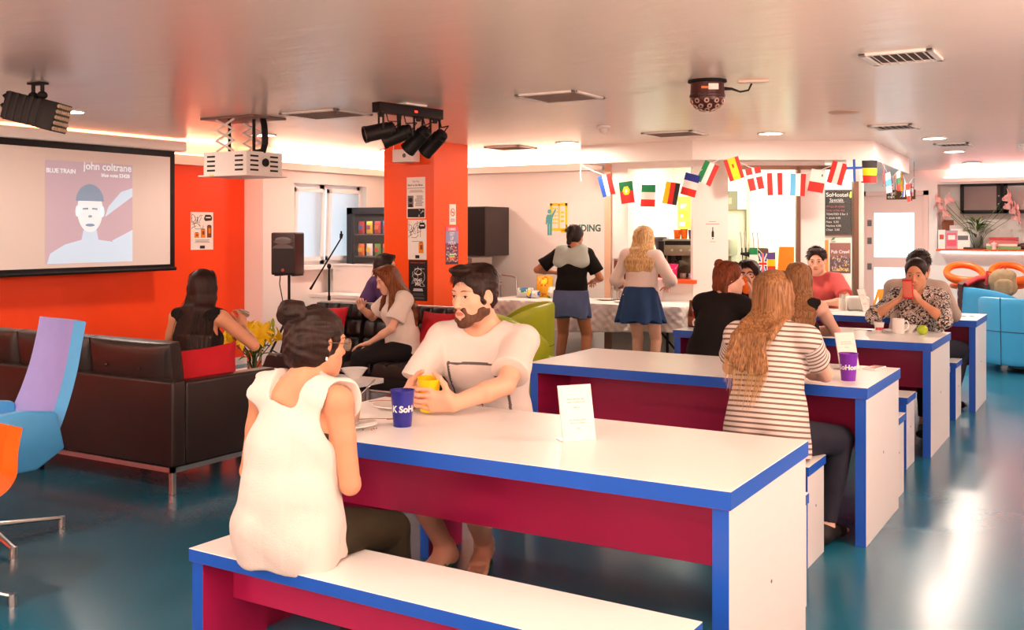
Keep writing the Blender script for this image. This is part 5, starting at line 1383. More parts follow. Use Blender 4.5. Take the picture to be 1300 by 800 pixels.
# small bunting at the taps
b0 = KT(.50, .24, .0); 
pts = [tuple(KT(.62, .27, 1.31) @ V((0, 0, 0))), tuple(KT(.72, .255, 1.29) @ V((0, 0, 0))), tuple(KT(.79, .255, 1.22) @ V((0, 0, 0))), tuple(KT(.91, .27, 1.26) @ V((0, 0, 0)))]
fl = [(KT(.675, .25, 1.30) @ V((0, 0, 0)), u2, HS('green', 'white', 'orange'), 0, 'green white orange flag by the taps', 0), (KT(.775, .25, 1.24) @ V((0, 0, 0)), u2, uk, 0, 'red and white crossed flag by the taps', 0), (KT(.865, .25, 1.25) @ V((0, 0, 0)), u2, HS('purple', 'yellow', 'red'), 0, 'purple yellow red flag by the taps', 0)]
garland('short string of three flags under the beer taps', pts, fl, .085, .22, None, 50)
t = thing('orange_board', 'plain orange board standing inside the servery', 'board', tuple(KT(1.03, .30, .91) @ V((0, 0, 0))), math.atan2(u2.y, u2.x))
bm = BM(); prism(bm, [(-.07, 0), (.07, -.0), (.085, .06), (.09, .40), (-.07, .40), (-.09, .05)], .02, face_minusY(0, 0, 0)); obj('board', bm, mat('bright_orange_board', rgb(250, 142, 30), .5), t)
# sign with bottle on the white post
def bottle_sign(bm, M):
    w, h = .14, .27
    lines(bm, M, .03, .11, [.24], .004, 2, .1); rect(bm, 0, .215, w, .22, M, 1, .0004)
    prism(bm, [(.06, .08), (.085, .08), (.085, .13), (.077, .15), (.077, .185), (.068, .185), (.068, .15), (.06, .13)], .0006, M, 3); disc(bm, (.0725, .065), .007, M, 3, 12, .0006); lines(bm, M, .035, .11, [.03], .004, 2)
poster('bottle_sign', 'small paper sign with a black bottle on the white servery post', KM(.115, -.002, 1.335) @ Matrix(((1, 0, 0, 0), (0, 0, -1, 0), (0, 1, 0, 0), (0, 0, 0, 1))), .14, .27, [M_paper, M_redink, M_greyink, M_ink], bottle_sign, cat='sign')
# chalkboard and poster on the inner wall right of the servery
FB = Matrix(((1, 0, 0, 0), (0, 0, -1, 0), (0, 1, 0, 0), (0, 0, 0, 1)))
t = thing('chalkboard', 'black chalkboard of specials in a wooden frame behind glass', 'chalkboard', (0, 0, 0))
MB_ = KM(1.485, .4185, 1.435) @ FB @ Matrix.Diagonal((1.06, 1, 1, 1))
bm = BM(); rect(bm, 0, 0, .30, .48, MB_, 0, .014); obj('slate', bm, mat('dark_slate', rgb(36, 32, 27), .8, spec=.2), t, smooth=False)
bm = BM()
for a in ((-.012, -.012, .312, 0), (-.012, .48, .312, .492), (-.012, 0, 0, .48), (.30, 0, .312, .48)): rect(bm, *a, MB_, 0, .018)
obj('frame', bm, M_wood, t, smooth=False)
bm = BM(); MB2 = MB_ @ T(0, 0, .0145)
add_text(bm, 'SoHostel', .062, MB2 @ T(.012, .415, 0), 0, .0004); add_text(bm, 'Specials', .045, MB2 @ T(.05, .365, 0), 0, .0004); rect(bm, .045, .352, .20, .356, MB2, 0, .0005)
r = random.Random(3)
for k, s in enumerate(('Wraps & salads', 'Soup of the day', 'TOASTED 2 for 1', '+ drink 4.95', 'Pizza  5.50', 'Nachos 4.50', 'Chips  2.50')):
    add_text(bm, s, .030, MB2 @ T(.014, .30 - k * .042, 0), 1 if k in (0, 1) else 0, .0004)
prism(bm, [(.25, .42), (.262, .47), (.285, .475), (.276, .44), (.285, .41), (.262, .40)], .0005, MB2, 2)
obj('chalk_writing', bm, [M_whiteink, mat('pink_chalk', rgb(190, 90, 90), .8), mat('green_chalk', rgb(190, 206, 90), .8)], t, smooth=False)
def fest2(bm, M):
    w, h = .24, .33; r = random.Random(8)
    rect(bm, 0, h * .5, w, h, M, 1, .0003)
    for k in range(110): disc(bm, (r.uniform(.012, w - .012), h * (.08 + .5 * r.random())), r.uniform(.005, .011), M, r.choice([1, 2, 4, 3]), 7, .0005)
    add_text(bm, 'Pub Crawl', .05, M @ T(w / 2, h * .66, .0004), 5, .0003, 'CENTER', .001); add_text(bm, 'LONDON', .04, M @ T(w / 2, h * .08, .0006), 3, .0003, 'CENTER', .001)
poster('poster', 'dark party poster with light script below the chalkboard', KM(1.545, .4185, 1.02) @ FB @ Matrix.Diagonal((0.94, 1, 1, 1)), .24, .33, [mat('dark_red_print', rgb(90, 50, 44), .6), mat('mid_red_print', rgb(140, 80, 70), .6), PC[2], PC[3], PC[4], PC[5]], fest2)
def orange_strip(bm, M): pass
poster('orange_strip', 'orange strip on the wall left of the party poster', KM(1.475, .4185, .86) @ FB, .055, .52, [mat('bright_orange_board', rgb(250, 142, 30), .5)], orange_strip, cat='panel')
t = thing('wall_sticker', 'small green leaf sticker between chalkboard and party poster', 'sticker', (0, 0, 0)); MB3 = KM(1.555, .4185, 1.375) @ FB
bm = BM(); prism(bm, [(0, 0), (.02, .03), (.05, .035), (.035, .01)], .001, MB3); add_text(bm, 'nosh', .03, MB3 @ T(.0, -.02, 0), 0, .0005); obj('print', bm, FC['green'], t, smooth=False)
# fire exit sign hanging in front of the far door
t = thing('exit_sign', 'dark hanging Fire Exit sign above the pale pink door', 'sign', (-2.62, 14.6, 0))
bm = BM(); bx(bm, (-.17, -.008, 1.90), (.20, .008, 2.03), .002, 1); obj('panel', bm, mat('brown_green_sign', rgb(92, 70, 30), .4), t)
bm = BM(); add_text(bm, 'Fire', .06, face_minusY(-.155, -.0085, 1.97), 0, .0006, bold=.001); add_text(bm, 'exit', .06, face_minusY(-.155, -.0085, 1.92), 0, .0006, bold=.001)
MQ = face_minusY(0, -.0085, 1.965); prism(bm, [(.0, -.04), (.03, 0), (.02, .03), (.04, .035), (.06, -.01), (.04, -.04), (.03, -.02)], .0008, MQ); disc(bm, (.04, .048), .012, MQ); prism(bm, [(.12, -.04), (.14, -.04), (.14, .01), (.16, .01), (.13, .05), (.10, .01), (.12, .01)], .0008, MQ)
obj('lettering', bm, M_whiteink, t, smooth=False)
bm = BM()
for x in (-.15, .18): cyl(bm, (x, 0, 2.03), (x, 0, 2.40), .003, n=6)
obj('hanger', bm, M_greyink, t)

# ================================================================== FAR SHELF
SY = YFAR
t = thing('wall_shelf', 'long orange-red shelf along the far right wall', 'shelf', (-.45, SY, 1.2))
bm = BM(); bx(bm, (-2.03, -.28, -.03), (2.0, .30, .0), .004); obj('board', bm, M_orangeboard, t)
bm = BM(); bx(bm, (-2.0, -.02, -.045), (1.9, .0, -.032)); obj('light_strip', bm, mat('shelf_strip', (1, .85, .75), .5, emit=(1, .85, .78), estr=12, var=0), t)
t = thing('glass_cupboard', 'dark-framed glass-door cupboard on the far right wall', 'cupboard', (-1.4, SY + .29, 0))
X0, X1 = -.78, .9
bm = BM(); bx(bm, (X0, -.24, 1.74), (X1, -.0, 2.19), .003); obj('body', bm, M_mattblack, t)
M_cupglass = mat('grey_cupboard_glass', rgb(120, 108, 106), .12, var=.1, scale=3)
for a, b in ((X0 + .0, X0 + .56), (X0 + .60, X0 + 1.16), (X0 + 1.18, X1)):
    bm = BM(); w = .055
    for q in ((a, 1.75, a + w, 2.18), (b - w, 1.75, b, 2.18), (a, 1.75, b, 1.79), (a, 2.15, b, 2.18)): bx(bm, (q[0], -.262, q[1]), (q[2], -.242, q[3]), .002, 1)
    d_ = obj('door', bm, M_black, t)
    bm = BM(); bx(bm, (a + w, -.255, 1.79), (b - w, -.25, 2.15)); obj('glass', bm, M_cupglass, d_, smooth=False)
    bm = BM()
    for z in (1.88, 2.0): ell(bm, (b - .025 if a < X0 + .1 else a + .025, -.27, z), (.012, .01, .012))
    obj('knob', bm, M_chrome, d_)
zs_ = 1.202
def slab(name, label, x, w, d, h, cols, cat, grp=None, y=None, z=None, rz=0, draw=None, tilt=0):
    bm = BM(); bx(bm, (-w / 2, -d / 2, 0), (w / 2, d / 2, h), .002, 1)
    rect(bm, -w * .4, h * .15, w * .4, h * .85 if len(cols) > 2 else h * .4, face_minusY(0, -d / 2, 0), min(1, len(cols) - 1), .0006)
    if len(cols) > 2: rect(bm, -w * .3, h * .5, w * .3, h * .75, face_minusY(0, -d / 2 - .0006, 0), 2, .0006)
    return tag(obj(name, bm, cols, None, (x, y if y else SY - .12, z if z else zs_), (math.radians(tilt), 0, rz)), label, cat, grp)
slab('leaflet', 'white and red leaflet at the left end of the orange shelf', -2.42, .10, .03, .29, [M_paper, M_whiteink, M_redink], 'leaflet', 'leaflets on the shelf')
slab('leaflet', 'tall brown-edged card behind the leaflets on the orange shelf', -2.35, .16, .02, .44, [M_wood, M_paper], 'leaflet', 'leaflets on the shelf', y=SY + .02)
slab('leaflet', 'mauve patterned leaflet in the middle of the stack on the orange shelf', -2.28, .17, .03, .28, [mat('mauve_print', rgb(190, 150, 170), .6), PC[1], M_paper], 'leaflet', 'leaflets on the shelf')
slab('leaflet', 'grey-white leaflet standing behind the mauve one on the orange shelf', -2.22, .20, .03, .36, [mat('grey_print', rgb(200, 190, 186), .6), M_paper, M_greyink], 'leaflet', 'leaflets on the shelf', y=SY - .03)
slab('leaflet', 'white printed sheet left of the pink lilies on the orange shelf', -2.12, .24, .02, .27, [M_paper, M_whiteink, M_greyink], 'leaflet', 'leaflets on the shelf')
t = flower_vase('glass vase of tall pink lilies on the orange shelf', (-1.93, SY - .14, zs_), M_pink, 8, .5, [(-.42, 0, .60), (-.30, -.05, .72), (-.46, .03, .72), (-.36, .02, .50), (.36, 0, .62), (.44, -.04, .55), (.34, .03, .74), (.46, .02, .46)], .10, .30, 44, 6, 'pink lilies', buds=False, nleafL=.26, sz=.21)
bk = [mat('book_%s' % n, rgb(*c), .5) for n, c in (('red', (190, 60, 60)), ('rose', (200, 110, 110)), ('green', (110, 170, 110)), ('cream', (230, 214, 196)), ('dark', (60, 44, 40)))]
def book(label, x, z, w, h, c, rz, y=SY - .12):
    t = thing('book', label, 'book', (x, y, z), rz, 'books on the orange shelf')
    bm = BM(); bx(bm, (-w / 2, -.09, 0), (w / 2, .09, .004), .001, 1); bx(bm, (-w / 2, -.09, h - .004), (w / 2, .09, h), .001, 1); bx(bm, (-w / 2, -.09, 0), (w / 2, -.086, h), .001, 1); obj('cover', bm, c, t)
    bm = BM(); bx(bm, (-w / 2 + .004, -.086, .004), (w / 2 - .004, .085, h - .004)); obj('pages', bm, M_paper, t)
book('green book at the bottom of the left pile on the orange shelf', -1.56, zs_, .46, .045, bk[2], .02); book('pale book in the middle of the left pile on the orange shelf', -1.58, zs_ + .046, .42, .04, bk[3], -.04); book('dull red book second from the top of the pile on the orange shelf', -1.56, zs_ + .087, .40, .05, bk[1], .05); book('dark red book topmost of the pile on the orange shelf', -1.56, zs_ + .138, .38, .04, bk[0], -.03)
t = thing('figurine', 'small pale pink cup in front of the books on the orange shelf', 'cup', (-1.68, SY - .245, zs_)); bm = BM(); lathe(bm, [(0, 0), (.035, 0), (.03, .03), (.05, .08), (.045, .09), (.02, .10), (0, .12)], n=22); obj('body', bm, mat('pale_pink_china', rgb(244, 200, 196), .3), t)
bm = BM(); superell(bm, (0, 0, .05), (.14, .09, .05), .8, .8); tag(obj('dark_pouch', bm, bk[4], None, (-1.24, SY - .12, zs_)), 'dark soft pouch right of the books on the orange shelf', 'pouch')
bm = BM(); bx(bm, (-.05, -.05, 0), (.05, .05, .03), .01); tag(obj('small_dish', bm, bk[4], None, (-2.05, SY - .22, zs_)), 'small dark dish just left of the vase on the orange shelf', 'dish')
# ================================================================== THINGS ON THE TABLES
ZT = .75
# printed stadium cups
def printed_cup(label, loc, m, txt, yaw, r=.044, h=.135, rot=(0, 0, 0), grp=None, size=.034, arc=None):
    t = thing('stadium_cup', label, 'cup', loc, 0, grp, rot=rot)
    bm = BM(); lathe(bm, [(0, 0), (r * .72, 0), (r * .74, .002), (r * .97, h - .006), (r * 1.02, h - .005), (r * 1.02, h), (r * .95, h), (r * .70, .004), (0, .004)], n=48); obj('body', bm, m, t)
    if txt:
        me = text_mesh(txt, size, .0003, 'CENTER', .0012); b2 = BM(); b2.from_mesh(me); bpy.data.meshes.remove(me)
        bmesh.ops.subdivide_edges(b2, edges=[e for e in b2.edges if e.calc_length() > .006], cuts=1)
        for v in b2.verts:
            z = h * .42 + v.co.y; rad = r * (.74 + .23 * (z / h)) + .0008 + v.co.z
            a = yaw + v.co.x / rad
            v.co = V((rad * math.sin(a), -rad * math.cos(a), z))
        obj('printed_name', b2, M_whiteink, t, smooth=False)
    return t
cy = math.radians(30)   # towards the camera side
printed_cup('indigo blue cup with white lettering near the left end of the nearest table', (-2.347, 3.134, ZT), M_indigo, 'S K SoHostel', math.radians(68), .046, .137)
printed_cup('purple cup with white lettering beside the striped-shirt woman', (-1.175, 5.207, ZT), M_purple, 'SoHostel', math.radians(30), .046, .135)
printed_cup('yellow cup held by the bearded man', (-2.415, 3.40, ZT + .012), M_yellowpl, None, 0, .047, .135, rot=(math.radians(4), math.radians(4), 0))
# plates and cutlery on the nearest table
plate('white plate beyond the blue cup on the nearest table', (-2.60, 3.44, ZT), .105, grp='plates on the nearest table')
plate('white plate in front of the woman in white on the nearest table', (-2.50, 3.01, ZT), .105, grp='plates on the nearest table')
spoon('fork resting on the plate beyond the blue cup', (-2.72, 3.40, ZT + .02), (.9, .5), .17, True, m=mat('copper_tone', rgb(200, 140, 110), .3, .8))
spoon('fork on the plate in front of the woman in white', (-2.50, 3.04, ZT + .02), (.8, .6), .17, True, m=mat('copper_tone', rgb(200, 140, 110), .3, .8))
t = thing('dessert_glass', 'pinkish glass with a spoon beside the woman in white', 'glass', (-2.515, 3.035, ZT + .009)); bm = BM(); lathe(bm, [(0, 0), (.028, 0), (.030, .004), (.040, .085), (.037, .085), (.026, .006), (0, .006)], n=30); obj('tumbler', bm, M_clear2, t)
bm = BM(); lathe(bm, [(0, .007), (.026, .007), (.034, .06), (0, .065)], n=26); obj('dessert', bm, mat('peach_dessert', rgb(240, 190, 160), .5), t)
spoon('long spoon sticking out of the dessert glass', (-2.515, 3.035, ZT + .07), (.5, .86), .14, tilt=.75)
crumbs('crumbs', 'small crumbs scattered on the nearest table', (-2.40, 3.02, ZT), .04, [M_wood, M_orangepl], 6, .003, seed=3)
def tent_card(label, loc, yaw, w=.105, h=.16, lean=8, grp='menu cards'):
    t = thing('menu_holder', label, 'sign', loc, yaw, grp)
    MM = R('X', -lean)
    bm = BM(); bx(bm, (-w / 2, -.003, 0), (w / 2, .003, h), .0008, 1, M=MM); bx(bm, (-w / 2, -.004, 0), (w / 2, .06, .004), .001, 1); obj('acrylic_stand', bm, mat('clear_acrylic', rgb(250, 244, 240), .12, trans=.25, var=0), t)
    bm = BM(); MP_ = MM @ face_minusY(-w / 2 + .003, -.0032, .003); ww, hh = w - .006, h - .006
    rect(bm, 0, 0, ww, hh, MP_, 0, .0004); M2 = MP_ @ T(0, 0, .0005)
    for a in ((.012, .012, .0125, hh - .02), (ww - .0125, .012, ww - .012, hh - .02), (.016, hh - .0165, ww - .016, hh - .016)): rect(bm, *a, M2, 2, .0002)
    add_text(bm, 'Please clear your table', .0072, M2 @ T(ww / 2, hh * .74, 0), 1, .0002, 'CENTER'); add_text(bm, 'before you leave the bar', .0072, M2 @ T(ww / 2, hh * .685, 0), 1, .0002, 'CENTER'); add_text(bm, 'Thank you', .0066, M2 @ T(ww / 2, hh * .59, 0), 1, .0002, 'CENTER')
    add_text(bm, 'Free wireless internet', .0075, M2 @ T(ww / 2, hh * .36, 0), 1, .0002, 'CENTER'); add_text(bm, 'ask at the reception', .0072, M2 @ T(ww / 2, hh * .305, 0), 1, .0002, 'CENTER'); add_text(bm, 'Enjoy', .0066, M2 @ T(ww / 2, hh * .21, 0), 1, .0002, 'CENTER')
    obj('printed_card', bm, [M_paper, mat('coral_ink', rgb(226, 120, 100), .7), mat('pale_ink', rgb(226, 200, 190), .7)], t, smooth=False)
    return t
tent_card('white menu card in a clear stand on the nearest table', (-1.645, 3.225, ZT), math.radians(52), .128, .197, 14)
tent_card('white menu card behind the purple cup', (-1.255, 5.60, ZT), math.radians(52), .125, .20, 14)
tent_card('menu card at the left of the yellow stand on the farthest table', (-2.02, 9.66, ZT), math.radians(75), .13, .21, 16)
def phone(label, loc, rot, m_body, w=.07, L=.145, cat='phone'):
    t = thing('mobile_phone', label, cat, loc, rot=rot)
    bm = BM(); bx(bm, (-w / 2, -L / 2, 0), (w / 2, L / 2, .0095), .004, 3); obj('case', bm, m_body, t)
    bm = BM(); bx(bm, (-w / 2 + .004, -L / 2 + .012, .0094), (w / 2 - .004, L / 2 - .012, .0102), .0005, 1); obj('display', bm, mat('phone_glass', rgb(226, 120, 100), .08), t)
    return t
phone('white phone with a coral screen lying behind the purple cup', (-1.155, 5.72, ZT), (0, 0, math.radians(-12)), M_whitepl)
# T3: mug, yogurt, apple, saucers, caddy
plate('saucer under the white mug on the third table', (-1.45, 7.82, ZT), .075, 'saucer')
mug('white mug beside the green apple', (-1.405, 7.775, ZT + .0), math.radians(30), .042, .105)
t = thing('yogurt_pot', 'small printed yogurt pot left of the white mug', 'pot', (-1.545, 7.81, ZT)); bm = BM(); lathe(bm, [(0, 0), (.026, 0), (.036, .065), (.038, .065), (.038, .069), (.034, .068), (0, .064)], n=28); obj('pot', bm, M_porc, t)
bm = BM()
for k in range(5):
    a = math.radians(-20 + k * 22); bx(bm, (-.006, -.002, .015), (.006, 0, .05), M=Matrix.Rotation(a, 4, 'Z') @ T(0, -.0335, 0) @ R('X', -8), mi=k % 2)
obj('printed_fruit', bm, [M_redink, PC[1]], t)
spoon('teaspoon lying left of the yogurt pot', (-1.72, 7.80, ZT), (1, .1), .13)
bowl('low bowl behind the white mug on the third table', (-1.36, 7.90, ZT), .065, .05)
t = thing('apple', 'green apple at the right end of the third table', 'apple', (-1.238, 7.745, ZT))
bm = BM(); prof = []
for k in range(25):
    a = -PI / 2 + PI * k / 24; rr = .037 * math.cos(a) * (1 + .06 * math.sin(a)); z = .035 + .035 * math.sin(a) - (.010 * max(0, 1 - abs(rr) / .016) if a > 0 else -.005 * max(0, 1 - abs(rr) / .014))
    prof.append((max(0, rr) if 0 < k < 24 else 0, z))
lathe(bm, prof, n=32); obj('flesh', bm, mat('green_apple_skin', rgb(178, 206, 46), .28, var=.15, scale=14), t, sharp=80)
bm = BM(); tube(bm, [(0, 0, .058), (.002, 0, .07), (.006, -.002, .08)], .0018, 6); obj('stem', bm, M_wood, t)
t = thing('wooden_caddy', 'brown wooden condiment caddy at the left end of the third table', 'caddy', (-2.80, 7.52, ZT), .0)
bm = BM()
bx(bm, (-.08, -.05, 0), (.08, .05, .01), .002, 1)
for y in (-.05, .045): bx(bm, (-.08, y, .0), (.08, y + .006, .08), .002, 1)
for x in (-.083, .077): prism(bm, [(-.05, 0), (.051, 0), (.051, .09), (.02, .15), (.018, .20), (-.018, .20), (-.02, .15), (-.05, .09)], .007, Matrix(((0, 0, 1, x), (1, 0, 0, 0), (0, 1, 0, 0), (0, 0, 0, 1))))
cyl(bm, (-.08, 0, .185), (.08, 0, .185), .008, n=10); obj('tray', bm, M_wood, t)
for k, (x, c) in enumerate(((-.04, 'red'), (.02, 'yellow'))):
    bm = BM(); lathe(bm, [(0, .012), (.022, .012), (.022, .11), (.01, .13), (.006, .16), (0, .16)], n=20); tag(obj('sauce_bottle', bm, FC[c], None, (-2.80 + x, 7.52, ZT)), '%s sauce bottle in the wooden caddy' % c, 'bottle', 'sauce bottles')
mug('white mug in front of the wooden caddy', (-2.745, 7.39, ZT), math.radians(200), .035, .08)
# T4 things
bm = BM(); bx(bm, (-.10, -.07, 0), (.10, .07, .13), .03, 3); tag(obj('napkin_pack', bm, M_paper, None, (-2.13, 9.80, ZT), (0, 0, .4)), 'white napkin pack on the farthest table before the person in red', 'napkins')
t = thing('sugar_shaker', 'clear shaker with steel top beside the white napkin pack', 'shaker', (-2.245, 9.70, ZT)); bm = BM(); lathe(bm, [(0, 0), (.03, 0), (.032, .10), (.025, .115), (0, .115)], n=22); obj('jar', bm, mat('frosted_plastic', rgb(236, 228, 216), .25), t); bm = BM(); lathe(bm, [(0, .112), (.027, .112), (.024, .15), (0, .155)], n=22); obj('lid', bm, M_chrome, t)
bm = BM(); bx(bm, (-.15, -.06, 0), (.15, .06, .006), .001, 1); tag(obj('paper_sheet', bm, M_paper, None, (-2.40, 9.62, ZT)), 'white sheet of paper on the farthest table', 'paper')
t = thing('table_sign', 'yellow folding A-frame sign on the farthest table', 'sign', (-1.93, 9.82, ZT), math.radians(40))
bm = BM()
for s in (-1, 1):
    MM = T(0, 0, .19) @ R('X', s * 20) @ T(0, 0, -.19)
    tb = BM(); prism(tb, [(-.05, -.0), (-.03, 0), (-.012, .12), (.012, .12), (.03, 0), (.05, 0), (.028, .19), (-.028, .19)], .006, face_minusY(0, 0, 0)); add(bm, tb, 0, MM)
for v in bm.verts: v.co.z = v.co.z + .009
obj('frame', bm, mat('signal_yellow', rgb(236, 170, 30), .4), t)
for i, (x, y) in enumerate(((-1.19, 9.53), (-1.13, 9.56))): 
    bm = BM(); ell(bm, (0, 0, .003), (.022, .012, .004)); tag(obj('crumb', bm, M_greyink, None, (x, y, ZT)), 'small dark scrap on the right end of the farthest table', 'scrap', 'scraps on the farthest table')
# jacket and backpack on the rear armchair
t = thing('jacket', 'dark maroon padded jacket draped over the rear blue armchair', 'jacket', (-1.50, 12.95, 0))
bm = BM()
def jf(u, v):
    a = math.radians(20 + 150 * u); w = .30 + .04 * v + .012 * math.sin(v * 40)
    return V((-w * math.cos(a) * .42, -.20 + .16 * math.sin(a) * 1.0 + .1 * v, .86 - .55 * v + .05 * math.sin(u * 3.1)))
sheet(bm, jf, 24, 30, .05); obj('padded_shell', bm, mat('dark_maroon_quilt', rgb(86, 52, 50), .6, var=.25), t)
bm = BM(); tube(bm, [(-.08, -.12, .86), (.03, -.06, .93), (.14, -.03, .94), (.24, -.02, .88)], [.04, .05, .05, .03], 12, flat=.7); obj('collar', bm, mat('red_lining', rgb(170, 34, 40), .6), t)
t = thing('backpack', 'khaki patterned backpack resting on the rear blue armchair', 'backpack', (-1.20, 12.85, .76))
bm = BM(); superell(bm, (0, 0, .13), (.15, .11, .16), .75, .7, 32, 18)
for v in bm.verts: v.co += V((.01 * math.sin(v.co.z * 30), .008 * math.sin(v.co.x * 35), 0))
bag_m = mat('khaki_pattern', rgb(150, 128, 96), .75, var=.45, scale=22); obj('bag', bm, bag_m, t)
bm = BM(); superell(bm, (.02, -.095, .09), (.10, .04, .09), .7, .7); obj('front_pocket', bm, bag_m, t)
bm = BM(); tube(bm, [(-.10, .03, .24), (-.155, -.03, .26), (-.165, -.05, .15), (-.15, -.03, .03)], [.016, .02, .018, .016], 8, flat=.5); tube(bm, [(-.04, 0, .28), (0, 0, .32), (.04, 0, .28)], .010, 8); obj('strap', bm, mat('red_strap', rgb(180, 40, 44), .6), t)
# ================================================================== FIGURES: smooth-blended solids meshed by surface nets
f32 = np.float32
def A3(p): return np.array(p, dtype=np.float64)
def nrm(v): v = A3(v); return v / max(1e-9, np.linalg.norm(v))
class Pr:   # one primitive
    def __init__(s, fn, lo, hi, k=.02, op='add'): s.fn, s.lo, s.hi, s.k, s.op = fn, A3(lo), A3(hi), k, op
def cap(a, b, ra, rb=None, k=.02, op='add'):
    a, b = A3(a), A3(b); rb = ra if rb is None else rb
    ab = b - a; L2 = max(1e-12, ab @ ab); R_ = max(ra, rb)
    def fn(X, Y, Z):
        x, y, z = X - a[0], Y - a[1], Z - a[2]
        t = np.clip((x * ab[0] + y * ab[1] + z * ab[2]) / L2, 0, 1)
        return np.sqrt((x - t * ab[0]) ** 2 + (y - t * ab[1]) ** 2 + (z - t * ab[2]) ** 2) - (ra + (rb - ra) * t)
    return Pr(fn, np.minimum(a, b) - R_, np.maximum(a, b) + R_, k, op)
def tcap(a, b, ra, rb, k=.02, ext=.0):
    """tapered round tube with a flat end at b"""
    a, b = A3(a), A3(b); d = nrm(b - a); p = cap(a, b + d * .12, ra, rb + (rb - ra) * .12 / max(1e-6, np.linalg.norm(b - a)), k)
    d0 = float(d @ b); g = p.fn
    def fn(X, Y, Z): return np.maximum(g(X, Y, Z), X * d[0] + Y * d[1] + Z * d[2] - d0)
    return Pr(fn, p.lo, p.hi, k, 'add')
def ecap(a, b, ux, ra, rb, k=.03, op='add'):
    """capsule with elliptical section: ra=(rx,ry) at a, rb at b; ux = direction of rx"""
    a, b = A3(a), A3(b); w = b - a; L = np.linalg.norm(w); w = w / max(L, 1e-9)
    ux = A3(ux); ux = nrm(ux - w * (ux @ w)); uy = np.cross(w, ux)
    m = max(ra + rb)
    def fn(X, Y, Z):
        x, y, z = X - a[0], Y - a[1], Z - a[2]
        h = x * w[0] + y * w[1] + z * w[2]; t = np.clip(h / L, 0, 1)
        rx = ra[0] + (rb[0] - ra[0]) * t; ry = ra[1] + (rb[1] - ra[1]) * t
        ez = h - t * L
        u = x * ux[0] + y * ux[1] + z * ux[2]; v = x * uy[0] + y * uy[1] + z * uy[2]
        mn = np.minimum(rx, ry)
        q = np.sqrt((u / rx) ** 2 + (v / ry) ** 2 + (ez / mn) ** 2)
        g = np.sqrt((u / rx ** 2) ** 2 + (v / ry ** 2) ** 2 + (ez / mn ** 2) ** 2)
        return q * (q - 1) / np.maximum(g, 1e-6)
    return Pr(fn, np.minimum(a, b) - m, np.maximum(a, b) + m, k, op)
def elp(c, r, Rm=None, k=.02, op='add'):
    c = A3(c); r = A3(r); Rm = np.eye(3) if Rm is None else Rm
    m = np.sqrt(((Rm * r[None, :]) ** 2).sum(1))
    def fn(X, Y, Z):
        x, y, z = X - c[0], Y - c[1], Z - c[2]
        q0 = q1 = 0
        for i in range(3):
            u = x * Rm[0, i] + y * Rm[1, i] + z * Rm[2, i]
            q0 = q0 + (u / r[i]) ** 2; q1 = q1 + (u / r[i] ** 2) ** 2
        q0 = np.sqrt(q0); return q0 * (q0 - 1) / np.maximum(np.sqrt(q1), 1e-6)
    return Pr(fn, c - m, c + m, k, op)
def half(n, p, op='sub', k=.004):      # removes the side the normal points to
    n = nrm(n); d = float(n @ A3(p))
    def fn(X, Y, Z): return d - (X * n[0] + Y * n[1] + Z * n[2])
    return Pr(fn, (-9, -9, -9), (9, 9, 9), k, op)
def smin(a, b, k):
    h = np.clip(.5 + .5 * (b - a) / k, 0, 1); return b + (a - b) * h - k * h * (1 - h)
def mix_parts(prims, X, Y, Z, f):
    for p in prims:
        pass
def field(prims, lo, hi, h, disp=None):
    n = np.ceil((hi - lo) / h).astype(int) + 1
    ax = [(lo[i] + h * np.arange(n[i])).astype(f32) for i in range(3)]
    f = np.full(n, .3, dtype=f32)
    for p in prims:
        mg = p.k * 1.3 + 2.5 * h
        i0 = np.maximum(0, np.floor((p.lo - mg - lo) / h).astype(int)); i1 = np.minimum(n, np.ceil((p.hi + mg - lo) / h).astype(int) + 1)
        if (i1 <= i0).any(): continue
        X = ax[0][i0[0]:i1[0], None, None]; Y = ax[1][None, i0[1]:i1[1], None]; Z = ax[2][None, None, i0[2]:i1[2]]
        s = f[i0[0]:i1[0], i0[1]:i1[1], i0[2]:i1[2]]
        d = p.fn(X, Y, Z).astype(f32)
        if p.op == 'add': s[...] = smin(s, d, p.k)
        elif p.op == 'sub': s[...] = -smin(-s, d, p.k)
        elif p.op == 'int': s[...] = -smin(-s, -d, p.k)
    if disp is not None:
        m = np.abs(f) < .03
        idx = np.nonzero(m)
        f[m] += disp(ax[0][idx[0]], ax[1][idx[1]], ax[2][idx[2]]).astype(f32)
    return f, ax
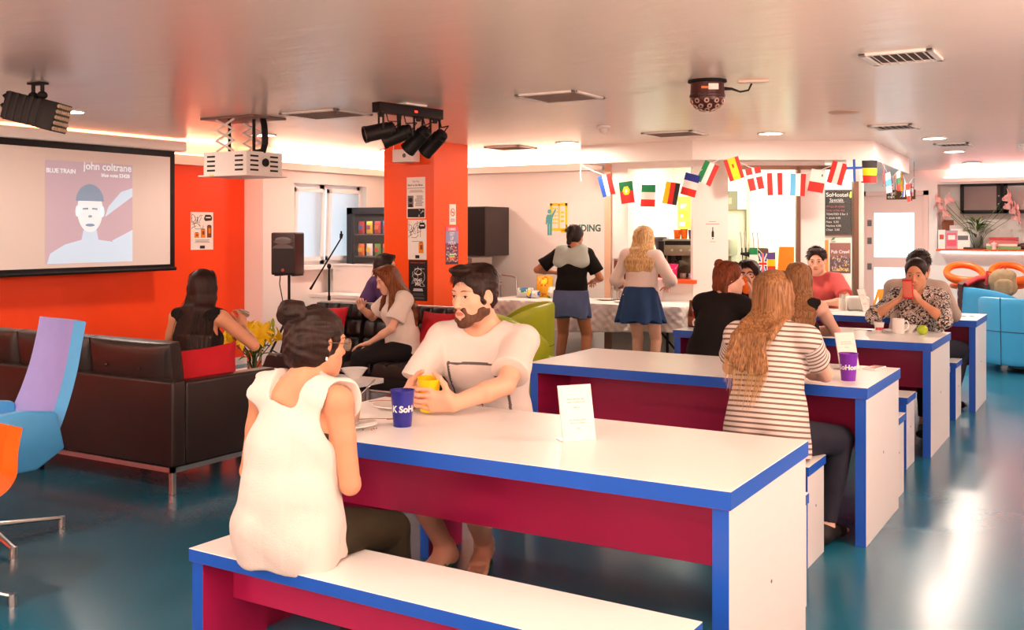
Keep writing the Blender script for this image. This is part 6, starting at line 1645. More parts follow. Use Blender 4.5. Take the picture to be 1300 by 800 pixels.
def surfnet(f, lo, h):
    s = f < 0
    n = f.shape; c = tuple(k - 1 for k in n)
    cnt = np.zeros(c, np.int8); cor = [(i, j, k) for i in (0, 1) for j in (0, 1) for k in (0, 1)]
    for (i, j, k) in cor: cnt += s[i:i + c[0], j:j + c[1], k:k + c[2]]
    m = (cnt > 0) & (cnt < 8); cells = np.argwhere(m)
    idx = np.full(c, -1, np.int32); idx[m] = np.arange(len(cells))
    pos = np.zeros((len(cells), 3)); num = np.zeros(len(cells))
    vals = [f[cells[:, 0] + i, cells[:, 1] + j, cells[:, 2] + k] for (i, j, k) in cor]
    for a in range(8):
        for b in range(a + 1, 8):
            d = A3(cor[b]) - A3(cor[a])
            if np.abs(d).sum() != 1: continue
            x = (vals[a] < 0) != (vals[b] < 0)
            t = vals[a][x] / (vals[a][x] - vals[b][x])
            pos[x] += A3(cor[a])[None, :] + t[:, None] * d[None, :]; num[x] += 1
    v = lo + h * (cells + pos / num[:, None])
    quads = []
    for axn in range(3):
        o = [x for x in range(3) if x != axn]
        sl0 = [slice(None)] * 3; sl1 = [slice(None)] * 3
        sl0[axn] = slice(0, -1); sl1[axn] = slice(1, None)
        for q in o: sl0[q] = slice(1, -1); sl1[q] = slice(1, -1)
        a, b = s[tuple(sl0)], s[tuple(sl1)]
        e = np.argwhere(a != b)
        if len(e) == 0: continue
        fl = a[e[:, 0], e[:, 1], e[:, 2]]
        base = e.copy()
        for q in o: base[:, q] += 1
        def cell(d1, d2):
            p = base.copy(); p[:, o[0]] -= d1; p[:, o[1]] -= d2; return idx[p[:, 0], p[:, 1], p[:, 2]]
        q4 = np.stack([cell(1, 1), cell(0, 1), cell(0, 0), cell(1, 0)], 1)
        flip = fl if axn != 1 else ~fl
        q4[~flip] = q4[~flip][:, ::-1]
        quads.append(q4)
    return v, np.concatenate(quads)
def relax(v, q, it=1, w=.5):
    e = np.concatenate([q[:, [0, 1]], q[:, [1, 2]], q[:, [2, 3]], q[:, [3, 0]]])
    for _ in range(it):
        s = np.zeros_like(v); c = np.zeros(len(v))
        for a, b in ((0, 1), (1, 0)):
            for k in range(3): s[:, k] += np.bincount(e[:, a], v[e[:, b], k], len(v))
            c += np.bincount(e[:, a], minlength=len(v))
        v = v * (1 - w) + w * s / np.maximum(c, 1)[:, None]
    return v
def solid(name, prims, h, mats, parent, disp=None, it=2, matfn=None, attr=None, keep=None, label=None, pad=.02):
    lo = np.min([p.lo for p in prims if p.op == 'add'], 0) - pad; hi = np.max([p.hi for p in prims if p.op == 'add'], 0) + pad
    f, ax = field(prims, lo, hi, h, disp)
    # close at the borders
    f[0] = f[-1] = .1; f[:, 0] = f[:, -1] = .1; f[:, :, 0] = f[:, :, -1] = .1
    v, q = surfnet(f, lo, h); del f
    v = relax(v, q, it)
    # drop tiny stray pieces
    me = bpy.data.meshes.new(name)
    me.vertices.add(len(v)); me.vertices.foreach_set('co', v.astype(f32).ravel())
    me.loops.add(4 * len(q)); me.loops.foreach_set('vertex_index', q.astype(np.int32).ravel())
    me.polygons.add(len(q)); me.polygons.foreach_set('loop_start', np.arange(0, 4 * len(q), 4, dtype=np.int32))
    me.polygons.foreach_set('use_smooth', np.ones(len(q), bool))
    mats = mats if isinstance(mats, (list, tuple)) else [mats]
    for m in mats: me.materials.append(m)
    if matfn is not None:
        ce = v[q].mean(1); me.polygons.foreach_set('material_index', matfn(ce).astype(np.int32))
    me.update(); me.validate()
    if attr is not None:
        for an, fn in attr.items():
            a = me.attributes.new(an, 'FLOAT', 'POINT'); a.data.foreach_set('value', fn(v).astype(f32))
    o = link_mesh(name, me, parent)
    if label: o['label'] = label
    return o
def wrinkles(amp, seed, freq=1.0, dirs=7):
    r = np.random.RandomState(seed)
    D = r.normal(size=(dirs, 3)); D /= np.linalg.norm(D, axis=1)[:, None]; D *= np.array([1.0, 1.0, .6]); Fq = freq * r.uniform(22, 62, dirs); P = r.uniform(0, 6.28, dirs)
    W = r.normal(size=(3, 3)) * 6
    def fn(x, y, z):
        wx = x + .02 * np.sin(W[0, 0] * x + W[0, 1] * y + W[0, 2] * z + 1); wz = z + .03 * np.sin(W[1, 0] * x * 2 + W[1, 1] * y + W[1, 2] * z * 2); wy = y + .02 * np.sin(W[2, 0] * x + W[2, 1] * y * 2)
        s = 0
        for d, fq, p in zip(D, Fq, P):
            t = np.sin(fq * (d[0] * wx + d[1] * wy + d[2] * wz) + p); s = s + np.sign(t) * np.abs(t) ** .7 * (30 / fq)
        return -amp * (s / dirs * 2.2 + .15)
    return fn
def rot(ax, deg):
    c, s = math.cos(math.radians(deg)), math.sin(math.radians(deg))
    return {'X': np.array([[1, 0, 0], [0, c, -s], [0, s, c]]), 'Y': np.array([[c, 0, s], [0, 1, 0], [-s, 0, c]]), 'Z': np.array([[c, -s, 0], [s, c, 0], [0, 0, 1]])}[ax]
def ik(a, t, l1, l2, pole):
    a, t = A3(a), A3(t); d = t - a; L = np.linalg.norm(d); L_ = min(L, (l1 + l2) * .998); d = d / max(L, 1e-9)
    x = (l1 * l1 - l2 * l2 + L_ * L_) / (2 * L_); y = math.sqrt(max(0, l1 * l1 - x * x))
    p = A3(pole); p = nrm(p - d * (p @ d))
    return a + d * x + p * y, a + d * L_

# ------------------------------------------------------------------ materials of people
def skinmat(name, c): return mat(name, c, .46, var=.05, scale=14, sss=.12, spec=.4, bump=.03, bscale=220)
SK_light = skinmat('light_skin', rgb(232, 176, 148)); SK_mid = skinmat('tan_skin', rgb(214, 152, 118)); SK_dark = skinmat('olive_skin', rgb(196, 130, 94)); SK_fair = skinmat('fair_skin', rgb(240, 188, 164))
LIPS = mat('lips', rgb(196, 124, 106), .4, sss=.1)
def hairmat(name, c1, c2, rough=.5):
    if name in MATS: return MATS[name]
    m = bpy.data.materials.new(name); m.use_nodes = True; nt = m.node_tree; N = nt.nodes; L = nt.links; b = N['Principled BSDF']
    tc = N.new('ShaderNodeTexCoord'); mp = N.new('ShaderNodeMapping'); mp.inputs['Scale'].default_value = (70, 70, 5)
    n1 = N.new('ShaderNodeTexNoise'); n1.inputs['Scale'].default_value = 2.0; n1.inputs['Detail'].default_value = 3
    L.new(tc.outputs['Object'], mp.inputs['Vector']); L.new(mp.outputs[0], n1.inputs['Vector'])
    cr = N.new('ShaderNodeValToRGB'); cr.color_ramp.elements[0].position = .32; cr.color_ramp.elements[0].color = c1 + (1,); cr.color_ramp.elements[1].position = .68; cr.color_ramp.elements[1].color = c2 + (1,)
    L.new(n1.outputs['Fac'], cr.inputs['Fac']); L.new(cr.outputs[0], b.inputs['Base Color'])
    b.inputs['Roughness'].default_value = rough; b.inputs['Specular IOR Level'].default_value = .25
    bp = N.new('ShaderNodeBump'); bp.inputs['Strength'].default_value = .25; bp.inputs['Distance'].default_value = .004
    L.new(n1.outputs['Fac'], bp.inputs['Height']); L.new(bp.outputs[0], b.inputs['Normal'])
    MATS[name] = m; return m
H_dark = hairmat('dark_brown_hair', rgb(22, 11, 8), rgb(48, 26, 19)); H_black = hairmat('black_hair', rgb(18, 12, 12), rgb(44, 28, 24)); H_brown = hairmat('chestnut_hair', rgb(74, 36, 16), rgb(140, 78, 40))
H_blond = hairmat('dark_blond_hair', rgb(160, 112, 64), rgb(240, 200, 142)); H_aub = hairmat('auburn_hair', rgb(70, 30, 14), rgb(134, 66, 32)); H_lbr = hairmat('light_brown_hair', rgb(96, 62, 36), rgb(168, 120, 76)); H_beard = hairmat('brown_beard', rgb(72, 48, 36), rgb(112, 76, 56), .65)
def strandmat(base):
    nm = base.name + '_strands'
    if nm in MATS: return MATS[nm]
    src = base.node_tree.nodes
    ramp = [n for n in src if n.type == 'VALTORGB'][0]
    m = bpy.data.materials.new(nm); m.use_nodes = True; nt = m.node_tree; N = nt.nodes; L = nt.links; b = N['Principled BSDF']
    g = N.new('ShaderNodeNewGeometry'); cr = N.new('ShaderNodeValToRGB')
    cr.color_ramp.elements[0].color = ramp.color_ramp.elements[0].color; cr.color_ramp.elements[1].color = ramp.color_ramp.elements[1].color
    L.new(g.outputs['Random Per Island'], cr.inputs['Fac']); L.new(cr.outputs[0], b.inputs['Base Color'])
    b.inputs['Roughness'].default_value = .45; b.inputs['Specular IOR Level'].default_value = .3
    MATS[nm] = m; return m
def clothmat(name, c, rough=.85, var=.04, b=.2): return mat(name, c, rough, var=var, bump=b, bscale=260, spec=.25)
CL_white = clothmat('white_cotton', rgb(228, 216, 208)); CL_black = clothmat('black_cotton', rgb(22, 18, 18)); CL_olive = clothmat('dark_olive_twill', rgb(52, 46, 32)); CL_jean = clothmat('dark_denim', rgb(34, 36, 48)); CL_dblack = clothmat('charcoal_leggings', rgb(28, 24, 26))
CL_denim = clothmat('blue_denim', rgb(40, 66, 106), var=.12); CL_bdenim = clothmat('pale_blue_denim', rgb(96, 110, 150), var=.12); CL_red = clothmat('faded_red_cotton', rgb(206, 92, 90)); CL_grey = clothmat('warm_grey_fleece', rgb(188, 168, 154)); CL_purple = clothmat('purple_cotton', rgb(76, 50, 92)); CL_pale = clothmat('pale_grey_green_cotton', rgb(190, 200, 190))
CL_brown = clothmat('brown_shorts', rgb(66, 44, 36)); CL_ring = clothmat('black_print_tee', rgb(30, 26, 28))
def stripe_mat():
    m = bpy.data.materials.new('striped_jersey'); m.use_nodes = True; nt = m.node_tree; N = nt.nodes; L = nt.links; b = N['Principled BSDF']; b.inputs['Roughness'].default_value = .85
    a = N.new('ShaderNodeAttribute'); a.attribute_name = 'band'
    mu = N.new('ShaderNodeMath'); mu.operation = 'MULTIPLY'; mu.inputs[1].default_value = 1 / .0235; L.new(a.outputs['Fac'], mu.inputs[0])
    fr = N.new('ShaderNodeMath'); fr.operation = 'FRACT'; L.new(mu.outputs[0], fr.inputs[0])
    cr = N.new('ShaderNodeValToRGB'); cr.color_ramp.interpolation = 'LINEAR'; e = cr.color_ramp.elements
    e[0].position = .0; e[0].color = rgb(228, 214, 204) + (1,); e[1].position = .56; e[1].color = rgb(228, 214, 204) + (1,)
    for p, c in ((.62, (122, 94, 86)), (.94, (122, 94, 86)), (1.0, (228, 214, 204))): x = e.new(p); x.color = rgb(*c) + (1,)
    L.new(fr.outputs[0], cr.inputs['Fac']); L.new(cr.outputs[0], b.inputs['Base Color']); return m
CL_stripe = stripe_mat()
def blotch_mat():
    m = bpy.data.materials.new('black_white_print_blouse'); m.use_nodes = True; nt = m.node_tree; N = nt.nodes; L = nt.links; b = N['Principled BSDF']; b.inputs['Roughness'].default_value = .7
    tc = N.new('ShaderNodeTexCoord'); n = N.new('ShaderNodeTexNoise'); n.inputs['Scale'].default_value = 30; n.inputs['Detail'].default_value = 2.5; n.inputs['Distortion'].default_value = 2.2
    L.new(tc.outputs['Object'], n.inputs['Vector']); cr = N.new('ShaderNodeValToRGB'); cr.color_ramp.interpolation = 'CONSTANT'; e = cr.color_ramp.elements
    e[0].position = 0; e[0].color = rgb(50, 38, 36) + (1,); e[1].position = .50; e[1].color = rgb(224, 208, 198) + (1,); x = e.new(.60); x.color = rgb(110, 88, 82) + (1,); x = e.new(.66); x.color = rgb(228, 214, 204) + (1,)
    L.new(n.outputs['Fac'], cr.inputs['Fac']); L.new(cr.outputs[0], b.inputs['Base Color']); return m
CL_blotch = blotch_mat()

# ------------------------------------------------------------------ the figure
class Fig:
    def __init__(s, label, loc, yaw, H=1.65, male=False, skin=SK_light, hz=.545, spine=(0, 4, 6, 8), lat=0.0, twist=0.0, head=(0, 0, 0), h=.0055,
                 wrists=None, poles=None, ankles=None, kpoles=None, hands=None, sh=(0, 0), neckf=.03, build=1.0, feet=True, group=None, bust=True, seed=1):
        s.root = thing('person', label, 'person', (loc[0], loc[1], loc[2] if len(loc) > 2 else 0), math.radians(yaw), group)
        s.s = k = H / 1.70; s.h = h; s.male = male; s.skin = skin; s.seed = seed; s.b = build
        P0 = A3((0, 0, hz))
        Rm = np.eye(3); pts = [P0]; fr = []
        lens = (.12 * k, .16 * k, .175 * k, .06 * k)
        for i, (pit, L) in enumerate(zip(spine, lens)):
            Rm = rot('Z', twist * i / 3.) @ rot('Y', lat) @ rot('X', -pit)
            fr.append(Rm); pts.append(pts[-1] + Rm @ A3((0, 0, L)))
        s.P = pts; s.fr = fr; Rc = fr[2]; s.Rc = Rc
        sw = (.178 if male else .155) * k
        up, fw = sh
        s.SR = pts[3] + Rc @ A3((sw, fw, -.005 + up)); s.SL = pts[3] + Rc @ A3((-sw, fw, -.005 + up))
        N_ = pts[4]; s.N = N_
        s.Rh = rot('Z', head[0]) @ rot('X', -head[1]) @ rot('Y', head[2])
        hs = k if male else k * .98; s.hs = hs
        s.C = N_ + fr[3] @ A3((0, neckf * k, .055 * k)) + s.Rh @ A3((0, .022, .078)) * hs
        ua, fa = .285 * k, .245 * k
        wrists = wrists or ((.2, .25, hz + .1), (-.2, .25, hz + .1)); poles = poles or ((.4, -.6, -.6), (-.4, -.6, -.6))
        s.ER, s.WR = ik(s.SR, wrists[0], ua, fa, poles[0]); s.EL, s.WL = ik(s.SL, wrists[1], ua, fa, poles[1])
        s.HR, s.HL = P0 + A3((.088 * k, 0, 0)), P0 + A3((-.088 * k, 0, 0))
        th, sn = .43 * k, .41 * k
        ankles = ankles or ((.12, .42, .09), (-.12, .42, .09)); kpoles = kpoles or ((.1, .8, .6), (-.1, .8, .6))
        s.KR, s.AR = ik(s.HR, ankles[0], th, sn, kpoles[0]); s.KL, s.AL = ik(s.HL, ankles[1], th, sn, kpoles[1])
        s.footdir = [nrm((.18, 1, -.12)), nrm((-.18, 1, -.12))]
        s.hands = hands or ({}, {})
        s.bust = bust and not male
        s.prims = s.torso() + s.arms() + s.legs() + s.neck() + s.headp() + s.hand(0) + s.hand(1) + (s.feetp() if feet else [])
    def torso(s, o=0.0, loose=0.0, kk=.03):
        k = s.s; P = s.P; m = s.male; b = s.b
        W = lambda x, y: ((x * k * b + o), (y * k * b + o))
        pel, wai, che, shl = ((.158, .118), (.142, .105), (.160, .118), (.140, .088)) if m else ((.160, .115), (.122, .094), (.138, .104), (.122, .082))
        if loose: wai = (wai[0] + (max(pel[0], che[0]) - wai[0]) * loose, wai[1] + (max(pel[1], che[1]) + .01 - wai[1]) * loose)
        ux = s.fr[0][:, 0]; uc = s.fr[2][:, 0]
        L = [ecap(P[0] - s.fr[0][:, 2] * .01, P[1], ux, W(*pel), W(*wai), kk), ecap(P[1], P[2], s.fr[1][:, 0], W(*wai), W(*che), kk), ecap(P[2], P[3] - s.fr[2][:, 2] * .03 * k, uc, W(*che), W(*shl), kk),
             cap(s.SL, s.SR, .046 * k * b + o, None, kk), cap(s.P[4] - s.fr[3][:, 2] * .012, s.SR, .042 * k + o * .8, .040 * k + o, kk), cap(s.P[4] - s.fr[3][:, 2] * .012, s.SL, .042 * k + o * .8, .040 * k + o, kk)]
        for x in (-1, 1):
            L.append(elp(P[0] + s.fr[0] @ A3((x * .075 * k, -.055 * k, -.005)), (.088 * k + o, .085 * k + o, .092 * k + o), None, kk))
            if s.bust: L.append(elp(P[2] + s.Rc @ A3((x * .066 * k, .088 * k, .035 * k)), (.062 * k + o, .055 * k + o, .062 * k + o), s.Rc, .04))
            elif s.male: L.append(elp(P[2] + s.Rc @ A3((x * .075 * k, .075 * k, .075 * k)), (.085 * k + o, .045 * k + o, .065 * k + o), s.Rc, .05))
        return L
    def arm(s, i, o=0.0):
        k = s.s * (1.06 if s.male else .96) * s.b; S, E, W = ((s.SR, s.ER, s.WR), (s.SL, s.EL, s.WL))[i]
        d = nrm(W - E)
        return [cap(S, S + (E - S) * .45, .049 * k + o, .046 * k + o, .02), cap(S + (E - S) * .4, E, .045 * k + o, .037 * k + o, .008),
                cap(E, E + (W - E) * .4, .037 * k + o, .039 * k + o, .010), ecap(E + (W - E) * .35, W, np.cross(d, A3(s.hands[i].get('n', (0, 0, -1)))) + A3((1e-4, 0, 0)), (.037 * k + o, .034 * k + o), (.027 * k + o, .021 * k + o), .010)]
    def arms(s): return s.arm(0) + s.arm(1)
    def leg(s, i, o=0.0):
        k = s.s * (1.06 if s.male else 1.0) * s.b; Hh, K, An = ((s.HR, s.KR, s.AR), (s.HL, s.KL, s.AL))[i]
        c = nrm(np.cross(np.cross(K - Hh, An - K), An - K)) if np.linalg.norm(np.cross(K - Hh, An - K)) > 1e-6 else A3((0, -1, 0))
        bk = c if c[1] < 0 else -c
        return [cap(Hh, K, .088 * k + o, .057 * k + o, .03), cap(K, An, .053 * k + o, .036 * k + o, .012), cap(K + (An - K) * .14 + bk * .012 * k, K + (An - K) * .5 + bk * .012 * k, .046 * k + o, .042 * k + o, .025)]
    def legs(s): return s.leg(0) + s.leg(1)
    def neck(s, o=0.0):
        r = (.060 if s.male else .050) * s.s + o
        return [cap(s.N - s.fr[3][:, 2] * .02, s.C + s.Rh @ A3((0, -.022, -.05)) * s.hs, r * 1.08, r * .98, .035)]
    def hp(s, x, y, z): return s.C + s.Rh @ (A3((x, y, z)) * s.hs)
    def he(s, c, r, k=.015, op='add', R2=None): return elp(s.hp(*c), A3(r) * s.hs, s.Rh if R2 is None else s.Rh @ R2, k, op)
    def hc(s, a, b, ra, rb=None, k=.012, op='add'): return cap(s.hp(*a), s.hp(*b), ra * s.hs, (ra if rb is None else rb) * s.hs, k, op)
    def headp(s):
        j = 1.06 if s.male else 1.0
        L = [s.he((0, -.014, .036), (.073, .094, .080), .02), s.he((0, .026, -.020), (.062 * j, .064, .085), .03), s.he((0, .02, -.055), (.055 * j, .062, .052), .03),
             s.hc((-.046 * j, .0, -.060), (-.012, .066, -.096), .019, .018, .03), s.hc((.046 * j, .0, -.060), (.012, .066, -.096), .019, .018, .03), s.he((0, .070, -.096), (.020 * j, .017, .017), .02),
             s.he((-.040, .056, -.022), (.021, .020, .017), .02), s.he((.040, .056, -.022), (.021, .020, .017), .02),
             s.hc((-.034, .079, .026), (.034, .079, .026), .010 * j, None, .018),
             s.he((-.031, .098, .004), (.018, .014, .013), .012, 'sub'), s.he((.031, .098, .004), (.018, .014, .013), .012, 'sub'),
             s.he((-.031, .0735, .004), (.0155, .0125, .0125), .006), s.he((.031, .0735, .004), (.0155, .0125, .0125), .006),
             s.hc((0, .086, .016), (0, .108, -.030), .0075, .0115, .010), s.he((-.0115, .098, -.034), (.0085, .009, .008), .006), s.he((.0115, .098, -.034), (.0085, .009, .008), .006),
             s.he((0, .080, -.064), (.030, .013, .022), .02),
             s.he((0, .0915, -.0585), (.022, .008, .0055), .005), s.he((0, .0895, -.0685), (.019, .0085, .0065), .005),
             s.he((0, .101, -.0636), (.022, .0075, .0012), .003, 'sub')]
        for x in (-1, 1):
            L += [s.he((x * .074, -.006, -.006), (.009, .020, .031), .008, 'add', rot('Z', x * 24) @ rot('X', -10)), s.he((x * .083, -.003, -.004), (.006, .010, .018), .005, 'sub', rot('Z', x * 24))]
        return L
    def hand(s, i):
        hd = s.hands[i]; side = 1 if i == 0 else -1
        W = (s.WR, s.WL)[i]; E = (s.ER, s.EL)[i]; k = s.s * (1.06 if s.male else .96)
        d = nrm(hd.get('d', W - E)); n = A3(hd.get('n', (0, 0, -1))); n = nrm(n - d * (n @ d)); t = np.cross(d, n) * side
        curl = hd.get('curl', 28); curls = curl if isinstance(curl, (list, tuple)) else [curl] * 4; spread = hd.get('spread', 3)
        L = [ecap(W, W + d * .078 * k, t, (.029 * k, .017 * k), (.040 * k, .0135 * k), .015), elp(W + d * .028 * k + t * .022 * k + n * .006 * k, (.024 * k, .024 * k, .024 * k), None, .02)]
        lens = ((.041, .025, .021), (.045, .028, .022), (.042, .026, .021), (.033, .020, .018)); offs = (.029, .0100, -.0095, -.0275); back = (.082, .086, .083, .075)
        for fi in range(4):
            p = W + d * back[fi] * k + t * offs[fi] * k; a = math.radians(spread * (1.5 - fi)); dd = nrm(d * math.cos(a) + t * math.sin(a))
            L.append(cap(W + d * .05 * k + t * offs[fi] * .9 * k, p, .0105 * k, .0098 * k, .008))
            ang_ = 0; r = (.0092, .0094, .0090, .0080)[fi] * k
            for sgm, (ln, fr_) in enumerate(zip(lens[fi], (.7, 1.0, .6))):
                ang_ += math.radians(curls[fi] * fr_)
                q = p + (dd * math.cos(ang_) + n * math.sin(ang_)) * ln * k
                L.append(cap(p, q, r, r * .92, .004)); p = q; r *= .92
        p = W + d * .022 * k + t * .026 * k + n * .006 * k
        tb = hd.get('thumb', (.62, .62, .34)); tc_ = hd.get('thumbc', .5)
        dv = nrm(d * tb[0] + t * tb[1] + n * tb[2]); r = .0125 * k
        tgt = nrm(d * .85 - t * .15 + n * .5)
        for ln in (.042, .032, .027):
            q = p + dv * ln * k; L.append(cap(p, q, r, r * .9, .006)); p = q; r *= .9; dv = nrm(dv * (1 - tc_ * .5) + tgt * tc_ * .5)
        return L
    def feetp(s, o=0.0):
        L = []; k = s.s * (1.05 if s.male else .95)
        for i, An in enumerate((s.AR, s.AL)):
            d = A3(s.footdir[i]); f_ = nrm((d[0], d[1], 0)); lat = np.cross(f_, A3((0, 0, 1)))
            fl = lambda q: A3((q[0], q[1], max(q[2], .0)))
            base = An[2] - .07 * k
            h0 = A3((An[0], An[1], base)) - f_ * .035 * k; b0 = h0 + f_ * .17 * k
            tip = d if False else f_
            L += [elp(h0 + A3((0, 0, .032 * k)), (.033 * k + o, .036 * k + o, .034 * k + o), None, .03), ecap(h0 + A3((0, 0, .03 * k)), b0 + A3((0, 0, .022 * k)), lat, (.030 * k + o, .028 * k + o), (.042 * k + o, .020 * k + o), .03), cap(An, b0 * .5 + h0 * .5 + A3((0, 0, .036 * k)), .036 * k + o, .03 * k + o, .03)]
            if o == 0:
                for q in range(5):
                    u = (q - 2) * .0155 * k * (1 if i == 0 else -1); ln = (.062, .056, .050, .044, .036)[q] * k
                    L.append(cap(b0 + lat * u * -1 + A3((0, 0, .016 * k)), b0 + lat * u * -1.05 + f_ * ln + A3((0, 0, .012 * k)), (.013, .010, .0095, .009, .0085)[q] * k, None, .005))
            else: L.append(ecap(b0 + A3((0, 0, .022 * k)), b0 + f_ * .06 * k + A3((0, 0, .020 * k)), lat, (.042 * k + o, .020 * k + o), (.028 * k + o, .017 * k + o), .03))
        return L
    # -------- build
    def body(s):
        Ri = s.Rh.T
        def mf(c):
            q = (c - s.C) @ s.Rh / s.hs
            return (((q[:, 0] / .021) ** 2 + ((q[:, 2] + .0635) / .0088) ** 2 < 1) & (q[:, 1] > .084)).astype(int)
        return solid('body', s.prims, s.h, [s.skin, LIPS], s.root, matfn=mf, it=1)
    def surf(s, x, z):
        """front surface y of the head at head coords x,z"""
        ys = np.linspace(.14, .02, 240); p = np.array([s.hp(x, y, z) for y in ys])
        f = np.full(240, .3)
        for q in s.headp():
            d = q.fn(p[:, 0], p[:, 1], p[:, 2])
            f = smin(f, d, q.k) if q.op == 'add' else -smin(-f, d, q.k)
        i = np.argmax(f < 0); return ys[i]
    def face(s, iris=(60, 34, 20), brow=None, closed=False):
        bmat = brow or H_dark
        M_eye = mat('eye_white', rgb(240, 232, 226), .15); M_iris = mat('iris_%d' % iris[0], rgb(*iris), .1); M_lash = mat('lashes', rgb(30, 18, 14), .6)
        for x in (-1, 1):
            ex = .031 * x; y0 = s.surf(ex, .004)
            def P(u, v, o): return V(s.hp(ex + .0135 * u, s.surf(ex + .0135 * u, .004 + .0062 * v) + o, .004 + .0062 * v))
            bm = BM(); n = 12
            if not closed:
                up = [(-1 + 2 * i / n, .95 * math.sin(PI * i / n)) for i in range(n + 1)]; dn = [(1 - 2 * i / n, -.75 * math.sin(PI * i / n)) for i in range(1, n)]
                f = bm.faces.new([bm.verts.new(P(u, v, .0012)) for u, v in up + dn])
                f = bm.faces.new([bm.verts.new(P(.42 * math.cos(a), .1 + .82 * math.sin(a), .002)) for a in [2 * PI * i / 14 for i in range(14)]]); f.material_index = 1
            tube(bm, [P(-1 + 2 * i / n, (.95 if not closed else -.5) * math.sin(PI * i / n), .0018) for i in range(n + 1)], [.0004 + .0012 * math.sin(PI * i / n) for i in range(n + 1)], 5, 2)
            obj('eye', bm, [M_eye, M_iris, M_lash], s.root, fixn=False)
            bm = BM()
            pts = [(x * (.014 + .037 * i / 7), .0235 + .007 * math.sin(PI * (.15 + .75 * i / 7))) for i in range(8)]
            tube(bm, [V(s.hp(a, s.surf(a, b) + .0005, b)) for a, b in pts], [.002, .0034, .0038, .0036, .0034, .003, .0022, .001], 7, flat=.6); obj('eyebrow', bm, bmat, s.root)
    def glasses(s, m, thin=.0015, rx=.026, rz=.022):
        bm = BM()
        yf = s.surf(.031, .004) + .020
        for x in (-1, 1):
            tube(bm, [V(s.hp(x * .034 + rx * math.copysign(abs(math.cos(a)) ** .8, math.cos(a)), yf - .004 * abs(math.cos(a)), .002 + rz * math.copysign(abs(math.sin(a)) ** .8, math.sin(a)))) for a in [2 * PI * i / 28 for i in range(28)]], thin, 6, close=True)
            tube(bm, [V(s.hp(x * (.034 + rx), yf - .004, .008)), V(s.hp(x * .078, .05, .010)), V(s.hp(x * .080, -.005, .012)), V(s.hp(x * .078, -.02, -.004))], thin, 6)
        tube(bm, [V(s.hp(-.009, yf, .006)), V(s.hp(0, yf + .003, .009)), V(s.hp(.009, yf, .006))], thin, 6)
        g = obj('glasses', bm, m, s.root)
        bm = BM()
        for x in (-1, 1):
            f = bm.faces.new([bm.verts.new(V(s.hp(x * .034 + rx * .97 * math.cos(a), yf - .003, .002 + rz * .97 * math.sin(a)))) for a in [2 * PI * i / 24 for i in range(24)]])
        obj('lens', bm, mat('spectacle_lens', (1, 1, 1), .02, trans=1.0, alpha=.25, var=0), g, fixn=False)
    # -------- garments
    def top(s, m, off=.012, loose=.4, sleeve=.45, hem=-.06, neck=.062, neckdir=(0, .25, 1), neckdrop=0.0, wr=.004, armhole=None, attr=None, matfn=None, name='t_shirt', extra=(), h=None, flare=0.0, k=.035, sleeve_flare=.004, long=False, vneck=None, neckoff=(0, 0, 0)):
        L = s.torso(off, loose, k)
        if hem < -.03:
            d = s.fr[0][:, 2]; w = .165 * s.s * s.b + off + flare
            L.append(ecap(s.P[0] + d * .02, s.P[0] + d * (hem + .02), s.fr[0][:, 0], (w - flare * .6, w * .74), (w, w * .80), .05))
        L.append(half(-s.fr[0][:, 2], s.P[0] + s.fr[0][:, 2] * hem, k=.006))
        for i in (0, 1):
            if sleeve <= 0 and not long: continue
            S, E, W = ((s.SR, s.ER, s.WR), (s.SL, s.EL, s.WL))[i]; kk = s.s * (1.13 if s.male else 1) * s.b
            kk = s.s * (1.06 if s.male else .96) * s.b
            if long or sleeve > 1:
                fr_ = 1.0 if long else sleeve - 1
                L += [cap(S, E, .049 * kk + off, .039 * kk + off, .02), tcap(E, E + (W - E) * (fr_ * .97), .040 * kk + off, (.028 if long else .038) * kk + off + (0 if long else sleeve_flare), .012)]
            else:
                L.append(tcap(S, S + (E - S) * sleeve, .049 * kk + off, .046 * kk + off + sleeve_flare, .02))
        nb = s.N + s.fr[3] @ A3(neckoff)
        nd = s.fr[3] @ nrm(neckdir)
        L.append(cap(nb - s.fr[3][:, 2] * neckdrop, nb + nd * .2, neck * s.s, neck * s.s * 1.5, .008, 'sub'))
        if vneck:
            L.append(cap(s.N + s.Rc @ A3((0, .11, -.02)), s.N + s.Rc @ A3((0, .16, -vneck)), .045, .004, .006, 'sub')); L.append(cap(s.N + s.Rc @ A3((0, .05, .0)), s.N + s.Rc @ A3((0, .15, -vneck * .9)), .05, .004, .006, 'sub'))
        if armhole:
            for S, sx in ((s.SR, 1), (s.SL, -1)):
                r_, inn, dn = armhole
                a = S + s.Rc @ A3((sx * (inn + r_ * .5), 0, -dn * .35)); b_ = a + s.Rc @ A3((sx * .16, 0, 0))
                L.append(ecap(a, b_, s.Rc[:, 1], (r_, dn), (r_ * 1.3, dn * 1.3), .006, 'sub'))
        L += list(extra)
        return solid(name, L, h or s.h, m, s.root, disp=wrinkles(wr, s.seed) if wr else None, it=2, attr=attr, matfn=matfn)
    def _cutlocal(s, n, p, R_):
        n = nrm(n); p = A3(p); d0 = float(n @ p)
        def fn(X, Y, Z):
            a = d0 - (X * n[0] + Y * n[1] + Z * n[2])
            c = p + n * R_ * .5
            r = np.sqrt((X - c[0]) ** 2 + (Y - c[1]) ** 2 + (Z - c[2]) ** 2) - R_ * .55
            return np.maximum(a, r)
        return Pr(fn, p + n * R_ * .5 - R_ * .6, p + n * R_ * .5 + R_ * .6, .004, 'sub')
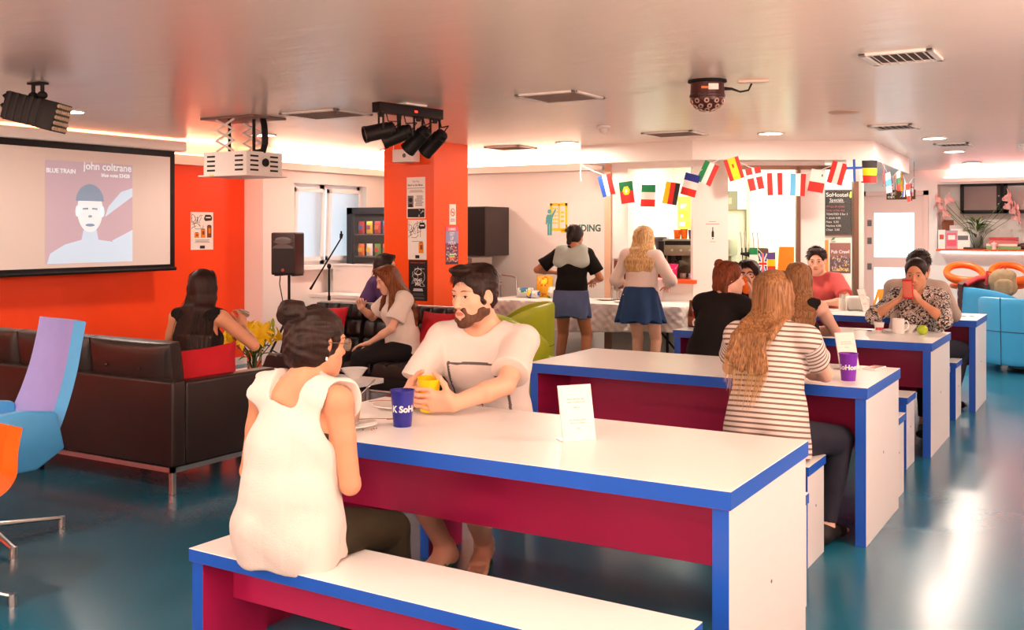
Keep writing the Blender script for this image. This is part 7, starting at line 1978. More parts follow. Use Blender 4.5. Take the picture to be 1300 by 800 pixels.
    def pants(s, m, off=.010, end=.92, wr=.003, name='trousers', waist=.05, h=None):
        L = s.torso(off)[:1] + [p for p in s.torso(off)[6:] if True][:0]
        k = s.s
        L = [ecap(s.P[0] - s.fr[0][:, 2] * .01, s.P[0] + s.fr[0][:, 2] * (waist + .05), s.fr[0][:, 0], (.160 * k * s.b + off, .117 * k * s.b + off), (.140 * k * s.b + off, .105 * k * s.b + off), .05)]
        for x in (-1, 1): L.append(elp(s.P[0] + s.fr[0] @ A3((x * .075 * k, -.055 * k, -.005)), (.088 * k + off, .085 * k + off, .092 * k + off), None, .05))
        L.append(half(s.fr[0][:, 2], s.P[0] + s.fr[0][:, 2] * waist, k=.004))
        for i in (0, 1):
            Hh, K, An = ((s.HR, s.KR, s.AR), (s.HL, s.KL, s.AL))[i]
            if end > .5:
                L += s.leg(i, off)
                e = K + (An - K) * ((end - .5) * 2); L.append(s._cutlocal(An - K, e, .16))
            else:
                e = Hh + (K - Hh) * end * 2; L.append(cap(Hh, e + nrm(K - Hh) * .03, .088 * k * s.b + off, .074 * k * s.b + off, .04)); L.append(s._cutlocal(K - Hh, e, .2))
        return solid(name, L, h or s.h, m, s.root, disp=wrinkles(wr, s.seed + 5), it=2)
    def shoes(s, m, name='shoe', off=.007):
        L = s.feetp(off); n = len(L) // 2
        for q in (L[:n], L[n:]): solid(name, q, max(.004, s.h), m, s.root, it=2)
    # -------- hair
    def hcap(s, off=.012, hairline=0.0, nape=-.085, front=.0):
        """cap prims: scalp shell minus the face"""
        o = off
        return [s.he((0, -.016, .037), (.075 + o, .095 + o, .081 + o), .02), s.he((0, -.040, -.02), (.066 + o, .060 + o, .072), .03),
                s.he((0, .110, -.033 + hairline), (.074, .088 + front, .114), .012, 'sub'), s.he((0, .03, -.10), (.055, .062, .060), .01, 'sub')]
    def lock(s, pts, r0, r1, k=.015, flat=None):
        L = []; n = len(pts) - 1
        for i in range(n): L.append(cap(pts[i], pts[i + 1], r0 + (r1 - r0) * i / n, r0 + (r1 - r0) * (i + 1) / n, k))
        return L
    def strands(s, parent, guides, m, n, r=.0016, jit=.012, seed=0, wave=.004, sides=4, steps=18, taper=.2, name='hair_strands', off=0.0):
        rnd = random.Random(seed); bm = BM()
        def cr(ps, u):
            nn = len(ps) - 1; f = min(u * nn, nn - 1e-6); i = int(f); w = f - i
            p0, p1, p2, p3 = ps[max(i - 1, 0)], ps[i], ps[i + 1], ps[min(i + 2, nn)]
            return .5 * ((2 * p1) + (p2 - p0) * w + (2 * p0 - 5 * p1 + 4 * p2 - p3) * w * w + (3 * p1 - p0 - 3 * p2 + p3) * w ** 3)
        for q in range(n):
            g = rnd.choice(guides); g2 = guides[min(len(guides) - 1, max(0, guides.index(g) + rnd.choice((-1, 1))))] if rnd.random() < .5 else g
            mixw = rnd.random() * .5; j = V((rnd.gauss(0, 1), rnd.gauss(0, 1), rnd.gauss(0, .3))) * jit
            ph = rnd.random() * 6.28; L_ = rnd.uniform(.75, 1.0); pts = []; fq = rnd.uniform(5, 11)
            for i in range(steps + 1):
                u = i / steps * L_
                p = cr(g, u) * (1 - mixw) + cr(g2, u) * mixw
                e = .35 + .65 * min(1, u * 1.6)
                pts.append(p + j * e + V((math.sin(fq * u + ph), math.cos(fq * u * .8 + ph), 0)) * wave * u)
            tube(bm, pts, [r * (1 - (1 - taper) * (i / steps) ** 2) for i in range(steps + 1)], sides, cap=False)
        return obj(name, bm, strandmat(m), parent, sharp=180, fixn=False)
    def short_hair(s, parent, m, n, ln=.03, r=.0014, seed=0):
        rnd = random.Random(seed); bm = BM()
        for q in range(n):
            a = rnd.uniform(0, 6.28); el = rnd.uniform(-.12, 1.5)
            d = A3((math.cos(a) * math.cos(el), math.sin(a) * math.cos(el), math.sin(el)))
            if d[1] > .55 and d[2] < .55: continue
            p = A3((0, -.016, .037)) + d * A3((.080, .100, .086)); t = nrm(A3((d[0] * .6, .8 if d[2] > .6 else -.3, -.75 + d[2])) + d * .45 + A3((rnd.gauss(0, .25), rnd.gauss(0, .25), 0)))
            tube(bm, [V(s.hp(*p)), V(s.hp(*(p + t * ln * .5))), V(s.hp(*(p + t * ln - d * .004)))], [r * 1.3, r, r * .3], 4, cap=False)
        return obj('hair_strands', bm, strandmat(m), parent, sharp=180, fixn=False)
    def hv(s, x, y, z): return V(s.hp(x, y, z))
# ================================================================== PEOPLE
ONLY = globals().get('ONLY', None)
def want(n): return ONLY is None or n in ONLY

def p_white_tank():
    f = Fig('woman with dark hair bun and white sleeveless top sitting on the foreground bench', (-2.275, 2.455), 6, H=1.57, skin=SK_mid, hz=.54, spine=(-4, 8, 12, 14), head=(-24, 6, 2), h=.0046,
            wrists=((.06, .235, .665), (-.10, .25, .67)), poles=((.5, -.5, -.8), (-.5, -.6, -.6)), ankles=((.13, .46, .085), (-.09, .50, .085)), kpoles=((.15, .8, .7), (-.1, .8, .7)),
            hands=(dict(d=(-.8, .6, -.1), n=(0, .1, -1), curl=24), dict(d=(.7, .7, -.1), n=(0, .1, -1), curl=24)), sh=(.0, .0), seed=3)
    f.body(); f.face()
    def back(x, y, z): return 0
    f.top(CL_white, off=.020, loose=.75, sleeve=0, hem=-.09, neck=.078, neckdir=(0, -.15, 1), neckdrop=.004, neckoff=(0, -.045, -.035), armhole=(.062, -.012, .098), wr=.012, name='tank_top', flare=.008,
          extra=[f.he((0, 9, 0), (.001, .001, .001))] * 0)
    f.pants(CL_olive, off=.009, end=.96, waist=.02); f.shoes(M_mattblack)
    hm = H_dark
    L = f.hcap(.017) + [f.he((0, -.075, -.030), (.070, .052, .060), .03), f.he((0, -.05, -.055), (.062, .05, .042), .03),
                        f.he((-.022, -.108, .108), (.041, .038, .038), .008), f.he((.004, -.098, .122), (.027, .028, .027), .01), f.he((-.038, -.120, .088), (.025, .025, .025), .01)]
    for x in (-1, 1): L.append(f.he((x * .078, .0, -.002), (.012, .020, .03), .008, 'sub'))
    r = np.random.RandomState(2); D = r.normal(size=(6, 3)) * 95; D2 = r.normal(size=(4, 3)) * 30
    def fr(x, y, z):
        s = 0
        for d in D2: s = s + .0026 * np.sin(d[0] * x + d[1] * y + d[2] * z)
        for d in D: s = s + .0011 * np.sin(d[0] * x + d[1] * y + d[2] * z + 3 * np.sin(30 * x + 20 * z))
        return -s
    hb = solid('hair', L, .0046, hm, f.root, disp=fr, it=1)
    bun = f.hv(-.022, -.108, .108); g = []
    for a in range(0, 360, 12):
        c = math.cos(math.radians(a)); s_ = math.sin(math.radians(a))
        g.append([f.hv(.074 * c, -.02 + .085 * s_, .02 + .05 * (s_ < 0)), f.hv(.06 * c, -.045 + .07 * s_, .085), f.hv(-.016 + .016 * c, -.092 + .012 * s_, .105)])
    g2 = [[bun + V((.040 * math.cos(a + t * .9) * (1 - .1 * t), .034 * math.sin(a + t * .9), -.024 + .012 * t)) for t in range(5)] for a in [k * .7 for k in range(9)]]
    g3 = [[f.hv(x, -.055, -.06), f.hv(x * 1.1, -.075, -.09), f.hv(x * 1.2 + .006, -.068, -.115)] for x in (-.05, -.03, -.01, .01, .03, .05)]
    f.strands(hb, g, hm, 190, .0013, .005, 1, .002); f.strands(hb, g2, hm, 70, .0014, .006, 2, .004); f.strands(hb, g3, hm, 36, .0010, .006, 3, .008, name='loose_hair')
    f.glasses(mat('gold_frame', rgb(150, 110, 70), .3, .8), .0014)
    for x in (-1, 1):
        bm = BM(); tube(bm, [V(f.C + f.Rh @ (A3((x * .079, -.010, -.036)))), V(f.C + f.Rh @ A3((x * .080, -.010, -.047)))], .004, 8)
        obj('earring', bm, M_chrome, f.root)
    # dark bra band glimpsed in the armhole
    L = [ecap(f.P[2] + f.Rc @ A3((0, 0, .005)), f.P[2] + f.Rc @ A3((0, 0, .055)), f.Rc[:, 0], (.146 * f.s, .112 * f.s), (.146 * f.s, .110 * f.s), .02)]
    L += [half(f.Rc[:, 2], f.P[2] + f.Rc @ A3((0, 0, .055))), half(-f.Rc[:, 2], f.P[2] + f.Rc @ A3((0, 0, -.005)))]
    solid('bra_band', L, .006, M_dark, f.root)
    return f

def p_man():
    f = Fig('bearded man in a white T-shirt holding a yellow cup at the nearest table', (-2.475, 3.985), 193, H=1.80, male=True, skin=SK_light, hz=.555, spine=(8, 16, 20, 14), head=(-22, 6, 0), h=.0042,
            wrists=((.185, .525, .815), (-.045, .61, .80)), poles=((.5, .0, -.9), (-1, .1, -.5)), ankles=((.16, .18, .085), (.02, .06, .085)), kpoles=((.3, 1, .6), (-.2, 1, .6)),
            hands=(dict(d=(-.52, .85, .02), n=(-.85, -.52, 0), curl=(30, 32, 34, 38), spread=3, thumb=(.5, .8, .2), thumbc=.6), dict(d=(.97, .16, .10), n=(.16, -.97, 0), curl=(24, 26, 28, 32), spread=3, thumb=(.5, .8, .2), thumbc=.6)), seed=5, sh=(.0, .02))
    f.body(); f.face(brow=H_beard)
    # print on the chest: grey frame and a small tower
    Ri = f.Rc
    def mf(c):
        q = (c - f.P[2]) @ Ri; x, y, z = q[:, 0], q[:, 1], q[:, 2]
        m = np.zeros(len(c), int); fr = y > .02
        X0, X1, Z0, Z1 = -.13, .13, -.24, .118
        ins = (x > X0) & (x < X1) & (z > Z0) & (z < Z1)
        e = ((np.abs(x - X0) < .0055) | (np.abs(x - X1) < .0055)) & (z > Z0) & (z < Z1 + .005) | (np.abs(z - Z1) < .0055) & (x > X0) & (x < X1)
        m[fr & ins] = 2
        tz = z - (-.24); tw = np.where(tz < .05, .05, np.where(tz < .09, .026, np.where(tz < .13, .012, .005)))
        m[fr & ins & (np.abs(x + .01) < tw) & (tz < .19) & (np.sin(z * 260) + np.sin(x * 300) > -.6)] = 1
        m[fr & e] = 1
        return m
    f.top([CL_white, mat('grey_print_ink', rgb(96, 84, 80), .85), mat('pale_print_ink', rgb(218, 204, 196), .85)], off=.013, loose=.7, sleeve=.74, hem=-.10, neck=.080, neckdir=(0, .35, 1), wr=.0075, matfn=mf, sleeve_flare=.014, name='t_shirt')
    f.pants(CL_brown, off=.016, end=.40, name='shorts')
    # short hair and beard
    L = [f.he((0, -.016, .040), (.083, .106, .090), .02), f.he((0, -.045, -.02), (.070, .060, .066), .03), f.he((0, .112, -.040), (.080, .080, .120), .014, 'sub'), f.he((0, .03, -.10), (.07, .075, .075), .01, 'sub'), f.he((0, .075, .112), (.05, .035, .022), .03)]
    for x in (-1, 1): L += [f.he((x * .078, -.0, -.012), (.016, .026, .036), .008, 'sub'), f.hc((x * .067, .028, .02), (x * .066, .024, -.03), .010, .008, .012)]
    r = np.random.RandomState(4); D = r.normal(size=(8, 3)) * 130
    def fz(x, y, z):
        s = 0
        for d in D: s = s + .0009 * np.sin(d[0] * x + d[1] * y + d[2] * z)
        return -s
    hb = solid('hair', L, .0042, H_dark, f.root, disp=fz, it=1)
    g = []
    for a in range(0, 360, 15):
        c, s_ = math.cos(math.radians(a)), math.sin(math.radians(a)); g.append([f.hv(.01 * c, -.05, .125), f.hv(.055 * c, -.02 + .07 * s_, .115), f.hv(.080 * c, -.01 + .098 * s_, .075), f.hv(.088 * c, -.015 + .100 * s_, .045)])
    f.strands(hb, g, H_dark, 240, .0011, .007, 4, .004, steps=8)
    j = 1.06
    B = [f.hc((-.050 * j, .0, -.060), (-.014, .067, -.098), .024, .023, .025), f.hc((.050 * j, .0, -.060), (.014, .067, -.098), .024, .023, .025), f.he((0, .070, -.098), (.028, .024, .024), .02), f.hc((-.061, .014, -.02), (-.050, .030, -.066), .012, .021, .02), f.hc((.061, .014, -.02), (.050, .030, -.066), .012, .021, .02), f.hc((-.050, .030, -.066), (-.030, .062, -.085), .020, .018, .02), f.hc((.050, .030, -.066), (.030, .062, -.085), .020, .018, .02),
         f.hc((-.022, .089, -.049), (.022, .089, -.049), .0062, None, .008), f.hc((-.024, .090, -.049), (-.032, .070, -.085), .008, .012, .012), f.hc((.024, .090, -.049), (.032, .070, -.085), .008, .012, .012),
         f.he((0, .105, -.0640), (.0165, .022, .0058), .003, 'sub')]
    solid('beard', B, .004, H_beard, f.root, disp=fz, it=1)
    # green flip-flops
    for An, d in ((f.AR, f.footdir[0]), (f.AL, f.footdir[1])):
        bm = BM(); F_ = nrm((d[0], d[1], 0)); lt = np.cross(F_, A3((0, 0, 1))); c = A3((An[0], An[1], 0)) - F_ * .05
        pts = []
        for i in range(24):
            a = 2 * PI * i / 24; u = .5 - .5 * math.cos(a); w = (.030 + .018 * u) * math.sin(a)
            p = c + F_ * (.27 * u - .01) + lt * w; pts.append((p[0], p[1]))
        prism(bm, pts, .014, T(0, 0, .001)); q = c + F_ * .20
        for x in (-1, 1): tube(bm, [V(q + A3((0, 0, .012))), V(q - F_ * .02 + lt * .012 * x + A3((0, 0, .045))), V(c + F_ * .12 + lt * .044 * x + A3((0, 0, .035))), V(c + F_ * .10 + lt * .044 * x + A3((0, 0, .01)))], .005, 7, flat=.6)
        obj('flip_flop', bm, mat('green_rubber', rgb(40, 120, 60), .5), f.root)
    return f

def p_striped():
    f = Fig('woman with long blond hair in a brown striped T-shirt at the second table, back turned', (-1.415, 4.66), 2, H=1.70, skin=SK_fair, hz=.548, spine=(2, 10, 14, 14), head=(2, 4, -3), h=.0046,
            wrists=((.02, .45, .795), (-.10, .46, .795)), poles=((1, .2, -.75), (-1, .2, -.7)), ankles=((.20, .30, .085), (-.16, .40, .085)), kpoles=((.35, .8, .7), (-.3, .8, .7)),
            hands=(dict(d=(-1, .25, -.08), n=(0, .05, -1), curl=16), dict(d=(1, .25, -.08), n=(0, .05, -1), curl=16)), seed=8)
    f.body(); f.face()
    def band(v):
        d = f.fr[1][:, 2]; t = (v - f.P[0]) @ d
        # drape: curve a little with the spine
        out = t.copy()
        for i, (S, E) in enumerate(((f.SR, f.ER), (f.SL, f.EL))):
            a = nrm(E - S); q = v - S; u = q @ a; rr = np.linalg.norm(q - u[:, None] * a, axis=1)
            side = ((v - f.P[2]) @ f.Rc[:, 0]) * (1 if i == 0 else -1)
            m = (u > .02) & (rr < .085) & (side > .16 * f.s)
            out[m] = (S - f.P[0]) @ d - u[m]
        return out + 1.0
    def tail(x): return 0
    f.top(CL_stripe, off=.015, loose=.85, sleeve=.60, hem=-.09, neck=.066, neckdir=(0, .1, 1), wr=.0065, attr={'band': band}, sleeve_flare=.014, flare=.022, name='striped_t_shirt')
    f.pants(CL_jean, off=.009, end=.97, name='jeans'); f.shoes(M_mattblack)
    hm = H_blond
    L = f.hcap(.015) + [f.he((0, -.060, -.03), (.072, .050, .085), .03)]
    r = np.random.RandomState(12)
    ctr = []
    B = lambda x, y, z: V(tuple(f.P[3] + f.Rc @ A3((x, y, z))))
    paths = []
    bx_ = -.115
    for i, (x0, x1, x2, ye) in enumerate(((-.072, -.14, -.165, .0), (-.064, -.118, -.145, -.01), (-.052, -.09, -.12, -.02), (-.040, -.075, -.09, -.02), (-.026, -.052, -.055, -.02), (-.012, -.038, -.02, -.02), (.002, -.026, .004, -.02), (.016, -.014, .02, -.015), (.030, .0, -.03, -.015))):
        ln = (.24, .28, .33, .36, .37, .38, .37, .34, .30)[i]
        bd = -.112
        paths.append([f.hv(x0, -.085 + .03 * abs(x0) / .07, .06), f.hv(x0 * 1.05, -.102 + .04 * abs(x0) / .07, .0), f.hv(x0 * 1.1, -.105 + .03 * abs(x0) / .07, -.07), B(x1, bd + .012, .045) * .6 + f.hv(x0, -.1, -.12) * .4, B(x1, bd - .006, -.02), B(x2, bd - .02, -ln * .5), B(x2 * .85 - .02, bd - .025, -ln * .8), B(x2 * .8 - .03, bd - .028, -ln)])
    # right-hand curtain beside the face and half-up strands tied at the back
    for x0 in (.05, .062, .072): paths.append([f.hv(x0, -.06, .06), f.hv(x0 + .012, -.05, .0), f.hv(x0 + .010, -.05, -.07), f.hv(x0 - .006, -.065, -.11), B(x0 * .7, -.10, .03), B(x0 * .5, -.118, -.02), B(x0 * .35, -.128, -.08)])
    for p in paths:
        q = p[:4]
        L += f.lock([A3(x) for x in p], .017, .010, .018)[:5]
    hb = solid('hair', L, .0055, H_lbr, f.root, it=3)
    for p in paths: pass
    f.strands(hb, paths, hm, 330, .0012, .0055, 7, .003, steps=20)
    tie = f.hv(.006, -.112, -.012); g2 = []
    for k in range(8):
        z = .055 - .012 * k
        g2.append([f.hv(.074, .0, z), f.hv(.080, -.05, z - .012), f.hv(.055, -.098, z * .4 - .006), tie]); g2.append([f.hv(-.076, -.01, z - .01), f.hv(-.080, -.05, z - .02), f.hv(-.05, -.10, z * .4 - .010), tie])
    for k in range(6): g2.append([tie, tie + V((-.01 + .004 * k, -.01, -.05)), f.hv(-.03 + .012 * k, -.115, -.10), f.hv(-.05 + .012 * k, -.115, -.16)])
    f.strands(hb, g2, H_lbr, 200, .0013, .004, 9, .002, steps=10, name='half_up_strands')
    top = []
    for k in range(22):
        a = PI * (k / 21.); c = math.cos(a)
        top.append([f.hv(.02 * c, .055, .112), f.hv(.045 * c, .01, .124), f.hv(.082 * c, -.055, .085), f.hv(.080 * c, -.098 + .03 * abs(c), .03), f.hv(.05 * c, -.112 + .03 * abs(c), -.01)])
    f.strands(hb, top, H_lbr, 320, .0012, .004, 10, .002, steps=9, name='crown_strands')
    bm = BM(); tube(bm, [tie + V((.011 * math.cos(a), -.004, .008 * math.sin(a))) for a in [k * PI / 6 for k in range(12)]], .0042, 6, close=True); obj('hair_tie', bm, M_mattblack, f.root)
    bm = BM()
    c = A3(f.WL) - nrm(A3(f.WL) - f.EL) * .02; d = nrm(A3(f.WL) - f.EL); x, y = frame_for(d)
    tube(bm, [V(c) + x * (.031 * math.cos(a)) + y * (.031 * math.sin(a)) for a in [k * PI / 10 for k in range(20)]], .004, 6, close=True); obj('wristband', bm, M_mattblack, f.root)
    return f

def hair_long(f, hm, n, L0, seed, r=.0016, h=.006, back=True, width=.075, wave=.008, sides=True, front=0.0, vol=.016, jit=.009):
    B = lambda x, y, z: V(tuple(f.P[3] + f.Rc @ A3((x, y, z))))
    paths = []
    for k in range(11):
        u = -1 + 2 * k / 10; x0 = width * u; bd = -.10 + .05 * abs(u)
        e = [f.hv(x0 * .9, -.085 + .06 * abs(u), .07), f.hv(x0 * 1.1, -.106 + .07 * abs(u), .0), f.hv(x0 * 1.15, -.108 + .06 * abs(u), -.07)]
        if L0 > .1: e += [B(x0 * 1.4, bd - .01, .03) * .5 + f.hv(x0 * 1.15, -.10 + .05 * abs(u), -.12) * .5, B(x0 * 1.55, bd - .02, -L0 * .35), B(x0 * 1.5, bd - .028, -L0 * .7), B(x0 * 1.35, bd - .028, -L0)]
        else: e += [f.hv(x0 * 1.2, -.10 + .06 * abs(u), -.10 - L0 * .4), f.hv(x0 * 1.1, -.085 + .05 * abs(u), -.11 - L0)]
        paths.append(e)
    if sides:
        for x in (-1, 1):
            for k in range(3):
                y = .045 - .03 * k
                e = [f.hv(x * .045, y + .02, .105), f.hv(x * .080, y, .05), f.hv(x * .086, y - .01, -.02), f.hv(x * .082, y - .02, -.09)]
                e += [B(x * .10, .02 + y + front, -.01), B(x * .105, .05 + y + front, -L0 * .35)] if L0 > .1 else [f.hv(x * .078, y - .02, -.11 - L0)]
                paths.append(e)
    L = f.hcap(.016)
    for p in paths: L += f.lock([A3(q) for q in p], vol, vol * .6, .018)
    hb = solid('hair', L, h, hm, f.root, it=2)
    f.strands(hb, paths, hm, n, r, jit, seed, wave, steps=14)
    tp = []
    for k in range(20):
        c = math.cos(PI * k / 19.); tp.append([f.hv(.012 * c, .06, .112), f.hv(.05 * c, .02, .122), f.hv(.084 * c, -.04, .085), f.hv(.086 * c, -.085 + .04 * abs(c), .02), f.hv(.085 * c, -.1 + .05 * abs(c), -.05)])
    f.strands(hb, tp, hm, n // 3, r, .004, seed + 1, .002, steps=8, name='crown_strands')
    return hb

def p_blackshirt():
    f = Fig('woman with auburn hair and small bun in a black shirt leaning over the third table', (-2.44, 6.80), -12, H=1.66, skin=SK_fair, hz=.548, spine=(4, 16, 20, 14), head=(-44, 6, -8), h=.0058,
            wrists=((.07, .40, 1.02), (-.02, .44, .79)), poles=((.7, -.2, -.8), (-1, .0, -.5)), hands=(dict(d=(-.1, .1, 1), n=(-.6, -.6, 0), curl=22), dict(d=(1, .1, 0), n=(0, 0, -1), curl=20)), seed=11)
    f.body(); f.face(brow=H_aub)
    f.top(CL_black, off=.024, loose=1.0, sleeve=.80, hem=-.12, neck=.062, wr=.005, sleeve_flare=.02, name='loose_shirt', flare=.03); f.pants(CL_dblack, end=.96); f.shoes(M_mattblack)
    hb = hair_long(f, H_aub, 120, .08, 3, .0018, .006, sides=False)
    L = [f.he((-.008, -.082, .108), (.036, .034, .030), .012), f.he((.012, -.098, .092), (.026, .026, .024), .012)]
    solid('hair_bun', L, .005, H_aub, f.root, disp=wrinkles(.004, 3, 3))
    g = [[f.hv(x * .05, .06, .098), f.hv(x * .074, .0, .085), f.hv(x * .06, -.05, .10), f.hv(0, -.085, .11)] for x in (-1, -.6, -.2, .2, .6, 1)]
    f.strands(hb, g, H_aub, 90, .0016, .006, 5, .003, steps=8)
    return f
def p_glasses():
    f = Fig('person with short dark hair and dark-rimmed glasses drinking from an orange cup', (-2.62, 8.33), 180, H=1.62, skin=SK_light, hz=.548, spine=(8, 18, 22, 16), head=(10, 2, 4), h=.0055,
            wrists=((.075, .285, 1.0), (-.075, .285, 1.0)), poles=((1, .3, -.8), (-1, .3, -.8)), hands=(dict(d=(-.45, .55, .7), n=(-.8, -.5, 0), curl=30), dict(d=(.45, .55, .7), n=(.8, -.5, 0), curl=30)), seed=13)
    f.body(); f.face(brow=H_dark); f.glasses(M_black, .0034, .030, .024)
    f.top(CL_black, off=.014, sleeve=.6, hem=-.08, wr=.004); f.pants(CL_jean); f.shoes(M_mattblack)
    hb = hair_long(f, H_dark, 150, .0, 5, .0018, .0055, sides=True)
    fr = [[f.hv(-.03 + .02 * k, .03, .118), f.hv(-.035 + .022 * k, .085, .09), f.hv(-.045 + .022 * k, .10, .055)] for k in range(5)]
    f.strands(hb, fr, H_dark, 90, .0022, .006, 8, .002, steps=7, name='fringe')
    c = f.C + f.Rh @ A3((0, .125, -.085)); q = nrm(f.Rh @ A3((0, .75, .62)))
    x_, y_ = frame_for(q)
    t = thing('orange_cup', 'orange cup raised to the mouth of the person with glasses', 'cup', (0, 0, 0))
    W = Matrix.Translation(f.root.location) @ Matrix.Rotation(f.root.rotation_euler.z, 4, 'Z')
    o3 = W @ V(c); dq = (W.to_3x3() @ V(q)).normalized()
    t.location = o3; t.rotation_euler = (V((0, 0, 1)).rotation_difference(-dq * 1)).to_euler()
    bm = BM(); lathe(bm, [(0, -.09), (.030, -.09), (.033, -.086), (.043, .035), (.045, .04), (.041, .04), (.030, -.08), (0, -.08)], n=36); obj('body', bm, M_orangepl, t)
    return f
def p_brownhair():
    f = Fig('woman with light brown hair and bare shoulder beside the auburn-haired woman at the third table', (-1.87, 6.80), 12, H=1.64, skin=SK_fair, hz=.548, spine=(3, 12, 16, 14), head=(12, 6, 4), h=.006,
            wrists=((.05, .42, .79), (-.05, .44, .79)), poles=((1, .1, -.5), (-1, .1, -.5)), hands=(dict(d=(-1, .3, 0), curl=18), dict(d=(1, .3, 0), curl=18)), seed=15)
    f.body(); f.face()
    f.top(CL_dblack, off=.009, loose=.3, sleeve=0, hem=-.08, neck=.075, neckoff=(0, 0, -.02), armhole=(.06, -.02, .08), wr=.003, name='camisole'); f.pants(CL_jean); f.shoes(M_mattblack)
    hair_long(f, H_lbr, 200, .16, 7, .0017, .006, sides=False)
    return f
def p_red():
    f = Fig('person in a faded red T-shirt beyond the farthest table by the servery', (-2.56, 10.22), 172, H=1.74, male=True, skin=SK_light, hz=.55, spine=(4, 10, 12, 10), head=(18, 10, 0), h=.006,
            wrists=((.05, .42, .80), (-.16, .40, .80)), poles=((1, .1, -.6), (-1, .1, -.6)), hands=(dict(d=(-1, .3, 0), curl=20), dict(d=(1, .3, 0), curl=20)), seed=17)
    f.body(); f.face(); f.top(CL_red, off=.016, sleeve=.7, hem=-.08, neck=.076, wr=.005, sleeve_flare=.014); f.pants(CL_jean); f.shoes(M_mattblack)
    L = f.hcap(.010) + [f.he((0, .06, .108), (.05, .03, .02), .03)]
    for x in (-1, 1): L.append(f.he((x * .078, -.0, -.012), (.016, .026, .036), .008, 'sub'))
    hb = solid('hair', L, .006, H_dark, f.root, disp=wrinkles(.004, 5, 4)); f.short_hair(hb, H_dark, 420, .034, .0020, 2); return f
def p_phone():
    f = Fig('woman in a black and white patterned blouse looking at a red phone', (-1.335, 8.31), 176, H=1.66, skin=SK_mid, hz=.548, spine=(5, 12, 14, 8), head=(4, 10, 2), h=.0048,
            wrists=((.085, .265, .985), (-.045, .265, .975)), poles=((1.2, .5, -1), (-1.2, .5, -1)), hands=(dict(d=(-.35, .18, 1), n=(-.9, -.2, -.2), curl=(40, 44, 46, 50), thumb=(.7, .5, .1)), dict(d=(.50, .22, .85), n=(.85, -.2, -.5), curl=(40, 44, 46, 50), thumb=(.7, .5, .1))), seed=19)
    f.body(); f.face(closed=False, brow=H_black)
    f.top(CL_blotch, off=.020, loose=.8, sleeve=1.12, hem=-.08, neck=.058, neckdir=(0, .5, 1), wr=.0055, vneck=.13, name='blouse', sleeve_flare=.02); f.pants(CL_dblack); f.shoes(M_mattblack)
    L = f.hcap(.010, .012) + f.lock([A3(f.hp(*p)) for p in ((0, -.105, .03), (.01, -.135, -.02), (.015, -.14, -.10), (.02, -.13, -.17))], .030, .020, .02)
    for x in (-1, 1): L.append(f.he((x * .079, -.0, -.010), (.012, .022, .032), .008, 'sub'))
    hb = solid('hair', L, .005, H_black, f.root, it=2)
    g = []
    for a in range(0, 195, 13):
        c, s_ = math.cos(math.radians(a)), math.sin(math.radians(a)); g.append([f.hv(.072 * c, .035 * s_ + .01, .04 + .075 * s_), f.hv(.076 * c, -.03, .04 + .075 * s_), f.hv(.06 * c, -.085, .03 + .05 * s_), f.hv(0, -.112, .03)])
    f.strands(hb, g, H_black, 170, .0013, .004, 6, .001, steps=8)
    tail = [[f.hv(.004 * k, -.11, .03), f.hv(.01 + .006 * k, -.14, -.03), f.hv(.03 + .008 * k, -.14, -.10), f.hv(.06 + .01 * k, -.11, -.17)] for k in range(-2, 3)]
    f.strands(hb, tail, H_black, 80, .0016, .009, 7, .006, steps=10)
    # the phone, upright between both hands
    W = Matrix.Translation(f.root.location) @ Matrix.Rotation(f.root.rotation_euler.z, 4, 'Z')
    c = (f.WR + f.WL) / 2 + A3((0, .045, .078))
    t = phone('red phone held up by the woman in the patterned blouse', (0, 0, 0), (0, 0, 0), mat('red_phone_case', rgb(220, 24, 44), .35), .074, .145)
    fw = f.Rh @ A3((0, 1, 0))
    Mx = W @ T(*c) @ R('Z', -6) @ R('X', 78) @ T(0, 0, -.005) @ R('Y', 180)
    t.location = Mx.to_translation(); t.rotation_euler = Mx.to_euler()
    return f
def p_grey():
    f = Fig('man with short dark hair in a warm grey jacket at the farthest table, back turned', (-1.48, 8.83), -4, H=1.76, male=True, skin=SK_dark, hz=.55, spine=(4, 12, 16, 14), head=(-8, 8, 0), h=.006,
            wrists=((.02, .42, .80), (-.06, .44, .80)), poles=((1, .1, -.6), (-1, .1, -.6)), hands=(dict(d=(-1, .3, 0), curl=20), dict(d=(1, .3, 0), curl=20)), ankles=((.22, .30, .09), (-.16, .4, .09)), kpoles=((.4, .8, .6), (-.2, .8, .6)), seed=21)
    f.body(); f.face(brow=H_black)
    f.top(CL_grey, off=.020, loose=.8, long=True, hem=-.08, neck=.072, neckdir=(0, .3, 1), wr=.006, name='jacket', extra=[]); f.pants(CL_jean, off=.012); f.shoes(M_mattblack)
    bm = BM(); n_ = f.N; pts = [V(tuple(n_ + f.fr[3] @ A3((.078 * math.cos(a), .082 * math.sin(a) - .004, -.008 + .018 * (math.sin(a) < -.2))))) for a in [2 * PI * k / 24 for k in range(24)]]
    tube(bm, pts, .017, 8, close=True); obj('collar', bm, CL_grey, f.root)
    L = f.hcap(.012)
    for x in (-1, 1): L.append(f.he((x * .078, -.0, -.012), (.016, .026, .036), .008, 'sub'))
    hb = solid('hair', L, .005, H_black, f.root, disp=wrinkles(.003, 9, 5)); f.short_hair(hb, H_black, 520, .026, .0020, 3); return f
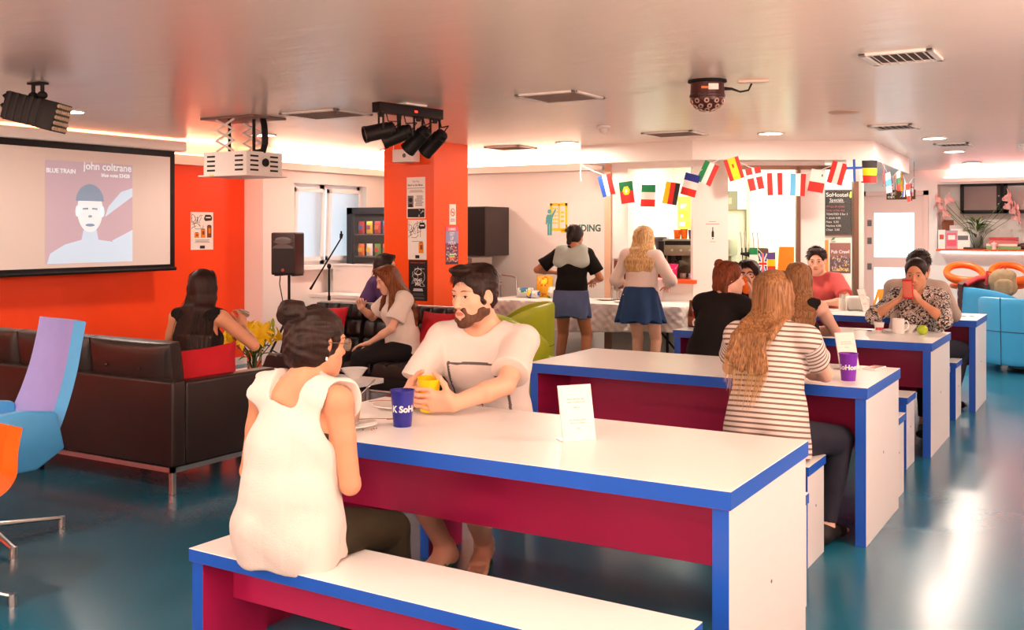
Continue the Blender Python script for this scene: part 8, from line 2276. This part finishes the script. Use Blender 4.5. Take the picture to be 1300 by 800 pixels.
def skirt(f, m, top, bot, r0, r1, folds, seed, h, name='skirt', sq=.92):
    p0, p1 = f.P[0] + A3((0, -.022, top)), f.P[0] + A3((0, -.022, bot))
    L = [ecap(p0, p1, f.fr[0][:, 0], (r0, r0 * sq), (r1, r1 * sq), .02), half((0, 0, 1), p0, k=.004), half((0, 0, -1), p1, k=.004)]
    c = f.P[0]; w = wrinkles(.0025, seed)
    def d(x, y, z):
        a = np.arctan2(y - c[1], x - c[0]); u = np.clip((p0[2] - z) / (top - bot), 0, 1)
        return -.016 * u * np.sin(folds * a + 1.3 * np.sin(2 * a)) + w(x, y, z)
    return solid(name, L, h, m, f.root, disp=d, it=2)
def p_girl():
    f = Fig('girl with blond hair in a pale blouse and blue denim skirt standing at the buffet', (-3.965, 9.06), 4, H=1.57, skin=SK_light, hz=.825, spine=(2, 2, 4, 8), head=(14, 8, 0), h=.006,
            wrists=((.20, .20, .96), (-.18, .22, .95)), poles=((.8, -1, -.2), (-.8, -1, -.2)), ankles=((.13, -.02, .082), (-.06, .05, .082)), kpoles=((.1, 1, 0), (-.1, 1, 0)), hands=(dict(d=(-.4, 1, -.2), curl=30), dict(d=(.4, 1, -.2), curl=30)), seed=23)
    f.body(); f.face(brow=H_lbr)
    f.top(clothmat('pale_pink_muslin', rgb(238, 216, 206)), off=.018, loose=.8, sleeve=1.25, hem=.045, neck=.06, wr=.007, name='blouse', sleeve_flare=.02, flare=.0)
    skirt(f, CL_denim, .13, -.20, .152, .235, 9, 4, .006); 
    f.shoes(mat('white_trainer', rgb(226, 220, 216), .5))
    hair_long(f, H_blond, 320, .15, 9, .0018, .006, sides=True, vol=.020, width=.085); return f
def p_blacktop():
    f = Fig('person with dark ponytail, black top and pale denim skirt standing at the buffet', (-4.69, 9.02), 12, H=1.60, skin=SK_dark, hz=.83, spine=(4, 6, 8, 8), head=(-10, 14, 0), h=.0062,
            wrists=((.16, .28, .98), (-.22, .20, 1.06)), poles=((.8, -1, -.2), (-.9, -.8, -.1)), ankles=((.14, -.02, .085), (-.14, .02, .085)), kpoles=((.1, 1, 0), (-.1, 1, 0)), hands=(dict(d=(-.4, 1, -.2), curl=30), dict(d=(.4, 1, -.1), curl=30)), seed=25)
    f.body(); f.face(brow=H_black)
    f.top(CL_black, off=.014, loose=.6, sleeve=.75, hem=.0, neck=.06, wr=.004, sleeve_flare=.02)
    skirt(f, CL_bdenim, .07, -.19, .172, .192, 5, 8, .006)
    f.shoes(M_mattblack)
    # pale scarf over both shoulders
    Z = f.Rc
    L = [ecap(f.P[3] + Z @ A3((x * .085, -.035, .028)), f.P[3] + Z @ A3((x * .10, -.07, -.10)), Z[:, 0], (.080, .062), (.086, .05), .05) for x in (-1, 1)] + [elp(f.P[3] + Z @ A3((0, -.075, -.03)), (.07, .045, .07), Z, .05)]
    solid('shoulder_scarf', L, .006, CL_pale, f.root, disp=wrinkles(.007, 6))
    L = f.hcap(.012) + f.lock([A3(f.hp(*p)) for p in ((0, -.09, .08), (0, -.125, .06), (.0, -.14, -.01), (-.01, -.13, -.10))], .032, .022, .02)
    hb = solid('hair', L, .006, H_black, f.root, it=2)
    tail = [[f.hv(.006 * k, -.10, .08), f.hv(.008 * k, -.14, .05), f.hv(.008 * k, -.15, -.03), f.hv(.006 * k, -.13, -.12)] for k in range(-2, 3)]
    f.strands(hb, tail, H_black, 80, .002, .01, 7, .006, steps=10); return f
def p_whitetee():
    f = Fig('woman with long wavy brown hair in a white T-shirt eating on the tufted sofa', (-5.22, 6.95), 147, H=1.58, skin=SK_light, hz=.50, spine=(-6, 4, 8, 14), head=(-2, 22, 0), h=.0058,
            wrists=((.155, .30, .84), (-.05, .30, .56)), poles=((.9, -.2, -.8), (-.9, -.4, -.5)), ankles=((.10, .52, .085), (-.05, .50, .085)), kpoles=((.1, .8, .7), (-.1, .8, .7)), hands=(dict(d=(-.5, .3, .8), n=(-.8, .2, -.3), curl=46, thumb=(.8, .4, .4)), dict(d=(.5, .8, -.2), curl=20)), seed=27)
    f.body(); f.face(brow=H_brown)
    f.top(clothmat('off_white_cotton', rgb(234, 218, 206)), off=.020, loose=.9, sleeve=.72, hem=-.03, neck=.066, neckdir=(0, .4, 1), wr=.006, sleeve_flare=.02); f.pants(CL_dblack, off=.010, end=.97); f.shoes(M_mattblack)
    B = lambda x, y, z: V(tuple(f.P[3] + f.Rc @ A3((x, y, z))))
    hair_long(f, H_brown, 420, .24, 11, .0018, .006, sides=True, wave=.016, front=.04, vol=.024, jit=.015, width=.085); return f
def p_purple():
    f = Fig('woman in a purple top with dark shoulder-length hair sitting behind the tufted sofa', (-6.30, 7.86), -45, H=1.62, skin=SK_light, hz=.55, spine=(4, 12, 16, 14), head=(-16, 8, 0), h=.0065,
            wrists=((.12, .34, .76), (-.06, .36, .78)), poles=((.8, -.5, -.6), (-.8, -.5, -.6)), ankles=((.11, .36, .09), (-.11, .36, .09)), hands=(dict(d=(-.4, 1, 0), curl=25), dict(d=(.4, 1, 0), curl=25)), seed=29)
    f.body(); f.face(); f.top(CL_purple, off=.014, loose=.6, long=True, hem=-.08, neck=.062, wr=.005, name='sweater'); f.pants(CL_jean); f.shoes(M_mattblack)
    hair_long(f, H_dark, 160, .04, 13, .0019, .006, sides=True, vol=.02, wave=.01); return f
def p_longhair():
    f = Fig('woman with very long dark hair and black sleeveless top on the brown sofa', (-4.97, 4.50), 22, H=1.62, skin=SK_mid, hz=.515, spine=(4, 8, 10, 8), head=(10, 4, 0), h=.006,
            wrists=((.17, .33, .86), (-.12, .30, .62)), poles=((.9, -.3, -.8), (-.9, -.5, -.5)), ankles=((.10, .52, .085), (-.10, .52, .085)), kpoles=((.1, .8, .7), (-.1, .8, .7)), hands=(dict(d=(-.2, .4, .9), n=(-.8, .2, -.3), curl=40, thumb=(.8, .4, .4)), dict(d=(.4, .9, -.1), curl=22)), seed=31)
    f.body(); f.face(brow=H_black); f.top(CL_black, off=.010, loose=.4, sleeve=0, hem=-.06, neck=.072, neckoff=(0, 0, -.02), armhole=(.06, -.02, .09), wr=.003, name='tank_top'); f.pants(CL_jean); f.shoes(M_mattblack)
    hair_long(f, H_dark, 380, .36, 15, .0018, .006, sides=False, wave=.006, vol=.018)
    W = Matrix.Translation(f.root.location) @ Matrix.Rotation(f.root.rotation_euler.z, 4, 'Z')
    p = W @ V(f.WR + A3((-.02, .05, .085)))
    bm = BM(); superell(bm, (0, 0, 0), (.045, .012, .02), .6, .6); o = obj('foil_wrapper', bm, M_chrome, None, p, (.2, .3, .4)); tag(o, 'crumpled silver wrapper held up by the long-haired woman', 'wrapper')
    return f
PEOPLE = dict(tank=p_white_tank, man=p_man, striped=p_striped, blackshirt=p_blackshirt, glasses=p_glasses, brownhair=p_brownhair, red=p_red, phone=p_phone, grey=p_grey, girl=p_girl, blacktop=p_blacktop, whitetee=p_whitetee, purple=p_purple, longhair=p_longhair)
import time as _t
for n_, fn_ in PEOPLE.items():
    if want(n_):
        t0 = _t.time(); fn_(); print('figure', n_, round(_t.time() - t0, 1), 's')
# stool under the woman behind the tufted sofa
t = thing('orange_stool', 'plain orange stool under the woman in purple behind the tufted sofa', 'stool', (-6.30, 7.86, 0))
bm = BM(); superell(bm, (0, 0, .41), (.20, .20, .04), .5, .8); obj('seat', bm, M_orangefab, t)
for k in range(4):
    a = PI / 4 + k * PI / 2; bm = BM(); cyl(bm, (.19 * math.cos(a), .19 * math.sin(a), 0), (.13 * math.cos(a), .13 * math.sin(a), .39), .012, n=10); obj('leg', bm, M_chrome, t)
# ================================================================== LIGHT
def area(name, loc, size, power, col, rot=(0, 0, 0), shape='DISK', sy=None):
    l = bpy.data.lights.new(name, 'AREA'); l.shape = shape; l.size = size
    if sy: l.size_y = sy
    l.energy = power; l.color = col
    o = bpy.data.objects.new(name, l); COL.objects.link(o); o.location = loc; o.rotation_euler = rot
    return o
WARM = (1.0, .82, .68)
for i, (x, y) in enumerate(LIGHTS):
    area('downlight', (x, y, ZC - .02), .2, 21 if y < 4 else (36 if (x > -2 and y > 8) or y > 15 else 22), WARM)
# the coloured strips in the coves
area('strip_left', (XL + .03, 2.9, 2.32), .06, 110, (1.0, .32, .16), (0, math.radians(200), 0), 'RECTANGLE', 10.5)
area('strip_right', (XR - .06, 7.0, 2.33), .06, 280, (1.0, .42, .36), (0, math.radians(160), 0), 'RECTANGLE', 18)
area('fill_strip_front', (-3.4, YB + .06, 2.33), 8.5, 60, (1.0, .60, .48), (math.radians(160), 0, 0), 'RECTANGLE', .06)  # added strip on the unseen front wall, to brighten the ceiling
area('strip_back', (-6.6, YV - .04, 2.3), 3.0, 9, (1.0, .56, .42), (math.radians(200), 0, 0), 'RECTANGLE', .06)
area('strip_window', (XWIN + .03, 9.5, 2.3), .06, 8, (1.0, .56, .42), (0, math.radians(200), 0), 'RECTANGLE', 2.0)
area('strip_far', (-.6, YFAR - .04, 2.33), 3.4, 44, (1.0, .46, .42), (math.radians(200), 0, 0), 'RECTANGLE', .06)
# added fill lights behind the camera, brightening ceiling and front faces
for k, (x, y, rz) in enumerate(((-5.6, YB, 0), (-2.6, YB, 0), (.2, YB, 0), (XR, 1.2, 90), (XR, 4.2, 90))):
    t = thing('fill_light', 'added frosted fill light outside the frame', 'lamp', (x, y, 1.75), math.radians(rz), 'added fill lights')
    bm = BM(); bx(bm, (-.6, 0, -.22), (.6, .05, .22), .01); obj('housing', bm, M_whitepl, t)
    bm = BM(); bx(bm, (-.58, .05, -.20), (.58, .07, .20), .008); obj('diffuser', bm, mat('fill_light_diffuser', (1, .9, .8), .5, emit=(1, .86, .76), estr=3, var=0), t)
    q = Matrix.Rotation(math.radians(rz), 4, 'Z') @ V((0, .10, 0))
    area('fill_light_front', (x + q.x, y + q.y, 1.75), 1.1, 12, (1.0, .84, .74), (math.radians(100), 0, math.radians(rz)), 'RECTANGLE', .4)
    area('fill_light_up', (x + q.x, y + q.y, 1.55), 1.1, 92, (1.0, .62, .46), (math.radians(142), 0, math.radians(rz)), 'RECTANGLE', .1)
# kitchen lamps
area('kitchen_lamp', (-4.3, 11.4, 2.36), .6, 48, (1.0, .98, .88), (0, 0, 0), 'RECTANGLE', 1.2)
area('servery_lamp', (-3.1, 11.9, 2.36), .6, 34, (1.0, .98, .88), (0, 0, 0), 'RECTANGLE', .6)
area('chalkboard_lamp', tuple(KM(1.58, .22, 2.18) @ V((0, 0, 0))), .15, 4, (1.0, .93, .78))
# daylight outside the window
w = bpy.data.worlds.new('sky'); SC.world = w; w.use_nodes = True
bg = w.node_tree.nodes['Background']
bg.inputs[0].default_value = (.80, .91, 1.0, 1); bg.inputs[1].default_value = 1.5   # overcast daylight
# ================================================================== CAMERA
cam = bpy.data.cameras.new('camera'); co = bpy.data.objects.new('camera', cam); COL.objects.link(co)
co.location = (0, 0, 1.49); co.rotation_euler = (math.radians(90), 0, math.atan2(780, 1310))
cam.sensor_width = 36; cam.sensor_fit = 'HORIZONTAL'; cam.lens = 36 * 1310 / 1300.; cam.shift_y = -108 / 1300.; cam.clip_start = .05
SC.camera = co
SC.view_settings.view_transform = 'Standard'; SC.view_settings.look = 'None'; SC.view_settings.gamma = 1; SC.view_settings.use_curve_mapping = False
SC.view_settings.exposure = -0.10
SC.cycles.use_denoising = True
SC.cycles.max_bounces = 8; SC.cycles.diffuse_bounces = 4; SC.cycles.glossy_bounces = 4; SC.cycles.transmission_bounces = 8
SC.cycles.sample_clamp_indirect = 6.0
